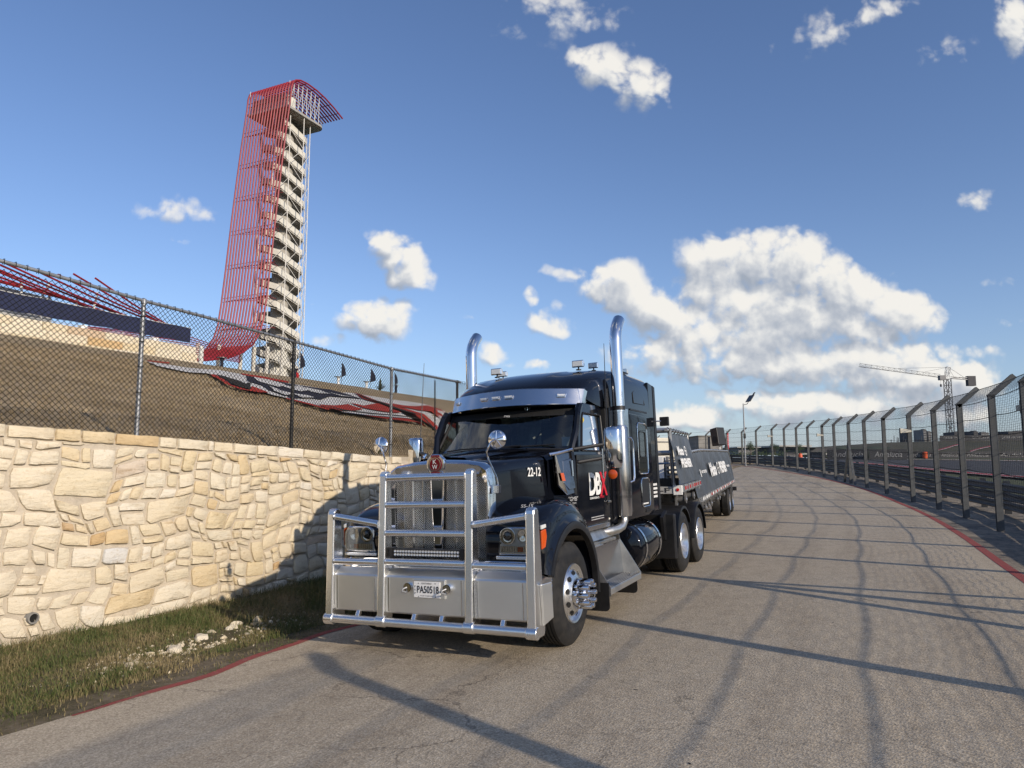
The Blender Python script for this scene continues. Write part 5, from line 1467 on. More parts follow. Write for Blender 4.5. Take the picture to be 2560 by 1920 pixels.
def clipseg(a, b2, lo, hi):
    (x0, z0), (x1, z1) = a, b2; t0, t1 = 0, 1
    for (p, q) in ((-(x1-x0), x0-lo[0]), (x1-x0, hi[0]-x0), (-(z1-z0), z0-lo[1]), (z1-z0, hi[1]-z0)):
        if abs(p) < 1e-9:
            if q < 0: return None
        else:
            r = q/p
            if p < 0: t0 = max(t0, r)
            else: t1 = min(t1, r)
    if t0 >= t1: return None
    return (x0+(x1-x0)*t0, z0+(z1-z0)*t0), (x0+(x1-x0)*t1, z0+(z1-z0)*t1)
k = -1.6
while k < 1.6:
    for sgn in (1, -1):
        a = (k-1*sgn*.75, .55); b2 = (k+1*sgn*.75, 2.05)
        r = clipseg(a, b2, (-.545, .825), (.545, 1.755))
        if r: mb.tube([(r[0][0], -.575+.004*sgn, r[0][1]), (r[1][0], -.575+.004*sgn, r[1][1])], .0032, 3, cap=False)
    k += p_
mb.build('grille_mesh', 'aluminium', surround, kind='stuff', recalc=False)
for x in (-.44, -.315, -.19, .19, .315, .44):
    MB().box((x-.012, -.60, .83), (x+.012, -.578, 1.755)).build('grille_bar', 'chrome_soft', surround, bevel=.004)
MB().prism([(-.085, -.60, 1.76), (.085, -.60, 1.76), (.07, -.60, 1.35), (.045, -.60, .98), (-.045, -.60, .98), (-.07, -.60, 1.35)], (0, -.035, 0)).build('centre_bar', 'chrome', surround, bevel=.018, seg=3)
for s in (1, -1): MB().prism([(s*.10, -.632, 1.80), (s*.50, -.632, 1.78), (s*.53, -.632, 1.84), (s*.44, -.632, 1.875), (s*.11, -.632, 1.90)], (0, .006, 0)).build('surround_recess', 'chrome_soft', surround)
# emblem
em = [(0.0,2.0),(.055,1.995),(.075,1.97),(.105,1.945),(.11,1.90),(.10,1.85),(.075,1.82),(.06,1.775),(-.06,1.775),(-.075,1.82),(-.10,1.85),(-.11,1.90),(-.105,1.945),(-.075,1.97),(-.055,1.995)]
eb = MB().prism([(x, -.655, z) for x, z in em], (0, .05, 0)).build('emblem', 'chrome', surround, bevel=.010)
MB().lathe([(0, .078), (-.008, .078), (-.008, 0)], (0, -.655, 1.893), 'y', 28).build('emblem_disc', 'emblem_red', surround)
mb = MB()
for k in range(5): mb.box((-.048+k*.021, -.662, 1.965), (-.036+k*.021, -.655, 1.99)); mb.box((-.048+k*.021, -.662, 1.78), (-.036+k*.021, -.655, 1.815))
mb.build('emblem_bars', 'emblem_red', surround)
MB().lathe([(-.001, .070), (-.010, .070), (-.010, .064), (-.001, .064)], (0, -.656, 1.893), 'y', 28).build('emblem_ring', 'chrome', surround)
text('K', 'emblem_letter', 'white_vinyl', surround, (-.022, -.664, 1.898), X, Z, .045, .042, depth=.003)
text('W', 'emblem_letter', 'white_vinyl', surround, (-.032, -.664, 1.843), X, Z, .045, .062, depth=.003)

# ---- front fenders
def fender(s):
    secs = []; cy, cz = .06, .52
    ro = [(-6,.775),(10,.80),(25,.845),(40,.90),(55,.935),(70,.955),(90,.965),(105,.985),(118,1.01),(130,1.03),(140,.98),(150,.85),(158,.78)]
    for i in range(33):
        th = -6+164*i/32; r = interp(th, ro); cc, ss = cos(radians(th)), sin(radians(th))
        def Q(x, rr): return Vector((s*x, cy+cc*rr, cz+ss*rr))
        flare = .0 if th < 100 else .02*smooth((th-100)/30)
        secs.append([Q(.66, .665), Q(1.205, .665), Q(1.24, .672), Q(1.252, .70), Q(1.245, .74), Q(1.215, .765 if r > .80 else r-.02), Q(1.205, .765+(r-.765)*.35), Q(1.185, .765+(r-.765)*.72), Q(1.135-flare, r-.012), Q(1.05, r), Q(.90, r+.012*ss), Q(.74, r+.03*ss), Q(.60, r+.05*ss)])
    return MB().loft(secs, caps=False)
for s in (1, -1):
    fn = fender(s).build('front_fender', 'black_paint', truck, smooth=True, angle=60)
    sec2 = []
    for i in range(33):
        th = -8+166*i/32; cc, ss = cos(radians(th)), sin(radians(th)); Q = lambda x, rr: Vector((s*x, .06+cc*rr, .52+ss*rr))
        sec2.append([Q(1.20, .655), Q(1.262, .660), Q(1.268, .70), Q(1.258, .735), Q(1.22, .74), Q(1.2, .69)])
    MB().loft(sec2, close=True).build('fender_flare', 'black_plastic', fn, smooth=True)
    # inner wheel well
    MB().add([(s*.70, -.65, .45), (s*.70, .75, .45), (s*.70, .75, 1.35), (s*.70, -.65, 1.35)], [(0, 1, 2, 3)]).build('wheel_well', 'black_flat', fn)
    # nose block that carries the headlamp
    ns = []
    for (y, x1, zt, zb) in ((-.66, 1.115, 1.285, .86), (-.62, 1.165, 1.315, .84), (-.50, 1.20, 1.36, .82), (-.30, 1.20, 1.40, .85)):
        ns.append([(s*.625, y, zb), (s*.625, y, zt), (s*(x1-.12), y, zt), (s*(x1-.03), y+.01, zt-.03), (s*x1, y+.03, zt-.10), (s*x1, y+.03, zb+.05), (s*(x1-.03), y, zb)])
    MB().loft(ns, close=True).build('fender_nose', 'black_paint', fn, smooth=True, angle=40, bevel=.012)
    # headlamp
    hx0, hx1, hz0, hz1 = .735, 1.10, .985, 1.255
    def hl(pts, y, d, nm, mt, par, **k): return MB().prism([(s*x, y, z) for x, z in pts], (0, d, 0)).build(nm, mt, par, **k)
    frame = [(hx0, hz0), (hx1+.02, hz0-.0), (hx1+.045, hz0+.06), (hx1+.04, hz1-.06), (hx1, hz1+.0), (hx0+.10, hz1), (hx0+.03, hz1-.03)]
    lamp_ = hl(frame, -.655, -.045, 'headlight', 'chrome_soft', fn, bevel=.012)
    cav = [(x*.94+.055, (z-1.12)*.86+1.12) for x, z in frame]
    hl(cav, -.704, .002, 'reflector_back', 'lamp_bowl', lamp_)
    MB().lathe([(0, .075), (-.004, .078), (-.010, .082), (-.012, .076), (-.002, .04), (.0, 0)], (s*.845, -.708, 1.17), 'y', 24).build('projector', 'chrome', lamp_, smooth=True)
    MB().lathe([(0, .045), (-.016, .035), (-.022, 0)], (s*.845, -.716, 1.17), 'y', 20).build('projector_lens', 'glass_dark', lamp_, smooth=True)
    MB().lathe([(0, .060), (-.008, .062), (-.008, .054), (.0, .0)], (s*1.01, -.708, 1.175), 'y', 24).build('high_beam', 'chrome', lamp_, smooth=True)
    mbb = MB()
    for k in range(12): mbb.box((s*(.775+k*.026)-.010, -.718, 1.015), (s*(.775+k*.026)+.010, -.708, 1.075))
    mbb.build('fluting', 'chrome_soft', lamp_)
    MB().box((s*.98-.028, -.722, 1.022), (s*.98+.028, -.716, 1.068)).build('indicator_bulb', 'orange_lens', lamp_)
    hl(cav, -.726, .003, 'lens', 'clear_lens', lamp_)
    MB().prism([(s*(hx0-.02), -.66, .945), (s*(hx1+.03), -.66, .945), (s*(hx1+.03), -.66, .978), (s*(hx0-.02), -.66, .978)], (0, -.06, 0)).build('lamp_sill', 'aluminium', fn, bevel=.006)
    # side turn lamp
    tl = MB().prism([(s*1.17, -.67, 1.22), (s*1.19, -.60, 1.235), (s*1.19, -.585, 1.16), (s*1.19, -.62, 1.06), (s*1.17, -.67, 1.04)], (s*.02, .0, 0)).build('turn_lamp', 'orange_lens', fn, bevel=.01)
    MB().prism([(s*1.17, -.67, 1.27), (s*1.19, -.60, 1.28), (s*1.19, -.595, 1.245), (s*1.17, -.67, 1.23)], (s*.02, 0, 0)).build('clear_section', 'glass_lamp', tl, bevel=.006)
    MB().prism([(s*1.13, .05, 1.40), (s*1.13, .19, 1.385), (s*1.16, .19, 1.31), (s*1.16, .05, 1.325)], (s*.035, 0, .01)).build('fender_marker', 'glass_lamp', fn, bevel=.008)
    MB().prism([(s*1.172, .095, 1.375), (s*1.172, .145, 1.37), (s*1.19, .145, 1.34), (s*1.19, .095, 1.345)], (s*.008, 0, .0)).build('marker_bulb', 'orange_lens', fn)

# ---- chrome bumper behind the bull bar
secs = []
for (x, y) in ((-1.20, -.55), (-1.17, -.66), (-1.05, -.72), (-.5, -.76), (0, -.77), (.5, -.76), (1.05, -.72), (1.17, -.66), (1.20, -.55)):
    secs.append([(x, y+.03, .46), (x, y, .50), (x, y, .88), (x, y+.03, .925), (x, y+.07, .925), (x, y+.07, .46)])
MB().loft(secs, close=True).build('bumper', 'chrome', truck, smooth=True, angle=35)

# ---- bull bar
bull = bpy.data.objects.new('bull_bar', None); COL.objects.link(bull); bull.parent = truck; MW[bull.name] = MW[truck.name]; bull.empty_display_size = .1
AL = 'aluminium'
def upright(x, w, zb, zt, yb, yt, depb, dept, nm='upright'):
    """flat oval plate: rounded top and bottom, deeper at its foot"""
    pts = []
    for k in range(7): a = pi*k/6; pts.append((yt+dept/2-cos(a)*dept/2, zt-dept/2+sin(a)*dept/2))       # over the top, front to back
    for k in range(5): a = pi*.5*k/4; pts.append((yb+depb-.03+.03*cos(a)*1.0, zb+.08-.08*sin(a)*1.0))
    for k in range(5): a = pi*.5*k/4; pts.append((yb+.045-.045*sin(a), zb+.05-.05*cos(a)))
    o = MB().prism([(x-w/2, y, z) for y, z in pts], (w, 0, 0)).build(nm, AL, bull, bevel=.014, seg=3)
    o.data.polygons.foreach_set('use_smooth', [False]*len(o.data.polygons))
    return o
for s in (1, -1):
    u1 = upright(s*.512, .088, .275, 1.835, -.945, -.875, .17, .10)
    u2 = upright(s*1.170, .092, .262, 1.455, -.945, -.905, .23, .12)
    for (uu, xx, zc, yc) in ((u1, s*.512, .325, -.915), (u2, s*1.17, .315, -.915)):
        MB().tube([(xx-.056, yc, zc), (xx+.056, yc, zc)], .058, 20).build('foot_sleeve', AL, uu, smooth=True, bevel=.006)
    # weld bead down the inner edge of the box
    mbw = MB(); zz = .42
    while zz < .78: mbw.cbox((s*.590, -.922, zz), (.011, .010, .009)); zz += .013
    mbw.build('weld_bead', AL, bull)
    if s == 1: pass
def yb_(z): return -.905+.06*(z-.3)/1.5
for z in (1.765, 1.488, 1.203, .916):
    MB().tube([(-.47, yb_(z), z), (.47, yb_(z), z)], .036, 20).build('cross_tube', AL, bull, smooth=True)
for s in (1, -1):
    MB().tube([(s*.555, yb_(1.30), 1.290), (s*1.128, -.875, 1.372)], .035, 20).build('side_tube', AL, bull, smooth=True)
    MB().tube([(s*.555, yb_(.9), .905), (s*1.128, -.885, .905)], .035, 20).build('side_tube', AL, bull, smooth=True)
    for (x, z, r) in ((s*.558, 1.290, .041), (s*1.125, 1.372, .041), (s*.558, .905, .041), (s*1.125, .905, .041)):
        MB().tube([(x-.005, -.885, z), (x+.005, -.885, z)], r, 20).build('weld_ring', 'chrome_soft', bull, smooth=True)
for z in (1.765, 1.488, 1.203, .916):
    for s in (1, -1): MB().tube([(s*.462, yb_(z), z), (s*.470, yb_(z), z)], .042, 20).build('weld_ring', 'chrome_soft', bull, smooth=True)
for a, b2 in ((-1.115, -.566), (-.458, .458), (.566, 1.115)):
    MB().tube([(a, -.915, .320), (b2, -.915, .320)], .045, 20).build('bottom_tube', AL, bull, smooth=True)
# lower plates with a sloping top ledge
for a, b2 in ((-1.120, -.560), (-.465, .465), (.560, 1.120)):
    secs = [[(x, -.885, .405), (x, -.905, .42), (x, -.905, .765), (x, -.895, .782), (x, -.80, .845), (x, -.80, .405)] for x in (a, b2)]
    pl_ = MB().loft(secs, close=True).build('plate', 'aluminium_plate', bull, bevel=.006)
    MB().box((a+.035, -.909, .428), (a+.045, -.905, .76)).build('seam', 'chrome_soft', pl_)
    MB().box((b2-.045, -.909, .428), (b2-.035, -.905, .76)).build('seam', 'chrome_soft', pl_)
for x in (-.82, -.13, .19, .86):
    MB().prism([(x-.022, -.89, .425), (x+.022, -.89, .425), (x+.022, -.93, .34), (x-.022, -.93, .34)], (0, .05, 0)).build('bracket', AL, bull, bevel=.006)
for s in (1, -1): MB().prism([(s*1.218, -.83, .74), (s*1.27, -.70, .75), (s*1.27, -.68, .42), (s*1.218, -.80, .36)], (s*.02, 0, 0)).build('side_plate', 'aluminium_plate', bull, bevel=.006)
mb = MB()
for s in (1, -1): mb.box((s*.45-.03, -.80, .45), (s*.45+.03, -.3, .75))
mb.build('mount_arm', 'black_plastic', bull)
# towing eyes
for x in (-.178, .277):
    e_ = MB().lathe([(-.04, .040), (-.04, .0)], (x, -.905, .675), 'y', 20).lathe([(0, .046), (-.035, .046), (-.035, .026), (0, .026)], (x, -.905, .675), 'y', 24).build('tow_eye', 'chrome', bull, smooth=True)
    MB().tube([(x+.0, -.93, .68), (x-.03, -.975, .665), (x-.035, -.98, .64), (x-.005, -.95, .63)], .010, 8).build('shackle', 'galvanised', bull, smooth=True)
# number plate
pt = bpy.data.objects.new('number_plate', None); COL.objects.link(pt); pt.parent = truck; MW[pt.name] = MW[truck.name]
MB().box((-.125, -.922, .575), (.245, -.908, .755)).build('plate_holder', 'aluminium_plate', pt, bevel=.004)
MB().box((-.108, -.932, .582), (.200, -.922, .738)).build('plate_face', 'white_paint', pt, bevel=.008, seg=3)
text('ONTARIO', 'plate_letters', 'dark_text', pt, (-.015, -.933, .713), X, Z, .017, .118)
text('PA50518', 'plate_letters', 'dark_text', pt, (-.065, -.933, .628), X, Z, .070, .250, bold=.015)
text('YOURS TO DISCOVER', 'plate_letters', 'dark_text', pt, (-.03, -.933, .597), X, Z, .011, .15)
for k, ch in enumerate('PRP'): text(ch, 'plate_letters', 'dark_text', pt, (-.094, -.933, .680-k*.032), X, Z, .018, .013)
mb = MB()
for (x, z) in ((-.05, .72), (.145, .722), (-.05, .594), (.145, .594)): mb.disc((x, -.9335, z), (0, -1, 0), .006, 8)
mb.build('plate_bolts', 'frame_grey', pt, recalc=False)
# light bar
lb = MB().box((-.40, -.86, .965), (.40, -.79, 1.045)).build('light_bar', 'black_plastic', truck, bevel=.006)
mb = MB()
for r_ in range(2):
    for k in range(23): mb.lathe([(-.001, .0135), (-.008, .0125), (-.003, 0)], (-.372+k*.0338, -.861, .988+r_*.033), 'y', 8)
mb.build('led_lens', 'led', lb, smooth=True)
for s in (1, -1): MB().box((s*.42-.02, -.87, .955), (s*.42+.02, -.78, 1.055)).build('end_bracket', 'black_plastic', lb)

# ---- hood mirrors
for s in (1, -1):
    c = Vector((s*.715, -.62, 2.12)); t_ = Vector((s*.10, -1, .03)).normalized()
    mir = MB().tube([c+t_*.035, c+t_*.030, c+t_*.012, c-t_*.0], [.0, .05, .092, .097], 32, cap=False).tube([c, c-t_*.012], [.097, .093], 32).build('hood_mirror', 'chrome', truck, smooth=True, angle=50)
    mb = MB()
    for k in range(5):
        a = 2*pi*k/5+.3; u = Vector((cos(a), 0, sin(a))); mb.tube([c+t_*.040, c+t_*.022+u*.085], .004, 5)
    mb.build('mirror_ribs', 'chrome', mir, smooth=True)
    MB().tube([c+t_*.04, c+t_*.05+Vector((-s*.05, -.01, -.03)), c+Vector((-s*.09, -.07, -.12)), c+Vector((-s*.09, -.03, -.20)), (s*.685, -.60, 1.74), (s*.685, -.57, 1.66)], .0095, 8).build('mirror_arm', 'chrome', mir, smooth=True)
    MB().box((s*.67-.022, -.60, 1.58), (s*.67+.030, -.53, 1.665)).build('mirror_base', 'chrome', mir, bevel=.006)

# ---- cab
secs = []
for (z, w) in ((1.05, 1.035), (1.4, 1.045), (1.9, 1.035), (2.0, 1.02)):
    secs.append([(-w, 2.02, z), (-w, .75, z), (-w+.02, .72, z), (w-.02, .72, z), (w, .75, z), (w, 2.02, z)])
cab = MB().loft(secs, close=True).build('cab', 'black_paint', truck, smooth=True, angle=30)
# belt top (cowl shelf) closes below the windscreen
MB().add([(-.93, .92, 2.03), (.93, .92, 2.03), (1.0, .95, 2.0), (1.0, 2.0, 2.0), (-1.0, 2.0, 2.0), (-1.0, .95, 2.0)], [(0, 1, 2, 3, 4, 5)]).build('cowl_shelf', 'black_plastic', cab)
# windscreen, bowed
NW = 10
def wsp(f, t):      # f -1..1 across, t 0 bottom ..1 top
    w = .935+(.905-.935)*t; y = .70+(1.12-.70)*t + .20*f*f; z = 2.035+(2.545-2.035)*t+(.0 if t else .03*(1-f*f))
    return Vector((w*f, y, z))
secs = [[wsp(-1+2*i/NW, t) for i in range(NW+1)] for t in (0, .33, .66, 1.0)]
MB().loft(secs).build('windscreen', 'windscreen_glass', cab, smooth=True, angle=80)
mb = MB(); mb.tube([wsp(-1+2*i/NW, 0)+Vector((0, -.01, -.005)) for i in range(NW+1)], .014, 6); mb.tube([wsp(1, t/4) for t in range(5)], .020, 6); mb.tube([wsp(-1, t/4) for t in range(5)], .020, 6)
mb.build('windscreen_seal', 'black_plastic', cab, smooth=True)
mb = MB().loft([[wsp(-1+2*i/NW, .86)+Vector((0, -.004, 0)) for i in range(NW+1)], [wsp(-1+2*i/NW, 1.03)+Vector((0, -.004, 0)) for i in range(NW+1)]]).build('sunband', 'black_flat', cab)
text('DBX', 'windscreen_sticker', 'white_vinyl', cab, wsp(.03, .90)+Vector((-.05, -.014, -.02)), X, Vector((0, .3, 1)), .030, .085)
for (x0, y0, x1, y1) in ((-.45, .72, .35, .735), (.1, .72, .75, .84)):
    MB().tube([(x0-.2, y0-.03, 2.065), (x0, y0-.01, 2.085), (x1, y1, 2.10)], .010, 6).build('wiper', 'black_plastic', cab)
# pillars and side window frames
for s in (1, -1):
    ou = [(.90, 1.99), (1.10, 2.55), (1.30, 2.62), (2.02, 2.62), (2.02, 1.99)]
    iw = [(1.02, 2.02), (1.175, 2.44), (1.24, 2.49), (1.88, 2.49), (1.86, 2.02)]
    xs = lambda z: s*(1.02-.05*(z-2.0)/.6)
    fr_ = MB().ring([(xs(z), y, z) for y, z in ou], [(xs(z), y, z) for y, z in iw], (-s*.05, 0, 0)).build('door_frame', 'black_paint', cab, bevel=.01)
    MB().add([(xs(z)-s*.02, y, z) for y, z in iw], [(0, 1, 2, 3, 4)]).build('side_window', 'window_glass', cab)
    MB().tube([(xs(z)+s*.004, y, z) for y, z in iw]+[(xs(2.02)+s*.004, 1.02, 2.02)], .012, 6).build('window_seal', 'black_plastic', cab, smooth=True)
    MB().tube([(s*.935, .895, 2.03), (s*.97, .98, 2.25), (s*.955, 1.12, 2.50), (s*.95, 1.2, 2.58)], .045, 8).build('pillar', 'black_paint', cab, smooth=True)
    # door skin, proud of the cab side
    dpts = [(.775, 1.125), (.765, 1.97), (1.93, 1.98), (1.93, 1.125)]
    door = MB().prism([(s*1.036, y, z) for y, z in dpts], (s*.014, 0, 0)).build('door', 'black_paint', truck, bevel=.008, seg=3)
    mb = MB().disc((s*1.054, 1.865, 1.385), (s, 0, 0), .065, 20).build('handle_recess', 'black_flat', door, recalc=False)
    MB().box((s*1.06-.012, 1.80, 1.355), (s*1.06+.018, 1.93, 1.385)).build('door_handle', 'chrome', door, bevel=.008)
    MB().box((s*1.035-.02, .79, 1.055), (s*1.035+.012, 1.92, 1.115)).build('kick_strip', 'chrome_soft', door, bevel=.005)
# interior
MB().box((-.9, .95, 1.98), (.9, 1.30, 2.08)).build('dashboard', 'black_plastic', cab, bevel=.03)
for x in (-.48, .48):
    MB().box((x-.24, 1.60, 1.95), (x+.24, 1.74, 2.42)).box((x-.12, 1.62, 2.42), (x+.12, 1.70, 2.53)).build('seat', 'seat_cloth', cab, bevel=.04)
MB().lathe([(-.01, .20), (.01, .215), (.02, .20), (.0, .19), (-.01, .20)], (.48, 1.36, 2.13), 'y', 24).build('steering_wheel', 'black_plastic', cab, smooth=True)
secs = []
for i in range(41): x = -.92+i*.046; secs.append([(x, 1.93+.025*sin(i*1.9), 2.0), (x, 1.93+.02*sin(i*1.9+.4), 2.56)])
MB().loft(secs).build('curtain', 'curtain', cab, smooth=True, angle=80)
MB().box((.70, 1.2, 2.05), (.86, 1.24, 2.2)).build('paper', 'white_paint', cab)

# ---- sleeper and roof
secs = []
for (z, w) in ((1.07, 1.045), (1.14, 1.07), (2.55, 1.07), (2.62, 1.068)):
    secs.append([(-w, 4.12, z), (-w, 2.16, z), (-w+.03, 2.10, z), (w-.03, 2.10, z), (w, 2.16, z), (w, 4.12, z)])
slp = MB().loft(secs, close=True).build('sleeper', 'black_paint', truck, smooth=True, angle=30)
MB().box((-1.02, 1.98, 1.1), (1.02, 2.12, 2.6)).build('gap_seal', 'black_flat', slp)
roofst = [(1.13,2.66,2.72,.90,.28),(1.17,2.70,2.80,.925,.27),(1.30,2.66,2.90,.96,.24),(1.55,2.62,3.02,.985,.20),(1.85,2.60,3.11,1.01,.15),(2.15,2.60,3.165,1.03,.10),(2.5,2.60,3.195,1.05,.05),(3.0,2.60,3.21,1.062,0),(3.6,2.60,3.215,1.068,0),(4.12,2.60,3.215,1.07,0)]
secs = []
for (y, zb, zt, w, sweep) in roofst:
    hgt = zt-zb; half = []; qq = max(0, min(1, (y-1.2)/1.6))
    for (fx, fz, dy) in ((0, 1.0, 0), (.30, .995, .02), (.42, .985, .06), (.46, .955, .07), (.60, .950+.04*qq, .2), (.80, .925+.055*qq, .5), (.91, .85+.10*qq, .75), (.965, .70+.17*qq, .9), (.99, .45+.2*qq, 1), (1.0, .15, 1), (1.0, 0, 1)):
        zz = zb+hgt*fz
        half.append((w*fx, y+sweep*dy, zz))
    secs.append(mirror_section(half))
roof = MB().loft(secs).build('roof_fairing', 'black_paint', truck, smooth=True, angle=70)
MB().loft([[p for p in secs[0]], [(p[0]*.97, p[1]+.1, 2.60) for p in secs[0]]]).build('roof_underside', 'black_flat', roof)
MB().add([(-1.05, 4.125, 1.1), (1.05, 4.125, 1.1), (1.05, 4.125, 2.6), (.98, 4.125, 3.12), (.6, 4.125, 3.2), (-.6, 4.125, 3.2), (-.98, 4.125, 3.12), (-1.05, 4.125, 2.6)], [(0, 1, 2, 3, 4, 5, 6, 7)]).build('rear_wall', 'black_plastic', slp)
for s in (1, -1):
    # thin black strip painting in the gap's shade behind the roof's front corner
    MB().prism([(s*1.03, 1.95, 2.60), (s*1.035, 1.97, 2.84), (s*1.04, 2.06, 2.86), (s*1.045, 2.08, 2.60)], (s*.010, 0, 0)).build('roof_gap_shade', 'black_flat', roof)
    # side extender
    MB().prism([(s*1.02, 4.13, 1.10), (s*1.02, 4.13, 3.15), (s*1.02, 4.50, 3.12), (s*1.02, 4.53, 1.10)], (s*.045, 0, 0)).build('side_extender', 'black_paint', truck, bevel=.012)
    MB().prism([(s*1.06, 4.43, 1.12), (s*1.06, 4.41, 3.12), (s*1.06, 4.535, 3.10), (s*1.06, 4.565, 1.12)], (s*.012, 0, 0)).build('extender_edge', 'black_plastic', truck)
    # sleeper windows and hatches with thin bright frames
    def rrect(y0, y1, z0, z1, r, k=4):
        pts = []
        for (cy_, cz_, a0) in ((y1-r, z1-r, 0), (y0+r, z1-r, 90), (y0+r, z0+r, 180), (y1-r, z0+r, 270)):
            for i in range(k+1): a = radians(a0+90*i/k); pts.append((cy_+r*cos(a), cz_+r*sin(a)))
        return pts
    for (y0, y1, z0, z1, mt, nm) in ((3.32, 3.86, 1.70, 2.46, 'glass_dark', 'sleeper_window'), (3.40, 3.87, 1.21, 1.63, 'black_plastic', 'luggage_door')):
        q = rrect(y0, y1, z0, z1, .08)
        o = MB().prism([(s*1.070, y, z) for y, z in q], (s*.006, 0, 0)).build(nm, mt, slp)
        MB().tube([(s*1.078, y, z) for y, z in q+q[:1]], .009, 6).build('bright_frame', 'chrome', o, smooth=True)
    q = rrect(3.40, 3.75, 1.95, 2.33, .05); MB().tube([(s*1.082, y, z) for y, z in q+q[:1]], .008, 5).build('vent_frame', 'black_plastic', slp)
    q = [(3.23, 2.90), (3.42, 2.985), (3.80, 3.03), (3.85, 2.76), (3.24, 2.75), (3.23, 2.90)]
    xr = lambda z: s*(1.066 - .05*max(0, (z-2.8)/.3)**1.5)
    MB().tube([(xr(z)+s*.003, y, z) for y, z in q], .006, 5).build('roof_window_seam', 'black_flat', roof)
    MB().box((s*1.072-.004, 3.02, 2.63), (s*1.072+.004, 3.95, 2.655)).build('gutter', 'black_plastic', slp)
    mb = MB()
    for k in range(34): mb.disc((s*1.0725, 2.95+k*.031, 2.575), (s, 0, 0), .006, 6)
    mb.build('rivets', 'chrome_soft', slp, kind='stuff', recalc=False)
    MB().prism([(s*1.07, 3.62, 1.12), (s*1.07, 3.85, 1.12), (s*1.07, 3.85, 1.17), (s*1.07, 3.62, 1.17)], (s*.006, 0, 0)).build('access_plate', 'black_flat', slp)
    # roof spot lamps
    for (yy, xx, sc, zz) in ((2.12, .63, .82, 3.165), (2.50, .72, .70, 3.18)):
        M2 = Matrix.Translation((s*xx, yy, zz+.075)) @ Matrix.Scale(sc, 4)
        sp_ = MB().loft([[(-.10, -.05, -.055), (.10, -.05, -.055), (.10, -.05, .055), (-.10, -.05, .055)], [(-.105, -.03, -.06), (.105, -.03, -.06), (.105, -.03, .06), (-.105, -.03, .06)], [(-.085, .06, -.045), (.085, .06, -.045), (.085, .06, .045), (-.085, .06, .045)]], close=True).build('spot_lamp', 'chrome', roof, M=M2, bevel=.010)
        MB().box((-.085, -.056, -.043), (.085, -.049, .043)).build('spot_lens', 'glass_lamp', sp_, M=M2, bevel=.003)
        MB().tube([(0, 0, -.05), (0, 0, -.10)], .014, 8).lathe([(-.105, .045), (-.09, .045), (-.085, .012)], (0, 0, 0), 'z', 12).build('spot_mount', 'black_plastic', sp_, M=M2)
MB().loft([[(.86, 2.95, 3.235), (.98, 2.95, 3.235), (.98, 2.95, 3.20), (.86, 2.95, 3.20)], [(.84, 3.2, 3.27), (1.0, 3.2, 3.27), (1.0, 3.2, 3.20), (.84, 3.2, 3.20)], [(.86, 3.36, 3.255), (.98, 3.36, 3.255), (.98, 3.36, 3.20), (.86, 3.36, 3.20)]], close=True).build('roof_beacon', 'chrome_soft', roof, bevel=.01)

# ---- chrome visor with marker lamps
def vis(f, t):      # f across, t 0 bottom 1 top
    w = .935+.01*t; y = (1.00+.33*f*f)*1.0 + .10*t ; z = 2.615+(.205)*t - .015*f*f
    if abs(f) > .97: y += .03
    return Vector((w*f, y-.035, z))
fs_ = [-1, -.95, -.8, -.6, -.4, -.2, -.012, .012, .2, .4, .6, .8, .95, 1]
secs = [[vis(f, 0) for f in fs_], [vis(f, 1)+Vector((0, -.0, 0)) for f in fs_]]
visor = MB().loft(secs).loft([[vis(f, 0)+Vector((0, .012, .0)) for f in fs_], [vis(f, 1)+Vector((0, .012, 0)) for f in fs_]]).loft([[vis(f, 1) for f in fs_], [vis(f, 1)+Vector((0, .14, .03)) for f in fs_]]).build('visor', 'chrome_soft', truck, smooth=True, angle=25, recalc=False)
MB().tube([vis(f, 0) for f in fs_], .009, 6).build('visor_lip', 'chrome', visor, smooth=True)
for s in (1, -1): MB().prism([vis(s*1, 0), vis(s*1, 1), vis(s*1, 1)+Vector((s*.0, .20, -.04)), vis(s, 0)+Vector((0, .14, .02))], (-s*.012, 0, 0)).build('visor_cheek', 'chrome', visor)
for x in (-.80, -.30, -.115, .07, .71):
    f = x/.94; c = vis(f, .55); tan = (vis(f+.03, .55)-vis(f-.03, .55)).normalized(); upv = Vector((0, .43, .9)).normalized(); nr_ = tan.cross(upv)
    q = [(-.070, .022), (.070, .022), (.055, -.022), (-.055, -.022)]
    lm = MB().prism([c+tan*a+upv*b2+nr_*.004 for a, b2 in q], nr_*.014).build('marker_lamp', 'chrome', visor, bevel=.005)
    MB().prism([c+tan*a*.75+upv*b2*.55+nr_*.019 for a, b2 in q], nr_*.003).build('marker_lens', 'glass_lamp', lm)
    mb = MB()
    for k in range(4): mb.disc(c+tan*(-.036+k*.024)+nr_*.0235, nr_, .007, 8)
    mb.build('marker_led', 'led', lm, recalc=False)

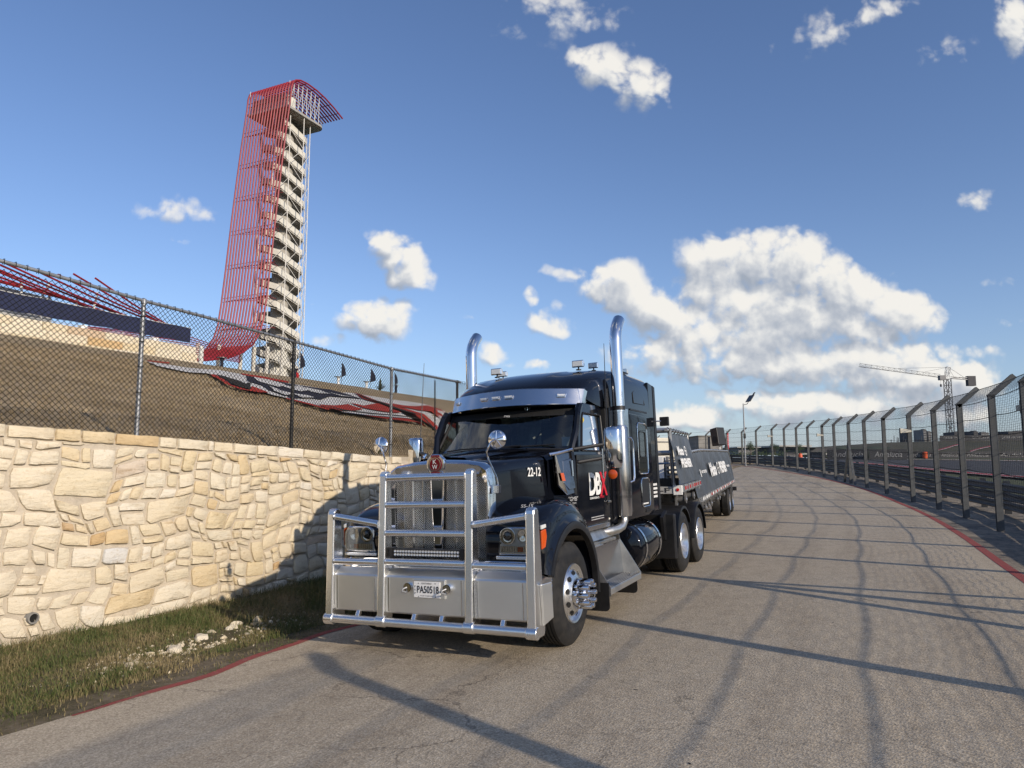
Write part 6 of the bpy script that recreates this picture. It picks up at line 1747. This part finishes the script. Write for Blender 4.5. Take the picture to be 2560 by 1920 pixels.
# ---- door mirrors, arms, antenna
for s in (1, -1):
    pr_ = []
    for (z, k) in ((1.80, .75), (1.82, .9), (1.90, 1.0), (2.10, 1.0), (2.24, .97), (2.275, .86), (2.285, .7)):
        cx_, cy_ = s*1.39, 1.12; pts = []
        for i in range(16):
            a = 2*pi*i/16; ca, sa = cos(a), sin(a)
            pts.append((cx_+.105*k*(abs(ca)**.6)*(1 if ca > 0 else -1), cy_+(.085 if sa < 0 else .04)*k*(abs(sa)**.7)*(1 if sa > 0 else -1), z))
        pr_.append(pts)
    dm = MB().loft(pr_, close=True).build('door_mirror', 'chrome', truck, smooth=True, angle=45)
    MB().box((s*1.39-.09, 1.155, 1.85), (s*1.39+.09, 1.165, 2.24)).build('mirror_glass', 'glass_dark', dm)
    MB().tube([(s*1.39, 1.10, 1.80), (s*1.37, 1.09, 1.70)], .018, 8).build('lamp_stalk', 'black_plastic', dm)
    MB().tube([(s*1.275, 1.04, 2.03), (s*1.275, 1.04, 1.68)], .012, 8).build('side_stay', 'chrome_soft', dm, smooth=True)
    il = MB().lathe([(.0, .055), (-.02, .055), (-.028, .04), (-.03, 0)], (s*1.385, 1.06, 1.725), 'y', 24).build('indicator', 'orange_lens', dm, smooth=True)
    for z0, z1 in ((2.06, 2.10), (1.90, 1.94)):
        MB().tube([(s*1.0, .80, z0-.03), (s*1.28, 1.06, z1-.02)], .022, 8).build('mirror_arm', 'black_plastic', dm, smooth=True)
    MB().tube([(s*1.0, .79, 1.72), (s*.995, .78, 2.06)], .014, 8).build('arm_post', 'black_plastic', dm, smooth=True)
    MB().tube([(s*1.32, 1.12, 2.28), (s*1.31, 1.16, 2.75), (s*1.30, 1.21, 3.32)], [.007, .0055, .003], 6).build('antenna', 'black_plastic', dm)

# ---- exhaust stacks
for s in (1, -1):
    cx_, cy_ = s*1.13, 2.26
    st_ = MB().tube([(cx_, cy_, 2.55), (cx_, cy_, 3.52), (cx_, cy_+.012, 3.60), (cx_, cy_+.05, 3.69), (cx_, cy_+.12, 3.78), (cx_, cy_+.21, 3.86)], .083, 28, cap=False).build('exhaust_stack', 'chrome', truck, smooth=True, angle=60)
    MB().tube([(cx_, cy_+.06, 3.71), (cx_, cy_+.12, 3.77), (cx_, cy_+.205, 3.85)], .079, 24, cap=False).add(*[[Vector((cx_, cy_+.10, 3.76))+Vector((cos(a*pi/8)*.078, -sin(a*pi/8)*.05, sin(a*pi/8)*.05)) for a in range(16)], [tuple(range(16))]]).build('stack_bore', 'black_flat', st_, recalc=False)
    MB().lathe([(0, .083), (0, .090), (.055, .090), (.055, .083)], (cx_, cy_, 2.575), 'z', 28).build('stack_clamp', 'black_plastic', st_, smooth=True)
    MB().lathe([(1.16, .0), (1.16, .105), (1.18, .112), (2.33, .112), (2.36, .10), (2.37, .075), (2.62, .072)], (cx_+s*.0, cy_, 0), 'z', 36).build('muffler', 'chrome_soft', st_, smooth=True)
    # side guard plate behind with rounded front edge
    gp = MB().prism([(s*1.235, 2.05, 1.18), (s*1.235, 2.42, 1.18), (s*1.235, 2.42, 2.55), (s*1.235, 2.30, 2.62), (s*1.235, 2.30, 2.36), (s*1.235, 2.05, 2.36)], (s*.004, 0, 0)) if False else None
    MB().box((s*1.18-.004, 2.30, 1.20), (s*1.18+.004, 2.52, 2.60)).build('heat_shield', 'chrome_soft', st_, bevel=.002)
    MB().tube([(s*1.215, 2.36, 1.60), (s*1.255, 2.40, 1.62), (s*1.26, 2.42, 1.66), (s*1.26, 2.42, 2.14), (s*1.24, 2.40, 2.20), (s*1.19, 2.36, 2.20)], .013, 8).build('grab_rail', 'chrome', st_, smooth=True)
    mb = MB()
    for r_ in range(69):
        z = 1.40+r_*.0138
        if 1.44 < z < 1.49 : continue
        for k in range(14):
            a = radians(-165 + 22*k + (11 if r_ % 2 else 0)) ; a = a if s > 0 else a
            nn = Vector((cos(a+pi/2)*s, -abs(0)+sin(a+pi/2)*1.0, 0)).normalized()
            nn = Vector((s*cos(radians(-165+13*k+(6.5 if r_ % 2 else 0))), sin(radians(-165+13*k+(6.5 if r_ % 2 else 0))), 0))
            if r_ % 2 == 0 or True: mb.disc(Vector((cx_, cy_, z))+nn*.1128, nn, .0066, 6)
    mb.build('perforations', 'black_flat', st_, kind='stuff', recalc=False)
    MB().tube([(cx_, cy_, 1.18), (cx_, cy_-.01, 1.10), (cx_-s*.01, cy_-.08, 1.03), (cx_-s*.04, cy_-.2, 1.0), (cx_-s*.12, cy_-.42, .985), (cx_-s*.3, cy_-.6, .97)], .058, 16).build('exhaust_elbow', 'stainless', st_, smooth=True)

# ---- fuel tanks, steps, flaps
for s in (1, -1):
    tk = MB().lathe([(2.72, 0), (2.72, .30), (2.75, .335), (2.79, .345), (3.86, .345), (3.90, .335), (3.93, .30), (3.93, 0)], (s*.885, 0, .675), 'y', 44).build('fuel_tank', 'black_paint', truck, smooth=True, angle=50)
    for y in (2.93, 3.72): MB().lathe([(0, .347), (0, .354), (.065, .354), (.065, .347)], (s*.885, y, .675), 'y', 44).build('tank_strap', 'chrome', tk, smooth=True, angle=30)
    for y in (2.915, 3.0): MB().lathe([(0, .347), (0, .351), (.012, .351), (.012, .347)], (s*.885, y, .675), 'y', 40).build('strap_rubber', 'black_flat', tk)
    # battery box steps
    def sp(pts, y, d, nm, mt, par=truck, **k): return MB().prism([(s*x, y, z) for x, z in pts], (0, d, 0)).build(nm, mt, par, **k)
    side = [(.88, 1.06), (1.045, .93), (1.06, .86), (1.325, .435), (1.325, .34), (.88, .34)]
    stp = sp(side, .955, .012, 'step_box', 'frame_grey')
    sp(side, 2.255, .012, 'step_cheek', 'stainless', stp)
    MB().add([(s*1.055, .967, .86), (s*1.055, 2.255, .86), (s*1.09, 2.255, .43), (s*1.09, .967, .43)], [(0, 1, 2, 3)]).build('riser', 'chrome_soft', stp)
    MB().add([(s*1.06, .967, .93), (s*1.06, 2.255, .93), (s*.98, 2.255, 1.06), (s*.98, .967, 1.06)], [(0, 1, 2, 3)]).build('upper_riser', 'stainless', stp)
    MB().box((s*.95-.11, .967, .865), (s*.95+.11, 2.10, .905)).build('upper_tread', 'stainless', stp, bevel=.006)
    lo_ = MB().box((min(s*1.07, s*1.325), .967, .352), (max(s*1.07, s*1.325), 2.255, .425)).build('lower_tread', 'aluminium_plate', stp, bevel=.006)
    mb = MB()
    for k in range(7): mb.box((s*(1.10+k*.033)-.006, .99, .425), (s*(1.10+k*.033)+.006, 2.23, .431))
    for k in range(6): mb.box((s*(.86+k*.035)-.006, .99, .905), (s*(.86+k*.035)+.006, 2.08, .911))
    mb.build('tread_ribs', 'frame_grey', stp)
    MB().box((s*.9-.06, 1.1, .86), (s*.9+.18, 1.5, .87)).build('tread_plate', 'aluminium_plate', stp)
    mb = MB()
    for (x, z) in ((.95, .42), (1.18, .42)): mb.lathe([(-.008, .016), (0, .018), (0, 0)], (s*x, .952, z), 'y', 10)
    mb.build('bolts', 'chrome_soft', stp)
    MB().box((s*1.28-.01, 1.95, .43), (s*1.28+.01, 2.25, .45)).build('lip', 'stainless', stp)
    # mud flap with emblem, behind the front wheel
    def flap(y, x0, x1, z0, z1):
        pts = [(x0, z1), (x1, z1), (x1, z0+.05)]+[(x1-.05+.05*cos(radians(a)), z0+.05-.05*sin(radians(a))) for a in (20, 45, 70, 90)]+[(x0, z0)]
        return MB().prism([(s*x, y, z) for x, z in pts], (0, .012, 0)).build('mud_flap', 'black_plastic', truck)
    fp = flap(.86, .92, 1.335, .19, .505); flap(2.24, .88, 1.27, .165, .42)
    mb = MB()
    ccx, ccz = s*1.12, .375
    ring_o = [(ccx+.052*cos(2*pi*k/24), .857, ccz+.058*sin(2*pi*k/24)) for k in range(24)]; ring_i = [(ccx+.040*cos(2*pi*k/24), .857, ccz+.046*sin(2*pi*k/24)) for k in range(24)]
    mb.ring(ring_o, ring_i, (0, -.002, 0))
    for k in range(5): mb.box((ccx-.042+k*.019, .855, .215+.012*abs(k-2)), (ccx-.034+k*.019, .857, .322))
    for k in range(3): mb.box((ccx-.02+k*.016, .855, .435), (ccx-.012+k*.016, .857, .455))
    mb.build('flap_emblem', 'grey_text', fp)
    text('W', 'flap_letter', 'grey_text', fp, (ccx-.026, .856, .345), X, Z, .03, .052, depth=.001)
    text('K', 'flap_letter', 'grey_text', fp, (ccx-.015, .856, .380), X, Z, .03, .032, depth=.001)
    # rear fenders
    for y in (5.45, 6.80):
        secs = []
        for i in range(21):
            th = radians(5+178*i/20) if y > 6 else radians(28+158*i/20)
            r = .60; cc, ss = cos(th)*-1, sin(th); cc = -cos(th)
            Q = lambda x, rr: Vector((s*x, y+cos(th)*rr, .52+ss*rr))
            secs.append([Q(.55, r), Q(1.20, r), Q(1.245, r-.008), Q(1.25, r-.05), Q(1.235, r-.05), Q(1.20, r-.015), Q(.55, r-.015)])
        MB().loft(secs, close=True).build('rear_fender', 'black_plastic', truck, smooth=True, angle=30)
    MB().box((min(s*.55, s*1.24), 4.70, .30), (max(s*.55, s*1.24), 4.83, 1.02)).build('fender_front_panel', 'black_plastic', truck, bevel=.02)
    MB().prism([(s*1.05, 4.52, .98), (s*1.05, 4.80, 1.08), (s*1.05, 4.80, .60), (s*1.05, 4.58, .62)], (s*.05, 0, 0)).build('bracket_plate', 'black_plastic', truck)
# deck plate behind the cab
MB().box((-.55, 4.15, 1.02), (.55, 5.0, 1.05)).build('deck_plate', 'aluminium_plate', truck)
# work lamp arm on the rear corner
wl_ = MB().tube([(.98, 4.50, 2.54), (1.10, 4.52, 2.54), (1.14, 4.55, 2.54)], .012, 6).build('work_lamp', 'chrome_soft', truck)
MB().box((1.12, 4.56, 2.46), (1.27, 4.62, 2.61)).build('lamp_body', 'black_plastic', wl_, bevel=.01)

# ---- lettering on the driver's side
hx = lambda y: .735+.0 if y < 0 else .735
dyy = Vector((.19, 1, 0)).normalized()
text('22-12', 'hood_number', 'white_vinyl', hood, (.706, .10, 1.735), dyy, (.0, 0, 1), .098, .255, depth=.012, bold=.02)
text('"GMB"', 'lettering', 'grey_text', truck, (1.062, .50, 1.445), Y, Z, .052, .21, depth=.003) if False else text('"GMB"', 'lettering', 'grey_text', cab, (1.0, .535, 1.44), Vector((.25, 1, 0)), Z, .050, .185, depth=.02)
MB().prism([(.86, .47, 1.1), (1.0, .53, 1.1), (1.042, .765, 1.1), (1.0, .765, 1.1)], (0, 0, .41)).build('cowl_side', 'black_paint', cab, bevel=.004)
MB().prism([(-.86, .47, 1.1), (-1.0, .53, 1.1), (-1.042, .765, 1.1), (-1.0, .765, 1.1)], (0, 0, .41)).build('cowl_side', 'black_paint', cab, bevel=.004)
text('TEAM', 'lettering', 'grey_text', cab, (1.018, .60, 1.405), Vector((.25, 1, 0)), Z, .02, .075, depth=.02)
text('SS-15', 'scribble', 'grey_text', truck, (.90, -.50, 1.418), Vector((.9, .35, .0)), Vector((0, .5, .8)), .035, .12, depth=.03)
door_l = [o for o in bpy.data.objects if o.name.startswith('door') and o.parent == truck and o.name in ('door',)][0]
xd = 1.0525
# DB in white, X in red
def letter(poly, mt, nm, dz=0.0): return MB().prism([(xd+dz, y, z) for y, z in poly], (.002, 0, 0)).build(nm, mt, door_l)
y0, y1, z0, z1 = 1.14, 1.58, 1.475, 1.745
text('DB', 'door_logo_letters', 'white_vinyl', door_l, (xd, 1.14, 1.475), Y, Z, .275, .44, depth=.004, bold=.035, spacing=.86)
text('X', 'door_logo_x', 'red_vinyl', door_l, (xd, 1.53, 1.455), Y, Z, .30, .30, depth=.006, bold=.03)
letter([(1.545, 1.655), (1.59, 1.61), (1.545, 1.55), (1.50, 1.61)], 'white_vinyl', 'logo_diamond', .010); letter([(1.545, 1.635), (1.57, 1.61), (1.545, 1.575), (1.52, 1.61)], 'dark_text', 'logo_diamond_core', .013)
text('DIAMONDBACK', 'door_logo_words', 'white_vinyl', door_l, (xd, 1.15, 1.43), Y, Z, .026, .35, depth=.004, bold=.02)
text('XPRESS', 'door_logo_words', 'red_vinyl', door_l, (xd, 1.51, 1.432), Y, Z, .026, .18, depth=.004, bold=.02)
mb = MB()
rl = random.Random(2)
for r_ in range(2):          # two lines of tiny unreadable print low on the door
    y = 1.18
    while y < 1.66: w_ = rl.uniform(.012, .045); mb.box((xd, y, 1.205-r_*.028), (xd+.0015, y+w_, 1.217-r_*.028)); y += w_+.010
mb.build('small_print', 'grey_text', door_l)
mb = MB()
for r_ in range(4):          # registration lines on the sleeper's rear edge
    y = 4.14+.0
    while y < 4.36: w_ = rl.uniform(.012, .03); mb.box((1.0665, y, 1.50-r_*.062), (1.0685, y+w_, 1.535-r_*.062)); y += w_+.006
mb.build('registration_print', 'white_vinyl', slp)
mb = MB(); y = 3.47
while y < 3.76: w_ = rl.uniform(.01, .03); mb.box((1.077, y, 1.245), (1.079, y+w_, 1.265)); y += w_+.006
mb.build('hatch_print', 'white_vinyl', slp)
MB().box((1.184, 2.34, 1.21), (1.187, 2.40, 1.32)).build('green_sticker', 'green_label', truck)
MB().prism([(.985, 1.205, 2.36), (.985, 1.205, 2.44), (.985, 1.25, 2.40)], (.003, 0, 0)).build('warning_sticker', 'yellow_label', cab)

# ================================================================== TRAILER
kp = TM @ Vector((-.10, 6.10, 0)); dth = radians(-5.0)
a0_, b0_, c0_ = TM.col[0].xyz.copy(), TM.col[1].xyz.copy(), TM.col[2].xyz.copy()
tb = (b0_*cos(dth)+a0_*sin(dth)); ta = (a0_*cos(dth)-b0_*sin(dth))
tb = (tb + Vector((0, 0, .0105))).normalized(); tcv = ta.cross(tb).normalized()
TR = Matrix(((ta.x, tb.x, tcv.x, kp.x), (ta.y, tb.y, tcv.y, kp.y), (ta.z, tb.z, tcv.z, kp.z), (0, 0, 0, 1)))
trl = thing('step_deck_trailer', 'grey step-deck trailer with charcoal covers lettered in white, hitched behind the black truck', 'trailer', matrix=TR)
WX = 1.27
MB().box((-WX, -.80, 1.33), (WX, 2.15, 1.46)).build('upper_deck', 'frame_grey', trl, bevel=.01)
MB().box((-WX, 2.15, .96), (WX, 14.3, 1.10)).build('lower_deck', 'frame_grey', trl, bevel=.01)
MB().box((-WX, 2.10, .93), (WX, 2.24, 1.46)).build('step_plate', 'frame_grey', trl, bevel=.01)
MB().box((-1.18, -.835, 1.335), (1.13, -.80, 1.455)).build('front_plate', 'number_grey', trl)
MB().box((1.13, -.85, 1.31), (1.285, -.79, 1.475)).build('corner_block', 'white_paint', trl, bevel=.008)
MB().lathe([(0, .028), (-.01, .028), (-.012, 0)], (1.21, -.85, 1.40), 'y', 14).build('corner_lamp', 'red_lens', trl)
text('5-F', 'deck_number', 'dark_text', trl, (.80, -.836, 1.352), X, Z, .085, .27, depth=.002, bold=.02)
MB().box((-1.2, -.78, 1.46), (1.22, -.70, 1.60)).build('headboard', 'deck_black', trl)
mb = MB()
for s in (1, -1): mb.box((s*.45-.06, -.5, 1.10), (s*.45+.06, 2.2, 1.33)); mb.box((s*.5-.06, 2.2, .72), (s*.5+.06, 14.2, .96))
for k in range(18): mb.box((-1.2, 2.6+k*.66, .88), (1.2, 2.68+k*.66, .96))
mb.build('chassis', 'frame_grey', trl)
# side rails with alternating reflective squares
for s in (1, -1):
    MB().box((min(s*1.272, s*1.30), -.80, 1.36), (max(s*1.272, s*1.30), 2.2, 1.47)).build('rub_rail', 'aluminium_plate', trl)
    MB().box((min(s*1.272, s*1.30), 2.24, 1.00), (max(s*1.272, s*1.30), 14.3, 1.11)).build('rub_rail', 'aluminium_plate', trl)
mbr = MB(); mbw_ = MB(); mbs = MB()
y = -.55
while y < 2.0: mbr.box((1.300, y, 1.385), (1.303, y+.20, 1.445)); y += .36
y = 2.35; k = 0
while y < 13.8:
    (mbr if (k % 2 and y > 4) else mbw_).box((1.300, y, 1.025), (1.303, y+.26, 1.085)); y += .42; k += 1
y = -.7
while y < 14.2:
    zt = 1.36 if y < 2.1 else 1.0; mbs.box((1.24, y, zt-.02), (1.31, y+.06, zt+.12)); y += .60
mbr.build('red_reflector', 'red_lens', trl, kind='stuff'); mbw_.build('white_reflector', 'white_vinyl', trl, kind='stuff'); mbs.build('stake_pockets', 'frame_grey', trl, kind='stuff')
def winch(y, z):
    t_ = MB().box((1.10, y-.12, z-.14), (1.13, y+.12, z+.10)).build('winch', 'frame_grey', trl)
    MB().lathe([(-.12, .055), (.10, .055), (.10, .075), (.13, .075), (.13, 0)], (1.16, y, z-.03), 'x', 14).build('winch_drum', 'frame_grey', t_, smooth=True)
    MB().lathe([(0, .030), (.012, .028), (.012, 0)], (1.29, y, z-.03), 'x', 10).build('winch_cap', 'galvanised_light', t_)
for y in (-.35, .9): winch(y, 1.24)
for y in (3.2, 3.9, 4.6, 6.4, 7.2, 8.9): winch(y, .86)
MB().box((.55, 2.3, .50), (1.2, 3.0, .93)).build('tool_box', 'frame_grey', trl, bevel=.02)
for s in (1, -1):
    for y in (11.4, 12.95):
        wheel(trl, s*1.26, y, s, R=.44, rimr=.25, width=.26)
        MB().lathe([(0, .25), (s*.01, .32), (0, .42), (-s*.04, .44), (-s*.22, .44), (-s*.26, .40), (-s*.26, .25)], (s*.96, y, .44), 'x', 40).build('inner_tyre', 'rubber', trl, smooth=True)
MB().box((-1.2, 14.28, .6), (1.2, 14.36, 1.1)).build('rear_bar', 'frame_grey', trl)
MB().box((1.22, 13.9, .70), (1.36, 14.0, .84)).build('rear_lamp', 'black_plastic', trl)
# covers: vinyl sheets hung from a pipe, leaning in
def cover(y0, y1, zb, ztf, xb, xt, nm, seed):
    ny, nz = int((y1-y0)/.16)+2, 10; rr = random.Random(seed); ph = [rr.uniform(0, 6) for _ in range(6)]; secs = []
    for i in range(ny):
        y = y0+(y1-y0)*i/(ny-1); row = []
        zt = ztf(y)
        for j in range(nz):
            f = j/(nz-1); x = xb+(xt-xb)*f; z = zb+(zt-zb)*f
            x += (.020*sin(y*3.1+ph[0]+f*4)+.014*sin(y*7.3+ph[1]-f*6)+.008*sin(y*13+ph[2]+f*3))*sin(pi*f)
            if j == nz-1: z -= .03*abs(sin(y*pi/.55))
            row.append((x, y, z))
        secs.append(row)
    return MB().loft(secs).build(nm, 'cover_vinyl', trl, smooth=True, angle=80)
ucov = cover(-.95, 1.95, 1.50, lambda y: 2.42, 1.285, 1.10, 'upper_cover', 1)
lcov = cover(1.55, 14.1, 1.11, lambda y: interp(y, [(1.5, 2.03), (4, 2.10), (9, 2.12), (14.1, 2.12)]), 1.29, 1.12, 'lower_cover', 2)
MB().tube([(1.09, -1.05, 2.435), (1.10, .5, 2.445), (1.10, 1.97, 2.45)], .028, 10).build('cover_pipe', 'galvanised_light', trl, smooth=True)
MB().tube([(1.12, y, interp(y, [(1.5, 2.05), (4, 2.12), (9, 2.14), (14.1, 2.14)])) for y in [1.5+k*.7 for k in range(19)]], .028, 10).build('cover_pipe', 'galvanised_light', trl, smooth=True)
mb = MB(); y = -.9
while y < 14:
    z = 2.44 if y < 1.9 else interp(y, [(1.5, 2.05), (4, 2.12), (9, 2.14), (14.1, 2.14)]); mb.tube([(1.10, y, z-.06), (1.15, y+.01, z), (1.10, y+.02, z+.04), (1.07, y+.02, z-.02)], .009, 5); y += .38
mb.build('cover_ties', 'wire_black', trl, kind='stuff')
MB().tube([(1.12, 1.96, 1.5), (1.10, 1.96, 2.47)], .018, 8).build('cover_pole', 'white_paint', trl)
# front frame of pipes
for z in (2.435, 2.04): MB().tube([(-1.2, -.80, z), (1.12, -.80, z)], .045, 12).build('frame_pipe', 'galvanised_light', trl, smooth=True)
for x in (-1.15, 1.14): MB().tube([(x, -.80, 1.47), (x-.02, -.80, 2.46)], .034, 10).build('frame_post', 'galvanised', trl, smooth=True)
MB().tube([(-1.1, 0.6, 1.85), (1.05, 0.6, 1.85)], .02, 8).build('hand_rail', 'galvanised_light', trl, smooth=True)
for s in (-1,):
    MB().tube([(-1.15, -.8, 2.42), (-1.15, 1.9, 2.42)], .03, 8).build('frame_pipe', 'galvanised_light', trl, smooth=True); MB().tube([(-1.15, 1.9, 1.47), (-1.15, 1.9, 2.44)], .03, 8).build('frame_post', 'galvanised_light', trl, smooth=True)
# lettering on the covers
def cx_at(z, zb, zt, xb=1.29, xt=1.12): return xb+(xt-xb)*(z-zb)/(zt-zb)
upn = Vector((-.19, 0, 1)).normalized()
text('Moto', 'cover_lettering', 'white_vinyl', ucov, (cx_at(1.98, 1.5, 2.42, 1.285, 1.10), -.62, 1.98), Y, upn, .17, .80, depth=.05, bold=.05)
def ringmark(y, z, r, par, zb, zt, xb, xt):
    x = lambda zz: cx_at(zz, zb, zt, xb, xt)+.05
    o_ = [(x(z+r*sin(2*pi*k/28)*.5), y+r*cos(2*pi*k/28)*1.5, z+r*sin(2*pi*k/28)) for k in range(28)]; i_ = [(x(z+r*.74*sin(2*pi*k/28)*.5), y+r*.74*cos(2*pi*k/28)*1.5, z+r*.74*sin(2*pi*k/28)) for k in range(28)]
    o_ = [(x(z+r*sin(2*pi*k/28)), q[1], q[2]) for k, q in enumerate(o_)]; i_ = [(x(z+r*.74*sin(2*pi*k/28)), q[1], q[2]) for k, q in enumerate(i_)]
    mb = MB().ring(o_, i_, (.002, 0, 0)); mb.box((x(z)-.0, y-r*.9, z-.012), (x(z)+.002, y+r*.9, z+.012)); mb.build('round_mark', 'white_vinyl', par)
ringmark(.50, 2.075, .095, ucov, 1.5, 2.42, 1.285, 1.10)
text('PREMIER', 'cover_lettering', 'white_vinyl', ucov, (cx_at(1.76, 1.5, 2.42, 1.285, 1.10), -.55, 1.76), Y, upn, .17, 1.55, depth=.05, bold=.05)
text('Moto', 'cover_lettering', 'white_vinyl', lcov, (cx_at(1.44, 1.11, 2.1), 5.1, 1.44), Y, upn, .36, 1.75, depth=.055, bold=.05)
ringmark(7.55, 1.63, .17, lcov, 1.11, 2.1, 1.29, 1.12)
text('PREMIER', 'cover_lettering', 'white_vinyl', lcov, (cx_at(1.46, 1.11, 2.1), 8.1, 1.46), Y, upn, .34, 2.7, depth=.055, bold=.05)
MB().prism([(cx_at(1.52, 1.11, 2.1)+.05, 2.70, 1.52), (cx_at(1.52, 1.11, 2.1)+.05, 2.82, 1.52), (cx_at(1.68, 1.11, 2.1)+.05, 2.72, 1.68), (cx_at(1.68, 1.11, 2.1)+.05, 2.60, 1.68)], (.002, 0, 0)).build('small_mark', 'white_vinyl', lcov)
text('MOTORSPEED', 'cover_lettering', 'white_vinyl', lcov, (cx_at(1.58, 1.11, 2.1), 2.95, 1.575), Y, upn, .07, 1.2, depth=.05, bold=.03)
text('PREMIER', 'cover_lettering', 'white_vinyl', lcov, (cx_at(1.6, 1.11, 2.1), 11.2, 1.59), Y, upn, .07, 1.3, depth=.05, bold=.03)

# cabinet on the deck, loudspeaker on its pole
def TRw(p): return TR @ Vector(p)
t = thing('white_cabinet', 'white upright cabinet standing on the trailer deck behind the pipe frame', 'cabinet', TRw((-.2, 5.5, 1.10)))
MB().box((-.75, 5.2, 1.10), (.08, 5.8, 2.0)).build('cabinet', 'white_paint', t, world=True, M=TR, bevel=.01)
MB().box((-.22, 5.194, 1.35), (-.17, 5.20, 1.88)).build('slot', 'number_grey', t, world=True, M=TR)
mb = MB()
for k in range(4): mb.box((.14, 5.2, 1.5+k*.12), (.50, 5.6, 1.55+k*.12))
for x in (.14, .48): mb.box((x, 5.25, 1.10), (x+.03, 5.55, 2.0))
t2 = thing('step_rack', 'small dark slatted rack beside the white cabinet on the trailer', 'rack', TRw((.3, 5.4, 1.10))); mb.build('rack', 'frame_grey', t2, world=True, M=TR)
t = thing('loudspeaker', 'black loudspeaker on a white pole rising above the rear trailer cover', 'loudspeaker', TRw((1.0, 12.0, 2.0)))
Ms = TR @ Matrix.Translation((.98, 12.0, 2.63)) @ Matrix.Rotation(radians(-48), 4, 'Z') @ Matrix.Rotation(radians(-8), 4, 'Y')
MB().prism([(-.19, -.17, -.30), (.19, -.17, -.30), (.12, .20, -.30), (-.12, .20, -.30)], (0, 0, .60)).build('cabinet', 'black_plastic', t, world=True, M=Ms, bevel=.015)
MB().lathe([(0, .12), (-.006, .12), (-.012, .05), (-.004, 0)], (0, -.17, -.10), 'y', 24).build('driver_cone', 'black_flat', t, world=True, M=Ms, smooth=True)
MB().tube([(1.0, 12.05, 1.15), (1.0, 12.05, 2.36)], .025, 8).build('pole', 'white_paint', t, world=True, M=TR)
# pale vehicle parked beyond the trailer, seen through the pipe frame
q0 = px_at((1628, 1094), 42); q1 = px_at((1690, 1135), 42)
t = thing('box_truck', 'cream-sided box truck parked beyond the trailer, seen through its pipe frame', 'truck', (q0.x, 42, .5))
MB().box((q0.x-5, 42, 1.15), (q1.x+.2, 44.5, q0.z)).build('cargo_box', 'cream', t, world=True, bevel=.08)
MB().box((q0.x-5, 41.96, q0.z-.28), (q1.x+.2, 42.0, q0.z-.22)).build('roof_trim', 'frame_grey', t, world=True)
MB().box((q0.x-4.9, 41.97, 2.0), (q1.x+.1, 42.0, 2.12)).build('rub_strip', 'frame_grey', t, world=True)
MB().box((q0.x-4.8, 42.3, .75), (q1.x, 44.2, 1.15)).build('chassis', 'black_plastic', t, world=True)
for x in (q0.x-3.5, q1.x-.8): MB().lathe([(0, .2), (0, .46), (.28, .46), (.28, .2)], (x, 42.1, .95), 'y', 24).build('wheel', 'rubber', t, world=True, smooth=True)

# ---- small litter on the road
for k, (la, S_, r_) in enumerate(((3.05, -3.6, .045), (1.2, -3.9, .02), (4.4, -4.6, .03), (2.2, -1.2, .02), (3.6, 1.9, .018), (2.9, -2.5, .02))):
    me = rock_mesh(r_*.6, rv); o = finish(me, 'road_debris', 'black_plastic', None); o.location = W(la, S_, ground(la, S_)+.004); o.scale = (1.6, .6, .25); o.rotation_euler[2] = k
    setp(o, 'small dark scrap of rubber lying on the road surface', 'debris', 'dark scraps lying on the road')
bpy.context.view_layer.update()
